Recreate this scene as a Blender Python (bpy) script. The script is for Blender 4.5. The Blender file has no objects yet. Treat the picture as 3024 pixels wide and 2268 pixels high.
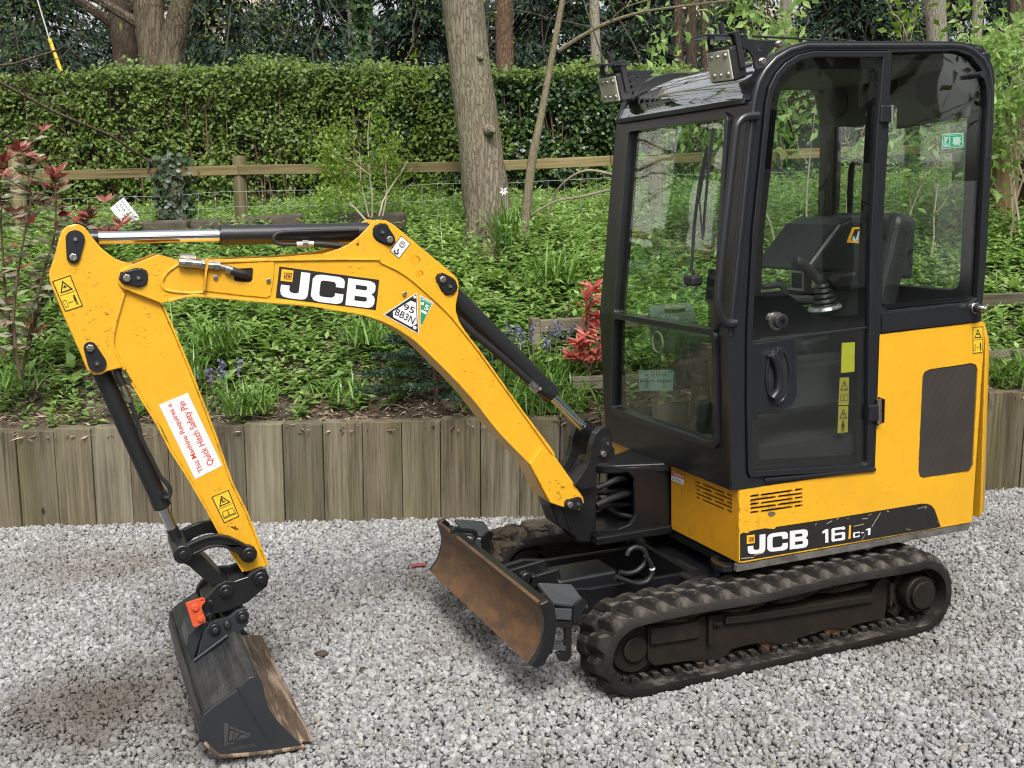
import bpy, bmesh, math, random
import numpy as np
from mathutils import Vector, Matrix, Euler, noise
from mathutils.geometry import tessellate_polygon
random.seed(7); RNG = np.random.default_rng(7)
S = bpy.context.scene
R_ = math.radians

# ------------------------------------------------------------------ camera
CAM_POS = Vector((-2.75, -4.0589, 1.8304))
YAW, PITCH, ROLL = 0.37719036, -0.16734568, -0.0418609
FOC = 3316.32                      # focal length in pixels of the 3024 px wide photograph
_f = Vector((math.sin(YAW)*math.cos(PITCH), math.cos(YAW)*math.cos(PITCH), math.sin(PITCH)))
_r0 = _f.cross(Vector((0, 0, 1))).normalized(); _u0 = _r0.cross(_f)
_r = _r0*math.cos(ROLL) + _u0*math.sin(ROLL); _u = _u0*math.cos(ROLL) - _r0*math.sin(ROLL)
cam_d = bpy.data.cameras.new('camera'); cam = bpy.data.objects.new('camera', cam_d)
S.collection.objects.link(cam)
cam.matrix_world = Matrix(((_r.x, _u.x, -_f.x, CAM_POS.x), (_r.y, _u.y, -_f.y, CAM_POS.y), (_r.z, _u.z, -_f.z, CAM_POS.z), (0, 0, 0, 1)))
cam_d.angle = 2*math.atan(1512/FOC); cam_d.clip_start = 0.05; cam_d.clip_end = 2000
S.camera = cam
UP = Vector((0.0341, -0.0351, 0.9988)).normalized()   # plumb line (the drive falls gently to the left)

# ------------------------------------------------------------------ overcast daylight
SUN_EL, SUN_AZ = R_(52), R_(190)       # azimuth: direction towards the sun, from +Y clockwise
w = bpy.data.worlds.new('World'); S.world = w; w.use_nodes = True
nt = w.node_tree; nt.nodes.clear()
sky = nt.nodes.new('ShaderNodeTexSky'); sky.sky_type = 'NISHITA'; sky.sun_disc = False
sky.sun_elevation = SUN_EL; sky.sun_rotation = SUN_AZ; sky.air_density = 1.0; sky.dust_density = 6.0; sky.ozone_density = 1.0
hs = nt.nodes.new('ShaderNodeHueSaturation'); hs.inputs['Saturation'].default_value = 0.22
bgn = nt.nodes.new('ShaderNodeBackground'); bgn.inputs['Strength'].default_value = 0.15
wo = nt.nodes.new('ShaderNodeOutputWorld')
nt.links.new(sky.outputs[0], hs.inputs['Color']); nt.links.new(hs.outputs[0], bgn.inputs[0]); nt.links.new(bgn.outputs[0], wo.inputs[0])
sun_d = bpy.data.lights.new('sun', 'SUN'); sun_d.energy = 1.5; sun_d.angle = R_(20); sun_d.color = (1, 0.97, 0.92)
sun = bpy.data.objects.new('sun', sun_d); S.collection.objects.link(sun)
sd = Vector((math.sin(SUN_AZ)*math.cos(SUN_EL), math.cos(SUN_AZ)*math.cos(SUN_EL), math.sin(SUN_EL)))
sun.rotation_euler = sd.to_track_quat('Z', 'Y').to_euler()
S.view_settings.view_transform = 'Standard'; S.view_settings.look = 'None'
S.view_settings.exposure = 0.75; S.view_settings.gamma = 1.0
S.cycles.max_bounces = 10; S.cycles.transparent_max_bounces = 24
S.cycles.filter_width = 1.1; S.cycles.caustics_reflective = False; S.cycles.caustics_refractive = False

# ------------------------------------------------------------------ measuring helpers
def _ray(px, py):
    return _r*((px-1512)/FOC) - _u*((py-1134)/FOC) + _f
def at(px, py, Y):
    d = _ray(px, py); return CAM_POS + d*((Y-CAM_POS.y)/d.y)
def atx(px, py, X):
    d = _ray(px, py); return CAM_POS + d*((X-CAM_POS.x)/d.x)
def atz(px, py, Z):
    d = _ray(px, py); return CAM_POS + d*((Z-CAM_POS.z)/d.z)
def att(px, py, t):
    return CAM_POS + _ray(px, py)*t
def crop(ox, oy, k):
    return lambda *pts: [(ox+x*k, oy+y*k) for x, y in pts]
C4 = crop(0, 600, .49729); C5 = crop(1000, 600, .49729); C6 = crop(1924, 600, .49729); C3 = crop(1924, 0, .49729)
C3b = crop(2074, 80, .42948); CK = crop(1600, 1200, .27125); CB = crop(1200, 1480, .31646); CH = crop(450, 1500, .22604)
C7 = crop(300, 1443, .49729); CS = crop(2100, 1400, .31646); CD = crop(800, 780, .22604); CG = crop(1750, 80, .22604)
CW = crop(1780, 780, .27125); CT = crop(2200, 1500, .31646); C0 = crop(0, 1200, .31646); CE = crop(1100, 820, .13562)
CJ = crop(2200, 680, .22604); CBK = crop(550, 2000, .31496); CNZ = crop(400, 760, .3937)
def XZ(pts, Y):
    return [(p.x, p.z) for p in (at(a, b, Y) for a, b in pts)]

# ------------------------------------------------------------------ scene helpers
COL = S.collection
def link(name, me, mat=None, parent=None, smooth=False, bev=0, seg=2):
    o = bpy.data.objects.new(name, me); COL.objects.link(o)
    if mat is not None:
        me.materials.clear(); me.materials.append(mat)
    if parent is not None: o.parent = parent
    if smooth:
        me.polygons.foreach_set('use_smooth', [True]*len(me.polygons))
    if bev:
        m = o.modifiers.new('bevel', 'BEVEL'); m.width = bev; m.segments = seg; m.limit_method = 'ANGLE'; m.angle_limit = R_(35)
        m.harden_normals = False; m.use_clamp_overlap = True
    return o
def tag(o, label, cat, group=None, kind=None):
    if label: o['label'] = label
    if cat: o['category'] = cat
    if group: o['group'] = group
    if kind: o['kind'] = kind
    return o
def empty(name, loc=(0, 0, 0), parent=None):
    o = bpy.data.objects.new(name, None); COL.objects.link(o); o.location = loc; o.empty_display_size = .1
    if parent is not None: o.parent = parent
    return o
def mesh(vs, fs):
    me = bpy.data.meshes.new('m'); me.from_pydata([tuple(v) for v in vs], [], fs); me.update(); return me
class MB:
    """collects shapes into one mesh"""
    def __init__(s): s.v = []; s.f = []
    def add(s, vs, fs):
        n = len(s.v); s.v += [tuple(v) for v in vs]; s.f += [tuple(i+n for i in f) for f in fs]; return s
    def box(s, c, d, M=None):
        x, y, z = d[0]/2, d[1]/2, d[2]/2
        vs = [Vector((a*x, b*y, e*z)) for a in (-1, 1) for b in (-1, 1) for e in (-1, 1)]
        if M is not None: vs = [M @ v for v in vs]
        return s.add([v+Vector(c) for v in vs], [(0, 1, 3, 2), (4, 6, 7, 5), (0, 4, 5, 1), (2, 3, 7, 6), (0, 2, 6, 4), (1, 5, 7, 3)])
    def cyl(s, p0, p1, r0, r1=None, n=20, caps=True):
        p0, p1 = Vector(p0), Vector(p1); r1 = r0 if r1 is None else r1
        d = (p1-p0).normalized(); a = d.orthogonal().normalized(); b = d.cross(a)
        vs = []
        for p, r in ((p0, r0), (p1, r1)):
            vs += [p + (a*math.cos(2*math.pi*i/n) + b*math.sin(2*math.pi*i/n))*r for i in range(n)]
        fs = [(i, (i+1) % n, n+(i+1) % n, n+i) for i in range(n)]
        if caps: fs += [tuple(range(n-1, -1, -1)), tuple(range(n, 2*n))]
        return s.add(vs, fs)
    def tube(s, path, r, n=8, caps=True):
        path = [Vector(p) for p in path]; m = len(path)
        rs = r if isinstance(r, (list, tuple)) else [r]*m
        t0 = (path[1]-path[0]).normalized(); a = t0.orthogonal().normalized(); vs = []
        for i, p in enumerate(path):
            t = (path[min(i+1, m-1)]-path[max(i-1, 0)]).normalized()
            a = (a - t*a.dot(t)).normalized(); b = t.cross(a)
            vs += [p + (a*math.cos(2*math.pi*j/n) + b*math.sin(2*math.pi*j/n))*rs[i] for j in range(n)]
        fs = [(i*n+j, i*n+(j+1) % n, (i+1)*n+(j+1) % n, (i+1)*n+j) for i in range(m-1) for j in range(n)]
        if caps: fs += [tuple(range(n-1, -1, -1)), tuple(range((m-1)*n, m*n))]
        return s.add(vs, fs)
    def plate(s, outer, y0, y1, holes=()):
        """outline in (x, z), extruded from y0 to y1, with holes"""
        loops = [list(outer)] + [list(h) for h in holes]
        vl = [[Vector((x, z, 0)) for x, z in l] for l in loops]
        tris = tessellate_polygon(vl)
        flat = [p for l in loops for p in l]; n = len(flat)
        vs = [(x, y0, z) for x, z in flat] + [(x, y1, z) for x, z in flat]
        fs = [tuple(t) for t in tris] + [tuple(i+n for i in reversed(t)) for t in tris]
        k = 0
        for l in loops:
            m = len(l); fs += [(k+i, k+(i+1) % m, n+k+(i+1) % m, n+k+i) for i in range(m)]; k += m
        return s.add(vs, fs)
    def sheet(s, pts, d):
        """polygon in space, thickened by the vector d"""
        pts = [Vector(p) for p in pts]; d = Vector(d); n = len(pts)
        return s.add(pts + [p+d for p in pts], [tuple(range(n)), tuple(range(2*n-1, n-1, -1))] + [(i, n+i, n+(i+1) % n, (i+1) % n) for i in range(n)])
    def ribbon(s, path, y0, y1, th, inward=1):
        """strip following an (x, z) path, from y0 to y1, th thick"""
        m = len(path); off = []
        for i in range(m):
            a = Vector(path[max(i-1, 0)]); b = Vector(path[min(i+1, m-1)]); t = (b-a).normalized()
            off.append(Vector(path[i]) + Vector((-t.y, t.x))*th*inward)
        vs = []
        for (x, z), q in zip(path, off):
            vs += [(x, y0, z), (x, y1, z), (q.x, y1, q.y), (q.x, y0, q.y)]
        fs = [(4*i+j, 4*i+(j+1) % 4, 4*i+4+(j+1) % 4, 4*i+4+j) for i in range(m-1) for j in range(4)]
        fs += [(3, 2, 1, 0), (4*m-4, 4*m-3, 4*m-2, 4*m-1)]
        return s.add(vs, fs)
    def build(s, name, mat, parent=None, smooth=False, bev=0, seg=2, fix=True):
        me = mesh(s.v, s.f)
        if fix:
            bm = bmesh.new(); bm.from_mesh(me); bmesh.ops.recalc_face_normals(bm, faces=bm.faces); bm.to_mesh(me); bm.free()
        o = link(name, me, mat, parent, False, bev, seg)
        if smooth: smooth_by_angle(me)
        return o
def smooth_by_angle(me, ang=40):
    bm = bmesh.new(); bm.from_mesh(me)
    for e in bm.edges:
        e.smooth = not (len(e.link_faces) == 2 and e.calc_face_angle(0) > R_(ang))
    for f in bm.faces: f.smooth = True
    bm.to_mesh(me); bm.free()
def arc(cx, cz, r, a0, a1, n=10):
    return [(cx + r*math.cos(R_(a0+(a1-a0)*i/n)), cz + r*math.sin(R_(a0+(a1-a0)*i/n))) for i in range(n+1)]
def rrect(x0, z0, x1, z1, r, n=5):
    return arc(x1-r, z1-r, r, 0, 90, n) + arc(x0+r, z1-r, r, 90, 180, n) + arc(x0+r, z0+r, r, 180, 270, n) + arc(x1-r, z0+r, r, 270, 360, n)
def hull2(c0, r0, c1, r1, n=10):
    """teardrop outline round two circles"""
    c0, c1 = Vector(c0), Vector(c1); d = c1-c0; L = d.length; a = math.atan2(d.y, d.x); b = math.acos(max(-1, min(1, (r0-r1)/L)))
    o = [(c0.x + r0*math.cos(a+b+(2*math.pi-2*b)*i/n), c0.y + r0*math.sin(a+b+(2*math.pi-2*b)*i/n)) for i in range(n+1)]
    return o + [(c1.x + r1*math.cos(a-b+(2*b)*i/n), c1.y + r1*math.sin(a-b+(2*b)*i/n)) for i in range(n+1)]
def smooth_path(pts, n=6):
    """Catmull-Rom through points"""
    pts = [Vector(p) for p in pts]; out = []
    for i in range(len(pts)-1):
        p0 = pts[max(i-1, 0)]; p1 = pts[i]; p2 = pts[i+1]; p3 = pts[min(i+2, len(pts)-1)]
        for k in range(n):
            t = k/n
            out.append(.5*((2*p1) + (p2-p0)*t + (2*p0-5*p1+4*p2-p3)*t*t + (3*p1-p0-3*p2+p3)*t*t*t))
    return out + [pts[-1]]
def xzsmooth(pts, n=4):
    return [(v.x, v.y) for v in smooth_path([Vector((a, b)) for a, b in pts], n)]

# ------------------------------------------------------------------ materials
def newmat(name):
    m = bpy.data.materials.new(name); m.use_nodes = True
    return m, m.node_tree, m.node_tree.nodes['Principled BSDF']
def N(nt, typ, **kw):
    n = nt.nodes.new(typ)
    for k, v in kw.items():
        if k in n.inputs: n.inputs[k].default_value = v
        else: setattr(n, k, v)
    return n
def ramp(nt, src, stops):
    r = nt.nodes.new('ShaderNodeValToRGB'); e = r.color_ramp.elements
    while len(e) < len(stops): e.new(.5)
    for el, (p, c) in zip(e, stops): el.position = p; el.color = (*c, 1) if len(c) == 3 else c
    nt.links.new(src, r.inputs[0]); return r.outputs[0]
def mixc(nt, fac, a, b, mode='MIX'):
    m = nt.nodes.new('ShaderNodeMix'); m.data_type = 'RGBA'; m.blend_type = mode
    for sock, val in ((0, fac), (6, a), (7, b)):
        if hasattr(val, 'default_value') or hasattr(val, 'links'): nt.links.new(val, m.inputs[sock])
        else: m.inputs[sock].default_value = val if sock == 0 else (*val, 1)
    return m.outputs[2]
def texc(nt, scale=(1, 1, 1), rot=(0, 0, 0), kind='Object'):
    t = nt.nodes.new('ShaderNodeTexCoord'); mp = nt.nodes.new('ShaderNodeMapping')
    mp.inputs['Scale'].default_value = scale; mp.inputs['Rotation'].default_value = rot
    nt.links.new(t.outputs[kind], mp.inputs[0]); return mp.outputs[0]
def noi(nt, vec, scale, detail=4, rough=.55, dist=0):
    n = N(nt, 'ShaderNodeTexNoise', Scale=scale, Detail=detail, Roughness=rough, Distortion=dist)
    nt.links.new(vec, n.inputs['Vector']); return n.outputs[0]
def bump(nt, bs, h, strength=.3, dist=.01):
    b = N(nt, 'ShaderNodeBump', Strength=strength, Distance=dist); nt.links.new(h, b.inputs['Height']); nt.links.new(b.outputs[0], bs.inputs['Normal'])
def simple(name, col, rough=.5, metal=0, spec=.5, vary=.0, vscale=8, bumpy=0, bscale=60, coat=0, rvar=0):
    m, t, b = newmat(name); b.inputs['Base Color'].default_value = (*col, 1); b.inputs['Roughness'].default_value = rough
    b.inputs['Metallic'].default_value = metal; b.inputs['Specular IOR Level'].default_value = spec; b.inputs['Coat Weight'].default_value = coat
    v = texc(t)
    if vary:
        n = noi(t, v, vscale, 6, .65)
        lo = tuple(c*(1-vary) for c in col); hi = tuple(min(1, c*(1+vary)) for c in col)
        t.links.new(ramp(t, n, [(.3, lo), (.7, hi)]), b.inputs['Base Color'])
    if rvar:
        n2 = noi(t, v, vscale*2.3, 5); mr = N(t, 'ShaderNodeMapRange'); t.links.new(n2, mr.inputs[0])
        mr.inputs[1].default_value = .3; mr.inputs[2].default_value = .7; mr.inputs[3].default_value = rough-rvar; mr.inputs[4].default_value = rough+rvar
        t.links.new(mr.outputs[0], b.inputs['Roughness'])
    if bumpy: bump(t, b, noi(t, v, bscale, 5), bumpy)
    return m
def paint(name, col, dirt=(.10, .06, .025), amount=.35, rough=.34, chips=(.05, .035, .02), streak=True, edge=0):
    """worn machine paint: faint grime, small chips, uneven gloss"""
    m, t, b = newmat(name); v = texc(t); b.inputs['Coat Weight'].default_value = .28; b.inputs['Coat Roughness'].default_value = .16
    big = noi(t, v, 2.3, 6, .7); fine = noi(t, texc(t, (1, 1, .25)), 26, 7, .75)
    c = mixc(t, ramp(t, big, [(.45, (0, 0, 0)), (.85, (amount,)*3)]), col, tuple(a*.55+d*.45 for a, d in zip(col, dirt)))
    if streak: c = mixc(t, ramp(t, fine, [(.60, (0, 0, 0)), (.80, (amount,)*3)]), c, dirt)
    spots = noi(t, v, 55, 3, .5)
    sp2 = noi(t, v, 6, 2)
    mm = N(t, 'ShaderNodeMath', operation='MULTIPLY'); t.links.new(ramp(t, spots, [(.73, (0, 0, 0)), (.76, (1, 1, 1))]), mm.inputs[0]); t.links.new(ramp(t, sp2, [(.52, (0, 0, 0)), (.66, (1, 1, 1))]), mm.inputs[1])
    c = mixc(t, mm.outputs[0], c, chips)
    if edge:
        bv = N(t, 'ShaderNodeBevel', Radius=edge); bv.samples = 4; g = N(t, 'ShaderNodeNewGeometry'); dt = N(t, 'ShaderNodeVectorMath', operation='DOT_PRODUCT'); t.links.new(bv.outputs[0], dt.inputs[0]); t.links.new(g.outputs['Normal'], dt.inputs[1])
        e1 = N(t, 'ShaderNodeMath', operation='MULTIPLY'); t.links.new(ramp(t, dt.outputs['Value'], [(.86, (1, 1, 1)), (.985, (0, 0, 0))]), e1.inputs[0]); t.links.new(ramp(t, noi(t, v, 21, 6, .75), [(.50, (0, 0, 0)), (.58, (1, 1, 1))]), e1.inputs[1])
        c = mixc(t, e1.outputs[0], c, chips)
    t.links.new(c, b.inputs['Base Color'])
    mr = N(t, 'ShaderNodeMapRange'); t.links.new(fine, mr.inputs[0]); mr.inputs[3].default_value = rough-.08; mr.inputs[4].default_value = rough+.22
    t.links.new(mr.outputs[0], b.inputs['Roughness'])
    bump(t, b, noi(t, v, 9, 3), .06, .02)
    return m
def rubberish(name, col, dust, amount=.6, scale=14, rough=.8, bumpy=.4, side=.10, rust=None):
    m, t, b = newmat(name); v = texc(t)
    n = noi(t, v, scale, 8, .7); n2 = noi(t, v, scale*.3, 4)
    g = N(t, 'ShaderNodeNewGeometry'); sx = N(t, 'ShaderNodeSeparateXYZ'); t.links.new(g.outputs['Normal'], sx.inputs[0])
    up = ramp(t, sx.outputs[2], [(.55, (side,)*3), (.93, (1,)*3)])
    f1 = ramp(t, n, [(.46, (0, 0, 0)), (.62, (amount,)*3)])
    mm = N(t, 'ShaderNodeMath', operation='MULTIPLY'); t.links.new(f1, mm.inputs[0]); t.links.new(up, mm.inputs[1])
    base = mixc(t, ramp(t, n2, [(.35, (0, 0, 0)), (.7, (.8,)*3)]), col, tuple(a*.6+d*.15 for a, d in zip(col, dust)))
    if rust:
        dr_ = noi(t, texc(t, (40, 40, 2.5)), 1.0, 5, .7); base = mixc(t, ramp(t, dr_, [(.56, (0, 0, 0)), (.70, (.55,)*3)]), base, tuple(x*2.2 for x in rust)); base = mixc(t, ramp(t, noi(t, v, 7, 7, .75), [(.42, (0, 0, 0)), (.66, (.9,)*3)]), base, rust)
    t.links.new(mixc(t, mm.outputs[0], base, dust), b.inputs['Base Color']); b.inputs['Roughness'].default_value = rough; b.inputs['Specular IOR Level'].default_value = .22
    bump(t, b, n, bumpy, .01); return m
def glassmat(name, tint, f0=.045, boost=1.0, rough=.012):
    """thin pane: sees through with a tint, mirrors more at grazing angles (Schlick, same on both faces)"""
    m = bpy.data.materials.new(name); m.use_nodes = True; t = m.node_tree; t.nodes.clear()
    o = t.nodes.new('ShaderNodeOutputMaterial'); tr = N(t, 'ShaderNodeBsdfTransparent', Color=(*tint, 1))
    gl = N(t, 'ShaderNodeBsdfGlossy', Roughness=rough, Color=(1, 1, 1, 1)); g = N(t, 'ShaderNodeNewGeometry')
    dt = N(t, 'ShaderNodeVectorMath', operation='DOT_PRODUCT'); t.links.new(g.outputs['Incoming'], dt.inputs[0]); t.links.new(g.outputs['Normal'], dt.inputs[1])
    ab = N(t, 'ShaderNodeMath', operation='ABSOLUTE'); t.links.new(dt.outputs['Value'], ab.inputs[0])
    iv = N(t, 'ShaderNodeMath', operation='SUBTRACT'); iv.inputs[0].default_value = 1; t.links.new(ab.outputs[0], iv.inputs[1])
    pw = N(t, 'ShaderNodeMath', operation='POWER'); t.links.new(iv.outputs[0], pw.inputs[0]); pw.inputs[1].default_value = 5
    fr = N(t, 'ShaderNodeMath', operation='MULTIPLY_ADD'); t.links.new(pw.outputs[0], fr.inputs[0]); fr.inputs[1].default_value = (1-f0)*boost; fr.inputs[2].default_value = f0*boost; fr.use_clamp = True
    mx = t.nodes.new('ShaderNodeMixShader'); bp = N(t, 'ShaderNodeBump', Strength=.04, Distance=.02); t.links.new(noi(t, texc(t), 3.5, 2), bp.inputs['Height']); t.links.new(bp.outputs[0], gl.inputs['Normal'])
    t.links.new(fr.outputs[0], mx.inputs[0]); t.links.new(tr.outputs[0], mx.inputs[1]); t.links.new(gl.outputs[0], mx.inputs[2])
    t.links.new(mx.outputs[0], o.inputs[0]); return m
def leafmat(name, cols, rough=.45, trans=.3, spec=.4):
    """foliage: colour differs leaf by leaf, some light comes through"""
    m = bpy.data.materials.new(name); m.use_nodes = True; t = m.node_tree; b = t.nodes['Principled BSDF']; o = t.nodes['Material Output']
    g = N(t, 'ShaderNodeNewGeometry'); k = len(cols)
    c = ramp(t, g.outputs['Random Per Island'], [(i/(k-1) if k > 1 else 0, cc) for i, cc in enumerate(cols)])
    n = noi(t, texc(t), 1.6, 3); c = mixc(t, ramp(t, n, [(.3, (.0,)*3), (.75, (.35,)*3)]), c, tuple(min(1, x*1.25) for x in cols[k//2]))
    t.links.new(c, b.inputs['Base Color']); b.inputs['Roughness'].default_value = rough; b.inputs['Specular IOR Level'].default_value = spec
    tl = N(t, 'ShaderNodeBsdfTranslucent'); mx = t.nodes.new('ShaderNodeMixShader'); mx.inputs[0].default_value = trans
    hsv = N(t, 'ShaderNodeHueSaturation', Saturation=1.1, Value=1.3); t.links.new(c, hsv.inputs['Color']); t.links.new(hsv.outputs[0], tl.inputs[0])
    t.links.new(b.outputs[0], mx.inputs[1]); t.links.new(tl.outputs[0], mx.inputs[2]); t.links.new(mx.outputs[0], o.inputs[0]); return m
def woodmat(name, c1, c2, c3, scale=1.0, axis=2, rough=.85, green=None, bumpy=.25):
    """weathered timber, grain along one axis, different on every piece"""
    m, t, b = newmat(name)
    tc = t.nodes.new('ShaderNodeTexCoord'); oi = t.nodes.new('ShaderNodeObjectInfo')
    add = N(t, 'ShaderNodeVectorMath', operation='MULTIPLY_ADD'); cmb = N(t, 'ShaderNodeCombineXYZ')
    for i in range(3): t.links.new(oi.outputs['Random'], cmb.inputs[i])
    t.links.new(cmb.outputs[0], add.inputs[0]); add.inputs[1].default_value = (37, 53, 71); t.links.new(tc.outputs['Object'], add.inputs[2])
    def mapped(a, bx):
        mp = t.nodes.new('ShaderNodeMapping'); sc = [a*scale]*3; sc[axis] = bx*scale; mp.inputs['Scale'].default_value = sc; t.links.new(add.outputs[0], mp.inputs[0]); return mp.outputs[0]
    fine = noi(t, mapped(60, 1.6), 1.0, 6, .7, .3); med = noi(t, mapped(16, .7), 1.0, 5, .65, .8); big = noi(t, mapped(5, 1.3), 1.0, 4)
    c = ramp(t, med, [(.25, c1), (.48, c2), (.72, c3)])
    c = mixc(t, ramp(t, fine, [(.36, (.75,)*3), (.52, (0, 0, 0))]), c, tuple(x*.62 for x in c1))
    c = mixc(t, ramp(t, big, [(.42, (0, 0, 0)), (.72, (.45,)*3)]), c, tuple(x*1.12 for x in c3))
    tone = ramp(t, oi.outputs['Random'], [(0, (.66, .66, .68)), (.3, (.88, .85, .78)), (.6, (1.02, .99, .92)), (1, (1.2, 1.2, 1.18))])
    c = mixc(t, 1.0, c, tone, 'MULTIPLY')
    if green:
        st = noi(t, mapped(4.5, .9), 1.0, 5, .7); c = mixc(t, ramp(t, st, [(.50, (0, 0, 0)), (.74, (.6,)*3)]), c, green)
    vo = N(t, 'ShaderNodeTexVoronoi', Scale=1.0); t.links.new(mapped(6.5, 3.6), vo.inputs['Vector'])
    sp = N(t, 'ShaderNodeSeparateColor'); t.links.new(vo.outputs['Color'], sp.inputs[0])
    kn = N(t, 'ShaderNodeMath', operation='MULTIPLY'); t.links.new(ramp(t, vo.outputs['Distance'], [(.06, (1, 1, 1)), (.12, (0, 0, 0))]), kn.inputs[0]); t.links.new(ramp(t, sp.outputs[0], [(.45, (0, 0, 0)), (.5, (1, 1, 1))]), kn.inputs[1])
    c = mixc(t, kn.outputs[0], c, tuple(x*.45 for x in c1))
    t.links.new(c, b.inputs['Base Color']); b.inputs['Roughness'].default_value = rough; b.inputs['Specular IOR Level'].default_value = .2
    hh = N(t, 'ShaderNodeMath', operation='ADD'); t.links.new(fine, hh.inputs[0]); t.links.new(med, hh.inputs[1]); bump(t, b, hh.outputs[0], bumpy, .006); return m
def barkmat(name, c1, c2, scale=1.0, strength=.9, moss=None):
    m, t, b = newmat(name); v = texc(t, (9*scale, 9*scale, 1.7*scale))
    vo = N(t, 'ShaderNodeTexVoronoi', feature='DISTANCE_TO_EDGE', Scale=4.2)
    dis = noi(t, v, 1.3, 5); dv = N(t, 'ShaderNodeVectorMath', operation='MULTIPLY_ADD'); t.links.new(dis, dv.inputs[0]); dv.inputs[1].default_value = (1.4,)*3; t.links.new(v, dv.inputs[2]); t.links.new(dv.outputs[0], vo.inputs['Vector'])
    n = noi(t, v, 3.5, 8, .7); n2 = noi(t, texc(t), 2.1, 4)
    crack = ramp(t, vo.outputs[0], [(.0, (0, 0, 0)), (.16, (1, 1, 1))])
    c = mixc(t, n, c1, c2); c = mixc(t, crack, tuple(x*.80 for x in c1), c)
    c = mixc(t, ramp(t, n2, [(.4, (0, 0, 0)), (.7, (.6,)*3)]), c, moss or tuple(x*.7 for x in c2))
    t.links.new(c, b.inputs['Base Color']); b.inputs['Roughness'].default_value = .95; b.inputs['Specular IOR Level'].default_value = .15
    hh = N(t, 'ShaderNodeMath', operation='MULTIPLY_ADD'); t.links.new(crack, hh.inputs[0]); hh.inputs[1].default_value = 1.0; t.links.new(n, hh.inputs[2])
    bump(t, b, hh.outputs[0], strength, .018); return m

YEL = paint('yellow_paint', (.71, .368, .016), dirt=(.15, .07, .018), amount=.42, edge=.007)
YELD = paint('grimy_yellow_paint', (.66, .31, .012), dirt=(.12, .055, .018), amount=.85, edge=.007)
BLK = paint('black_paint', (.0065, .007, .0085), dirt=(.05, .045, .04), amount=.22, rough=.30, chips=(.05, .05, .05), streak=False)
GRY = paint('dark_grey_paint', (.011, .012, .0155), dirt=(.06, .055, .05), amount=.22, rough=.30, chips=(.06, .06, .06), streak=False)
BLKM = simple('matt_black_plastic', (.016, .016, .018), .55, vary=.25, rvar=.1)
RUB = rubberish('track_rubber', (.009, .0085, .008), (.17, .15, .125), .62, 16, .75, .4, .04)
STEELD = rubberish('grimy_track_frame', (.012, .011, .010), (.06, .042, .027), .5, 22, .5, .25, .2, (.019, .0145, .0105))
RUST = simple('rusty_steel', (.10, .045, .02), .8, vary=.5, vscale=20, bumpy=.3)
HOSE = simple('hydraulic_hose', (.012, .012, .013), .5, bumpy=.15, bscale=200)
CHROME = simple('chrome_rod', (.75, .76, .78), .09, metal=1)
ZINC = simple('zinc_plate', (.52, .50, .46), .32, metal=1, vary=.2, vscale=60, rvar=.1)
GLASS = glassmat('tinted_glass', (.94, .97, .955), .06, 1.45)
GLASSF = glassmat('windscreen_glass', (.88, .945, .912), .05, 1.25)
GLASSR = glassmat('roof_glass', (.66, .72, .68), .27, 1.7)
RIMB = simple('glass_border_black', (.004, .004, .005), .12)
INT = simple('cab_plastic', (.022, .025, .025), .6, vary=.15)
LINER = simple('roof_lining', (.17, .18, .155), .85, vary=.1)
SEATM = simple('black_vinyl', (.013, .017, .017), .42, vary=.3, vscale=6, bumpy=.9, bscale=6)
WHITE = simple('white_print', (.68, .68, .69), .45)
PRINT = simple('black_print', (.018, .017, .016), .4, vary=.2, vscale=30)
YDEC = simple('yellow_print', (.72, .48, .03), .4)
ODEC = simple('logo_amber', (.85, .42, .03), .4)
REDP = simple('red_print', (.62, .06, .03), .5)
GRN = simple('green_print', (.02, .24, .10), .45)
TEALW = simple('pale_teal_sticker', (.30, .45, .40), .5)
ORG = paint('orange_red_paint', (.62, .085, .025), dirt=(.2, .05, .03), amount=.4, rough=.5)
LENS = glassmat('lamp_lens', (.95, .96, .93))

# ================================================================== SETTING
PA = Vector((-.381, 1.692)); PC = Vector((2.393, .798))
DL = Vector((-.897, .441)).normalized(); DR = (PC-PA).normalized()
NL = Vector((.441, .897)).normalized(); NR = Vector((-DR.y, DR.x))
def vdist(x, y):
    return min(NL.x*(x-PA.x)+NL.y*(y-PA.y), NR.x*(x-PA.x)+NR.y*(y-PA.y))
PV = [-.2, 0, .3, .6, 1.2, 2.0, 2.6, 4.5, 9, 40, 300]; PZ = [.50, .53, .61, .76, 1.10, 1.45, 1.55, 1.72, 1.95, 2.4, 3.0]
def bank_z(x, y, rough=True):
    v = vdist(x, y); z = float(np.interp(v, PV, PZ))
    if rough: z += (noise.noise((x*1.3, y*1.3, 0))*.07 + noise.noise((x*4, y*4, 3))*.025)*min(1, max(0, v*2.2))
    return z
def atv(px, py, v):
    """point of the pixel's ray on the upright surface v metres behind the retaining wall"""
    d = _ray(px, py); best = None
    for n in (NL, NR):
        den = n.x*d.x+n.y*d.y
        t = (v - (n.x*(CAM_POS.x-PA.x)+n.y*(CAM_POS.y-PA.y)))/den
        if best is None or t > best: best = t
    return CAM_POS + d*best

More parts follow.
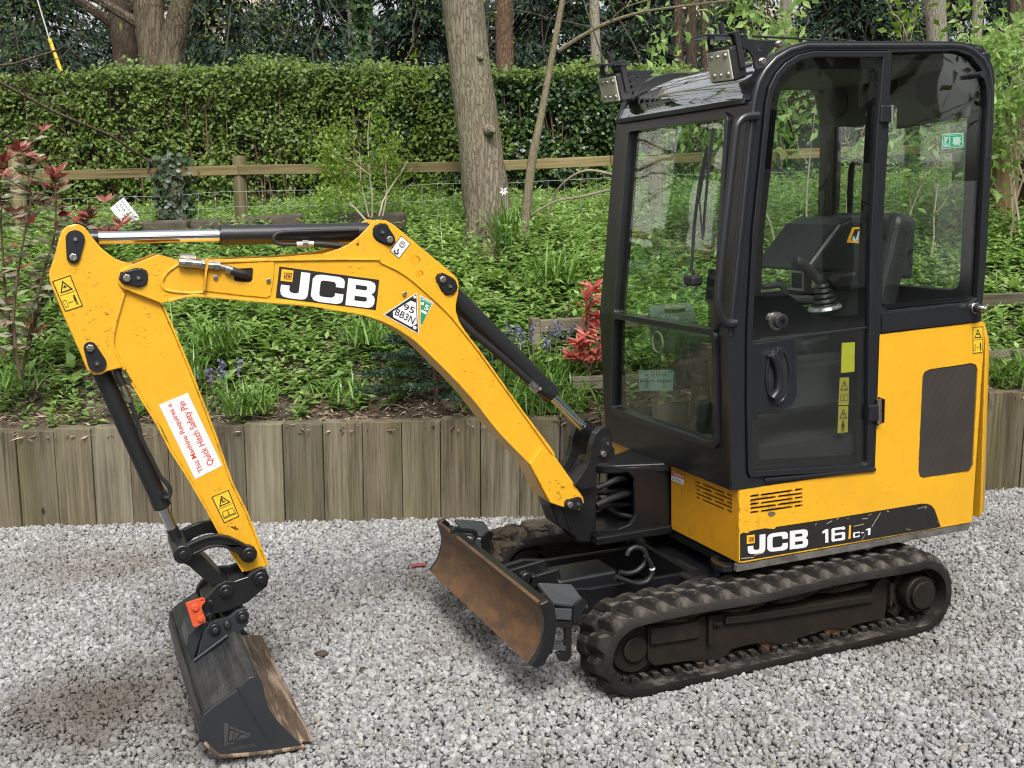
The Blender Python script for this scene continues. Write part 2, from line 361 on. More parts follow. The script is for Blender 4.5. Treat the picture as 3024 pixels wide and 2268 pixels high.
# ---- ground
m, t, b = newmat('drive_base'); v = texc(t)
n = noi(t, v, 70, 6, .8); n2 = noi(t, v, .9, 4)
c = ramp(t, n, [(.3, (.05, .049, .047)), (.5, (.12, .118, .114)), (.7, (.22, .218, .214))]); c = mixc(t, ramp(t, n2, [(.45, (0, 0, 0)), (.7, (.5,)*3)]), c, (.09, .075, .055))
t.links.new(c, b.inputs['Base Color']); b.inputs['Roughness'].default_value = .9; bump(t, b, n, .8, .02); DRIVE = m
g = link('ground', mesh([(-300, -300, -.022), (300, -300, -.022), (300, 300, -.022), (-300, 300, -.022)], [(0, 1, 2, 3)]), DRIVE); g['kind'] = 'structure'

m, t, b = newmat('bank_soil'); v = texc(t)
n = noi(t, v, 38, 8, .75); n2 = noi(t, v, 3, 4)
c = ramp(t, n, [(.3, (.035, .025, .017)), (.55, (.11, .082, .058)), (.75, (.26, .205, .15))]); c = mixc(t, ramp(t, n2, [(.45, (0, 0, 0)), (.75, (.5,)*3)]), c, (.035, .05, .018))
t.links.new(c, b.inputs['Base Color']); b.inputs['Roughness'].default_value = .95; bump(t, b, n, .9, .03); SOIL = m
NAV = (NL+NR).normalized(); us = np.concatenate([np.array([-200, -80, -40, -20, -13]), np.arange(-9, 7.01, .14), np.array([9, 13, 20, 40, 80, 200])]); vs_ = np.concatenate([np.arange(0, 3.0, .12), np.array([3.3, 3.8, 4.5, 5.5, 7, 9, 13, 20, 40, 90, 250])])
verts = []; faces = []
for u in us:
    for vv in vs_:
        p = (PA + DL*(-u) if u < 0 else PA + DR*u) + NAV*(vv+.02)
        verts.append((p.x, p.y, bank_z(p.x, p.y)))
nv = len(vs_)
for i in range(len(us)-1):
    for j in range(nv-1): faces.append((i*nv+j, (i+1)*nv+j, (i+1)*nv+j+1, i*nv+j+1))
bank = link('planting_bank', mesh(verts, faces), SOIL, smooth=True); bank['kind'] = 'structure'

# ---- gravel: loose stones, instanced
def gravel():
    sp = .0136; xs = np.arange(-4.6, 4.4, sp); ys = np.arange(-3.4, 4.6, sp)
    X, Y = np.meshgrid(xs, ys); X = X.ravel() + RNG.uniform(-.5, .5, X.size)*sp*1.1; Y = Y.ravel() + RNG.uniform(-.5, .5, Y.size)*sp*1.1
    v = np.minimum(NL.x*(X-PA.x)+NL.y*(Y-PA.y), NR.x*(X-PA.x)+NR.y*(Y-PA.y))
    k = (v < .03)
    # nothing lies out of sight behind the camera's left and right
    dx = X-CAM_POS.x; dy = Y-CAM_POS.y; fx = dx*math.sin(YAW)+dy*math.cos(YAW); rx = dx*math.cos(YAW)-dy*math.sin(YAW)
    k &= (fx > 1.9) & (rx > -.55*fx-.6) & (rx < .55*fx+1.7)
    X, Y = X[k], Y[k]; n = len(X)
    sc = np.clip(RNG.lognormal(-.12, .27, n), .5, 1.7)*.0092
    Z = -.016 + sc*.55 + RNG.uniform(-.005, .009, n) + .005*np.sin(X*2.1+.7)*np.sin(Y*2.7)+.004*np.sin(X*9+Y*4)*np.sin(Y*7-X*3)
    me = bpy.data.meshes.new('gravel'); me.vertices.add(n); co = np.stack([X, Y, Z], 1).astype(np.float32); me.vertices.foreach_set('co', co.ravel())
    a = me.attributes.new('rot', 'FLOAT_VECTOR', 'POINT'); a.data.foreach_set('vector', RNG.uniform(0, 6.283, (n, 3)).astype(np.float32).ravel())
    s3 = sc[:, None]*RNG.uniform(.72, 1.25, (n, 3)); a = me.attributes.new('scl', 'FLOAT_VECTOR', 'POINT'); a.data.foreach_set('vector', s3.astype(np.float32).ravel())
    a = me.attributes.new('pick', 'INT', 'POINT'); a.data.foreach_set('value', RNG.integers(0, 8, n).astype(np.int32))
    o = link('gravel', me); tag(o, 'loose grey and white crushed limestone gravel covering the drive', 'gravel', kind='stuff')
    ms, t, b = newmat('limestone'); oi = t.nodes.new('ShaderNodeObjectInfo'); v = texc(t)
    c = ramp(t, oi.outputs['Random'], [(0, (.13, .128, .124)), (.22, (.20, .20, .197)), (.5, (.262, .262, .26)), (.78, (.325, .325, .322)), (.93, (.41, .41, .405)), (.97, (.26, .225, .17)), (1, (.16, .155, .145))])
    n1 = noi(t, v, 1.6, 6, .7); c = mixc(t, ramp(t, n1, [(.4, (0, 0, 0)), (.65, (.55,)*3)]), c, (0.4056, 0.4056, 0.4017))
    n3 = noi(t, v, 3.2, 4, .6); c = mixc(t, ramp(t, n3, [(.55, (0, 0, 0)), (.7, (.45,)*3)]), c, (0.0741, 0.07176, 0.0702))
    gp = N(t, 'ShaderNodeNewGeometry'); dirt = noi(t, gp.outputs['Position'], .85, 4, .6)
    c = mixc(t, ramp(t, dirt, [(.50, (0, 0, 0)), (.68, (.62,)*3)]), c, (.12, .10, .075))
    # a muddied patch left of the bucket where it was set down; browner gravel nearby and under the machine
    for (mx_, my_, rr, am) in ((-2.75, .25, .55, .75), (-2.35, -.15, .35, .6), (-1.5, -1.15, .35, .5), (-.6, .15, 1.0, .35)):
        vd = N(t, 'ShaderNodeVectorMath', operation='DISTANCE'); t.links.new(gp.outputs['Position'], vd.inputs[0]); vd.inputs[1].default_value = (mx_, my_, 0)
        ad = N(t, 'ShaderNodeMath', operation='MULTIPLY_ADD'); t.links.new(noi(t, gp.outputs['Position'], 5, 4), ad.inputs[0]); ad.inputs[1].default_value = .8*rr; t.links.new(vd.outputs['Value'], ad.inputs[2])
        c = mixc(t, ramp(t, ad.outputs[0], [(.45*rr+.1, (am,)*3), (min(.99, 1.35*rr), (0, 0, 0))]), c, (.085, .07, .055))
    t.links.new(c, b.inputs['Base Color']); b.inputs['Roughness'].default_value = .85; b.inputs['Specular IOR Level'].default_value = .3
    ng = bpy.data.node_groups.new('gravel_stones', 'GeometryNodeTree')
    ng.interface.new_socket('Geometry', in_out='INPUT', socket_type='NodeSocketGeometry'); ng.interface.new_socket('Geometry', in_out='OUTPUT', socket_type='NodeSocketGeometry')
    gi = ng.nodes.new('NodeGroupInput'); go = ng.nodes.new('NodeGroupOutput'); L = ng.links.new
    jn = ng.nodes.new('GeometryNodeJoinGeometry')
    for i in range(8):
        ico = ng.nodes.new('GeometryNodeMeshIcoSphere'); ico.inputs['Subdivisions'].default_value = 1 if i % 4 else 2
        sp_ = ng.nodes.new('GeometryNodeSetPosition'); pos = ng.nodes.new('GeometryNodeInputPosition')
        nn = ng.nodes.new('ShaderNodeTexNoise'); nn.noise_dimensions = '4D'; nn.inputs['W'].default_value = i*7.3; nn.inputs['Scale'].default_value = 1.5; nn.inputs['Detail'].default_value = 1
        L(pos.outputs[0], nn.inputs['Vector'])
        sub = ng.nodes.new('ShaderNodeVectorMath'); sub.operation = 'SUBTRACT'; sub.inputs[1].default_value = (.5, .5, .5); L(nn.outputs['Color'], sub.inputs[0])
        scl = ng.nodes.new('ShaderNodeVectorMath'); scl.operation = 'SCALE'; scl.inputs['Scale'].default_value = 2.2; L(sub.outputs[0], scl.inputs[0])
        L(ico.outputs['Mesh'], sp_.inputs['Geometry']); L(scl.outputs[0], sp_.inputs['Offset'])
        hu = ng.nodes.new('GeometryNodeConvexHull'); L(sp_.outputs[0], hu.inputs[0])
        g2 = ng.nodes.new('GeometryNodeGeometryToInstance'); L(hu.outputs[0], g2.inputs[0]); L(g2.outputs[0], jn.inputs[0])
    inst = ng.nodes.new('GeometryNodeInstanceOnPoints'); inst.inputs['Pick Instance'].default_value = True
    def attr(nm, ty):
        a = ng.nodes.new('GeometryNodeInputNamedAttribute'); a.data_type = ty; a.inputs['Name'].default_value = nm
        return next(s for s in a.outputs if s.enabled)
    e2r = ng.nodes.new('FunctionNodeEulerToRotation'); L(attr('rot', 'FLOAT_VECTOR'), e2r.inputs[0])
    L(gi.outputs[0], inst.inputs['Points']); L(jn.outputs[0], inst.inputs['Instance']); L(attr('pick', 'INT'), inst.inputs['Instance Index'])
    L(e2r.outputs[0], inst.inputs['Rotation']); L(attr('scl', 'FLOAT_VECTOR'), inst.inputs['Scale'])
    smn = ng.nodes.new('GeometryNodeSetMaterial'); smn.inputs['Material'].default_value = ms; L(inst.outputs[0], smn.inputs[0]); L(smn.outputs[0], go.inputs[0])
    md = o.modifiers.new('stones', 'NODES'); md.node_group = ng
    me.materials.append(ms)
    return o
gravel()

# ---- sleeper retaining wall, board by board
SLEEP = woodmat('weathered_sleeper', (.058, .049, .034), (.128, .110, .076), (.215, .195, .145), green=(.105, .098, .035))
wall = empty('retaining_wall', (PA.x, PA.y, 0)); tag(wall, 'low retaining wall of upright weathered grey-green timber boards behind the excavator', 'retaining wall')
def sleeper(c2, d, nrm, wd, top, k):
    n_ = 5; h = top+.06
    mb = MB(); mb.box((0, 0, 0), (wd-.0055, .10, h))
    o = mb.build('board', SLEEP, wall, bev=.003)
    ang = math.atan2(d.y, d.x)
    Rm = Matrix.Rotation(ang + random.uniform(-.012, .012), 4, 'Z')
    tilt = Vector((0, 0, 1)).rotation_difference(UP).to_matrix().to_4x4()
    o.matrix_parent_inverse = Matrix.Identity(4)
    p = Vector((c2.x-PA.x, c2.y-PA.y, (h/2-.06))) + Vector((nrm.x, nrm.y, 0))*(.05+random.uniform(-.006, .006)) + UP*random.uniform(-.006, .006)
    o.matrix_local = Matrix.Translation(p) @ tilt @ Rm
u = 0.06; k = 0
while u < 6.2:
    wd = random.uniform(.222, .236); sleeper(PA + DL*(u+wd/2), -DL, NL, wd, .585, k); u += wd; k += 1
u = -.06
while u < 5.2:
    wd = random.uniform(.222, .236); sleeper(PA + DR*(u+wd/2), DR, NR, wd, .572, k); u += wd; k += 1

# ---- post and rail fence with wire netting
FENCE = woodmat('green_stained_timber', (.10, .075, .035), (.21, .165, .08), (.30, .245, .13), axis=0, green=(.16, .16, .06))
FPOST = woodmat('mossy_post', (.07, .055, .03), (.19, .155, .085), (.30, .26, .15), green=(.13, .15, .05))
WIRE = simple('galvanised_wire', (.30, .36, .33), .5, metal=.6)
fence = empty('post_and_rail_fence', atv(700, 700, 2.35)); tag(fence, 'timber post and rail fence with green wire netting in front of the hedge', 'fence')
finv = fence.location.copy()
def fpart(mb, name, mat, bev=0, parent=fence):
    o = mb.build(name, mat, parent, bev=bev); o.matrix_parent_inverse = Matrix.Translation(-finv); return o
RAILPX = [(-1500, 580), (-700, 552), (70, 522), (520, 508), (705, 502), (1000, 498), (1400, 492), (1803, 475), (2300, 456), (2850, 436), (3500, 412)]
RP = [atv(a, b_, 2.35) for a, b_ in RAILPX]
def rail(p, q, h, th=.038):
    d = (q-p); L = d.length; d.normalize(); up = (UP - d*UP.dot(d)).normalized(); s = d.cross(up)
    M = Matrix((d, s, up)).transposed(); mb = MB(); mb.box((0, 0, 0), (L-.004, th, h)); o = mb.build('rail', FENCE, fence, bev=.004)
    o.matrix_parent_inverse = Matrix.Identity(4); o.matrix_local = Matrix.Translation((p+q)/2-finv) @ M.to_4x4(); return o
for i in (0, 1, 2, 4, 6, 7, 8, 9): rail(RP[i], RP[{0: 1, 1: 2, 2: 4, 4: 6, 6: 7, 7: 8, 8: 9, 9: 10}[i]], .074)
def post(px, py_top, r, v=2.39, square=False, down=1.4, name='post', mat=None, par=fence):
    p = atv(px, py_top, v); mb = MB()
    if square: mb.box((0, 0, -down/2), (2*r, 2*r, down))
    else:
        mb.tube([(0, 0, -down), (0, 0, -down*.5), (0, 0, -.02), (0, 0, 0)], [r*1.05, r*1.02, r, r*.9], 14)
    o = mb.build(name, mat or FPOST, par, bev=.006 if square else 0, smooth=not square)
    o.matrix_parent_inverse = Matrix.Identity(4); T = Vector((0, 0, 1)).rotation_difference(UP).to_matrix().to_4x4()
    o.matrix_local = Matrix.Translation(p - (finv if par is fence else Vector((0, 0, 0)))) @ T; return p
for px, py, r in ((-1100, 510, .055), (-250, 485, .055), (45, 440, .06), (706, 460, .052), (1940, 425, .055), (2842, 380, .05)):
    post(px, py, r)
IVYPOST = post(505, 475, .07)
mb = MB()
rows = [((70, 588), (1803, 522)), ((70, 630), (1803, 572)), ((70, 675), (1803, 617)), ((70, 715), (1803, 655))]
for (a, b2) in rows:
    for x0, x1 in ((-600, 70), (70, 700), (700, 1300), (1300, 1900), (1900, 2850), (2850, 3400)):
        y = lambda x: a[1] + (b2[1]-a[1])*(x-70)/1733
        seg = [atv(x0+(x1-x0)*i/8, y(x0+(x1-x0)*i/8)+6*math.sin(math.pi*i/8)+random.uniform(-2, 2), 2.31) for i in range(9)]
        mb.tube(seg, .0022, 4)
for i in range(-12, 62):
    x = 70 + i*47; y0 = 588 - 66*(x-70)/1733
    mb.tube([atv(x, y0, 2.31), atv(x+random.uniform(-4, 4), y0+64, 2.31), atv(x, y0+130, 2.31)], .0018, 4)
fpart(mb, 'wire_netting', WIRE)
# right-hand timber post pair beyond the cab
sp = empty('timber_gatepost', (0, 0, 0)); tag(sp, 'broad brown timber post behind the cab at the right edge', 'post')
GP = woodmat('brown_post', (.07, .045, .025), (.17, .115, .065), (.26, .19, .11))
for a, b2, r in ((2968, 440, .085), (3040, 470, .05)):
    p = atv(a, b2, 2.0); o = MB().box((0, 0, -.9), (2*r, .11, 1.8)).build('post', GP, sp, bev=.006); o.matrix_local = Matrix.Translation(p) @ Matrix.Rotation(-.32, 4, 'Z')
# low timber edging in the bed
OLD = woodmat('grey_old_timber', (.05, .045, .035), (.15, .13, .10), (.26, .235, .19), axis=0, green=(.09, .10, .045))
def edging(name, label, parts, posts):
    e = empty(name, (0, 0, 0)); tag(e, label, 'timber edging')
    for (a, b2, v, h) in parts:
        p, q = atv(*a, v), atv(*b2, v); d = q-p; L = d.length; d.normalize(); up = (UP-d*UP.dot(d)).normalized(); s = d.cross(up)
        o = MB().box((0, 0, 0), (L, .05, h)).build('rail', OLD, e, bev=.004); o.matrix_local = Matrix.Translation((p+q)/2) @ Matrix((d, s, up)).transposed().to_4x4()
    for (a, v, h) in posts:
        p = atv(*a, v); o = MB().box((0, 0, -h/2), (.055, .07, h)).build('post', OLD, e, bev=.005); o.matrix_local = Matrix.Translation(p)
edging('bed_edging', 'short grey timber post and rail edging in the bed beside the red-leaved shrub', [((1595, 962), (1990, 940), .62, .075), ((1690, 1132), (1990, 1118), .28, .075)], [((1577, 938), .62, .62)])
edging('bed_edging', 'old dark timber edging boards on the bank at the far right, beside the counterweight', [((2500, 902), (3200, 876), .85, .085), ((2500, 1075), (3200, 1042), .4, .085)], [])
# old stone kerb at the foot of the fence
SLAB = simple('old_stone', (.075, .062, .048), .95, vary=.5, vscale=9, bumpy=.6, bscale=30)
kerb = empty('stone_edging', (0, 0, 0)); tag(kerb, 'line of old mossy stone slabs at the foot of the post and rail fence', 'stone edging')
for a, b2 in (((150, 688), (300, 682)), ((302, 680), (560, 672)), ((568, 672), (690, 668)), ((730, 664), (900, 652)), ((1000, 655), (1200, 650))):
    p, q = atv(*a, 2.2), atv(*b2, 2.2); d = q-p; L = d.length; d.normalize(); up = (UP-d*UP.dot(d)).normalized(); s = d.cross(up)
    o = MB().box((0, 0, 0), (L-.01, .12, .12)).build('slab', SLAB, kerb, bev=.02); o.matrix_local = Matrix.Translation((p+q)/2) @ Matrix((d, s, up)).transposed().to_4x4()

# ================================================================== VEGETATION
def fast_mesh(V, F):
    """V (n,3), F (m,3) numpy triangles -> mesh"""
    me = bpy.data.meshes.new('m'); me.vertices.add(len(V)); me.vertices.foreach_set('co', np.ascontiguousarray(V, np.float32).ravel())
    me.loops.add(F.size); me.loops.foreach_set('vertex_index', np.ascontiguousarray(F, np.int32).ravel())
    me.polygons.add(len(F)); me.polygons.foreach_set('loop_start', np.arange(0, F.size, 3, dtype=np.int32)); me.update(calc_edges=True); me.validate(); return me
def unit(a): return a/np.maximum(np.linalg.norm(a, axis=1, keepdims=True), 1e-9)
def leaf_geo(P, D, Nn, L, W, fold=.18, curl=.25, wide=.45):
    """leaf blades: base P, pointing D, face Nn; each 5 corners folded on the midrib"""
    P = np.asarray(P); n = len(P); D = unit(np.asarray(D)); Sd = unit(np.cross(D, Nn)); Nn = np.cross(Sd, D)
    L = np.broadcast_to(np.asarray(L), (n,))[:, None]; W = np.broadcast_to(np.asarray(W), (n,))[:, None]
    b = P; m = P + D*L*.5 - Nn*W*fold; l = P + D*L*wide + Sd*W*.5; r = P + D*L*wide - Sd*W*.5; tp = P + D*L - Nn*L*curl
    V = np.stack([b, l, m, r, tp], 1).reshape(-1, 3)
    F = np.array([[0, 2, 1], [0, 3, 2], [1, 2, 4], [2, 3, 4]])[None] + (np.arange(n)*5)[:, None, None]
    return V, F.reshape(-1, 3)
def join_geo(gs):
    V = []; F = []; k = 0
    for v, f in gs: V.append(v); F.append(f+k); k += len(v)
    return np.concatenate(V), np.concatenate(F)
def rand_dirs(n, up=0.0):
    d = RNG.normal(size=(n, 3)); d[:, 2] += up; return unit(d)
def blade_geo(P, az, L, W, lean, droop, nseg=4):
    """grass-like strap leaves"""
    n = len(P); t = np.linspace(0, 1, nseg+1)
    hz = np.stack([np.cos(az), np.sin(az), np.zeros(n)], 1); sd = np.stack([-np.sin(az), np.cos(az), np.zeros(n)], 1)
    V = []
    for k in t:
        out = (lean*k + droop*k*k)[:, None]*L[:, None]; up = (np.sqrt(np.maximum(.05, 1-lean**2))*k - droop*k*k*k*.9)[:, None]*L[:, None]
        c = P + hz*out + np.array([0, 0, 1])*up; w = W[:, None]*(1-k**2*.95)*.5*(.55+.45*min(1, k*4))
        V += [c-sd*w, c+sd*w]
    V = np.stack(V, 1); m = 2*(nseg+1); F = []
    for k in range(nseg): F += [[2*k, 2*k+1, 2*k+3], [2*k, 2*k+3, 2*k+2]]
    F = (np.array(F)[None] + (np.arange(n)*m)[:, None, None]).reshape(-1, 3)
    return V.reshape(-1, 3), F
def bank_pts(n, vmin, vmax, umin=-5.2, umax=5.0):
    u = RNG.uniform(umin, umax, n); v = RNG.uniform(vmin, vmax, n); out = np.zeros((n, 3))
    for i in range(n):
        p = (PA + DL*(-u[i]) if u[i] < 0 else PA + DR*u[i]) + NAV*v[i]; out[i] = (p.x, p.y, bank_z(p.x, p.y))
    return out, u, v
LEAFG = leafmat('bank_leaves', [(.12, .20, .05), (.20, .315, .085), (.28, .405, .125), (.39, .50, .19)], trans=.45)
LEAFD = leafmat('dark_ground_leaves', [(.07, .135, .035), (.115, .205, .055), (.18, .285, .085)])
HEDGE = leafmat('hedge_leaves', [(.05, .085, .016), (.085, .14, .024), (.13, .20, .036), (.20, .29, .055), (.062, .095, .018)], trans=.3)
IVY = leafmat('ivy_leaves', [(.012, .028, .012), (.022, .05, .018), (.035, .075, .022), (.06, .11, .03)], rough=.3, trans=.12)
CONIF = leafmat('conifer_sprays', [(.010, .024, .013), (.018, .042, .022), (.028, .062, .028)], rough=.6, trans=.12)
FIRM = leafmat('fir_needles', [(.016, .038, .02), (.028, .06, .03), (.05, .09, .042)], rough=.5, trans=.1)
REDL = leafmat('red_leaves', [(.16, .03, .024), (.29, .06, .042), (.30, .125, .10), (.18, .075, .065)], rough=.3, trans=.25)
OLIVEL = leafmat('olive_leaves', [(.07, .11, .035), (.17, .21, .10), (.30, .30, .20), (.22, .11, .09)], rough=.25, trans=.15)
PINKL = leafmat('pink_leaves', [(.40, .045, .045), (.52, .11, .09), (.56, .22, .17), (.32, .055, .055)], rough=.35, trans=.3)
SPRING = leafmat('spring_leaves', [(.10, .17, .02), (.16, .26, .035), (.24, .33, .06)], trans=.4)
BLUEF = leafmat('bluebell_flowers', [(.09, .085, .17), (.15, .145, .27), (.22, .22, .36)], trans=.2)
STRAP = leafmat('strap_leaves', [(.06, .13, .025), (.10, .20, .035), (.15, .27, .05), (.22, .30, .09)], rough=.35, trans=.25)
DRYG = leafmat('dry_stems', [(.16, .11, .065), (.30, .225, .15), (.46, .38, .27)], rough=.9, trans=.0)
STEM = simple('green_stem', (.10, .15, .04), .7); TWIG = simple('brown_twig', (.10, .065, .04), .9, vary=.3)
TWIGP = simple('pale_twig', (.26, .22, .16), .9, vary=.3)
BARK1 = barkmat('oak_bark', (.14, .118, .085), (.265, .232, .172), 1.0, .55, (.20, .20, .12)); BARK5 = barkmat('brown_bark', (.085, .068, .048), (.17, .14, .10), .7, .6, (.13, .12, .07)); BARK2 = barkmat('dark_bark', (.075, .055, .042), (.16, .12, .09), 1.2, .7)
BARK3 = barkmat('pale_bark', (.20, .18, .14), (.36, .33, .27), 1.4, .5, (.20, .22, .14)); BARK4 = barkmat('red_brown_bark', (.10, .06, .04), (.21, .135, .09), 1.0, .7)
BARKT = barkmat('thin_bark', (.13, .11, .07), (.26, .23, .15), 2.0, .4)

def ground_cover():
    """leafy perennials on the bank: upright stems with pairs of leaves"""
    gs = []
    Pb, u, v = bank_pts(12500, .08, 4.4)
    clump = np.array([noise.noise((p[0]*1.1, p[1]*1.1, 5.0)) for p in Pb]); bare = np.array([noise.noise((p[0]*2.1, p[1]*2.1, 9.0)) for p in Pb])
    keep = (RNG.uniform(0, 1, len(Pb)) < np.clip(.10+(v-.08)*1.35, 0, 1)) & ((bare > -.32) | (v > 1.0))
    Pb, v, clump = Pb[keep], v[keep], clump[keep]; n = len(Pb)
    Hh = np.clip(.10 + .07*np.clip(v, 0, 1.6) + .10*clump + RNG.uniform(-.04, .07, n), .05, .36)
    lean = RNG.normal(0, .22, (n, 2))
    for k in range(7):
        fr = (k+.6)/7
        base = Pb + np.stack([lean[:, 0]*Hh*fr, lean[:, 1]*Hh*fr, Hh*fr], 1)
        az = RNG.uniform(0, 6.28, n)
        for s_ in (0, math.pi):
            a = az + s_ + RNG.normal(0, .3, n); el = RNG.uniform(-.1, .75, n) + .35*(k == 6)
            D = np.stack([np.cos(a)*np.cos(el), np.sin(a)*np.cos(el), np.sin(el)], 1)
            Nn = np.stack([-np.cos(a)*np.sin(el), -np.sin(a)*np.sin(el), np.cos(el)], 1) + RNG.normal(0, .25, (n, 3))
            L = RNG.uniform(.034, .088, n)*(1.2-.5*fr); gs.append(leaf_geo(base, D, Nn, L, L*RNG.uniform(.38, .62, n), .18, .22))
    V, F = join_geo(gs); o = link('ground_cover', fast_mesh(V, F), LEAFG); tag(o, 'dense bright green leafy ground cover all over the bank', 'ground cover', kind='stuff')
    Pd, u, v = bank_pts(520, .45, 3.6); gs = []
    for k in range(7):
        n = len(Pd); a = RNG.uniform(0, 6.28, n); el = RNG.uniform(.2, 1.0, n); D = np.stack([np.cos(a)*np.cos(el), np.sin(a)*np.cos(el), np.sin(el)], 1); Nn = np.stack([-np.cos(a)*np.sin(el), -np.sin(a)*np.sin(el), np.cos(el)], 1)+RNG.normal(0, .2, (n, 3)); L = RNG.uniform(.09, .19, n)
        gs.append(leaf_geo(Pd+np.array([0, 0, .06]), D, Nn, L, L*RNG.uniform(.3, .45, n), .2, .3))
    V, F = join_geo(gs); o = link('broad_leaved_weeds', fast_mesh(V, F), LEAFG); tag(o, 'scattered broad-leaved weeds among the bank ground cover', 'weeds', kind='stuff')
    # low dark layer beneath, and behind the fence
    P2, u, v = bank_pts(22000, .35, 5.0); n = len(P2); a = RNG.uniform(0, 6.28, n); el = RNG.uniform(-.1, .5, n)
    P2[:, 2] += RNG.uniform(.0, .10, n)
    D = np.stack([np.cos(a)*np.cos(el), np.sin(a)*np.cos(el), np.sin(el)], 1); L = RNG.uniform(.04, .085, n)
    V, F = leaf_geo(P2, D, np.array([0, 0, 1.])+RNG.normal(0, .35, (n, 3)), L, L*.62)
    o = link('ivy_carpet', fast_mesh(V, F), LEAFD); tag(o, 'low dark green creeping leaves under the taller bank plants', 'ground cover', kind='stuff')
    # mulch chips and dry stalks at the front of the bed
    Pm, u, v = bank_pts(15000, -.01, .85); n = len(Pm); a = RNG.uniform(0, 6.28, n); el = RNG.normal(0, .22, n)
    D = np.stack([np.cos(a)*np.cos(el), np.sin(a)*np.cos(el), np.sin(el)], 1); L = RNG.lognormal(-3.25, .5, n); Pm[:, 2] += RNG.uniform(0, .03, n)
    V, F = leaf_geo(Pm, D, np.array([0, 0, 1.])+RNG.normal(0, .5, (n, 3)), L, np.minimum(L*.3, .012), .4, .05)
    o = link('bark_mulch', fast_mesh(V, F), DRYG); tag(o, 'brown bark mulch and dry stalks along the top of the timber wall', 'mulch', kind='stuff')
    # longer grass blades here and there
    Pg, u, v = bank_pts(2600, .6, 4.4); k = np.array([noise.noise((p[0]*1.7, p[1]*1.7, 21.0)) for p in Pg]) > .05; Pg = Pg[k]; n = len(Pg)
    V, F = blade_geo(Pg, RNG.uniform(0, 6.28, n), RNG.uniform(.15, .4, n), RNG.uniform(.005, .012, n), RNG.uniform(.1, .5, n), RNG.uniform(.0, .5, n))
    o = link('long_grass', fast_mesh(V, F), STRAP); tag(o, 'long thin grass growing through the bank plants', 'grass', kind='stuff')
ground_cover()

# ---- hedge
def hedge():
    h = empty('clipped_hedge', (0, 0, 0)); tag(h, 'long clipped beech-like green hedge behind the fence', 'hedge')
    v0 = 3.75; top = [(-2600, 265), (-1400, 250), (-600, 235), (0, 222), (350, 200), (620, 205), (760, 186), (1000, 200), (1300, 190), (1560, 205), (1800, 200), (2100, 215), (2450, 240)]
    xs = [a for a, _ in top]
    def hpt(px, fy, dv=0):
        ty = np.interp(px, xs, [b2 for _, b2 in top])
        pt = atv(px, ty, v0+dv); zb = bank_z(pt.x, pt.y, False)-.05
        return Vector((pt.x, pt.y, zb+(pt.z-zb)*fy))
    n = 68000; P = np.zeros((n, 3)); Nn = np.zeros((n, 3)); PX = np.zeros(n); FY = np.zeros(n)
    for i in range(n):
        px = random.uniform(-330, 2400) if i % 5 == 0 else random.uniform(-150, 2050); fy = 1-random.random()**.9*.93 if i % 6 else random.uniform(.97, 1.03)
        onTop = i % 6 == 0
        q = hpt(px, fy); lump = noise.noise((q.x*2.2, q.y*2.2, q.z*2.6))*.09 + noise.noise((q.x*7, q.y*7, q.z*7))*.04
        inn = abs(random.gauss(0, .09))
        d = (-lump + inn) if not onTop else random.uniform(0, .75)
        P[i] = (q.x + NAV.x*d, q.y+NAV.y*d, q.z + (lump*.9-inn*.5 + max(0, random.gauss(0, .03)) if onTop else 0)); PX[i] = px; FY[i] = fy
        Nn[i] = (-NAV.x*.8, -NAV.y*.8, .75 if not onTop else 1.4)
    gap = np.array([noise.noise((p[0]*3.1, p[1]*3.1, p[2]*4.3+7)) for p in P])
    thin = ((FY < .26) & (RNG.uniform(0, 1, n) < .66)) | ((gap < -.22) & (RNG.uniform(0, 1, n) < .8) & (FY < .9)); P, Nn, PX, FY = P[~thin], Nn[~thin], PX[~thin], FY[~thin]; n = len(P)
    Nn = unit(Nn + RNG.normal(0, .65, (n, 3))); D = unit(np.cross(Nn, rand_dirs(n)) + np.array([0, 0, -.15])); L = RNG.uniform(.026, .058, n)
    ivyz = ((PX > 1050) & (PX < 2400) & (np.array([noise.noise((p[0]*1.3, p[2]*1.5, 2.0)) for p in P]) + (PX-1150)/900 > .05) & (FY < .95) & (RNG.uniform(0, 1, n) < .75))
    for nm, sel, mt, wf in (('hedge_foliage', ~ivyz, HEDGE, .62), ('ivy_foliage', ivyz, IVY, .9)):
        V, F = leaf_geo(P[sel], D[sel], Nn[sel], L[sel], L[sel]*wf, .14, .15); link(nm, fast_mesh(V, F), mt, h)
    # twiggy core
    mb = MB()
    for i in range(520):
        px = random.uniform(-320, 2300); q = hpt(px, 0); tp = hpt(px + random.uniform(-40, 40), random.uniform(.5, .98), random.uniform(.03, .3)); q = q + Vector((NAV.x, NAV.y, 0))*random.uniform(0, .4)
        mb.tube([q, q.lerp(tp, .5)+Vector((random.uniform(-.05, .05), random.uniform(-.05, .05), 0)), tp], [.010, .008, .004], 4)
    mb.build('stems', TWIG, h)
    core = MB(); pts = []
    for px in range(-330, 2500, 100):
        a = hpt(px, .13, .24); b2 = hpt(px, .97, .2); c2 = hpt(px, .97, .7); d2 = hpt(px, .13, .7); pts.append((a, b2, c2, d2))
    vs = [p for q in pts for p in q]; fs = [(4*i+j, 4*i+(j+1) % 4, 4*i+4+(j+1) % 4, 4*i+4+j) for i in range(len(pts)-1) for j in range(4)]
    core.add(vs, fs).build('dark_core', simple('hedge_inside', (.018, .022, .010), .95, vary=.5, vscale=12), h)  # solid dark core added to block the sky between the leaves
hedge()

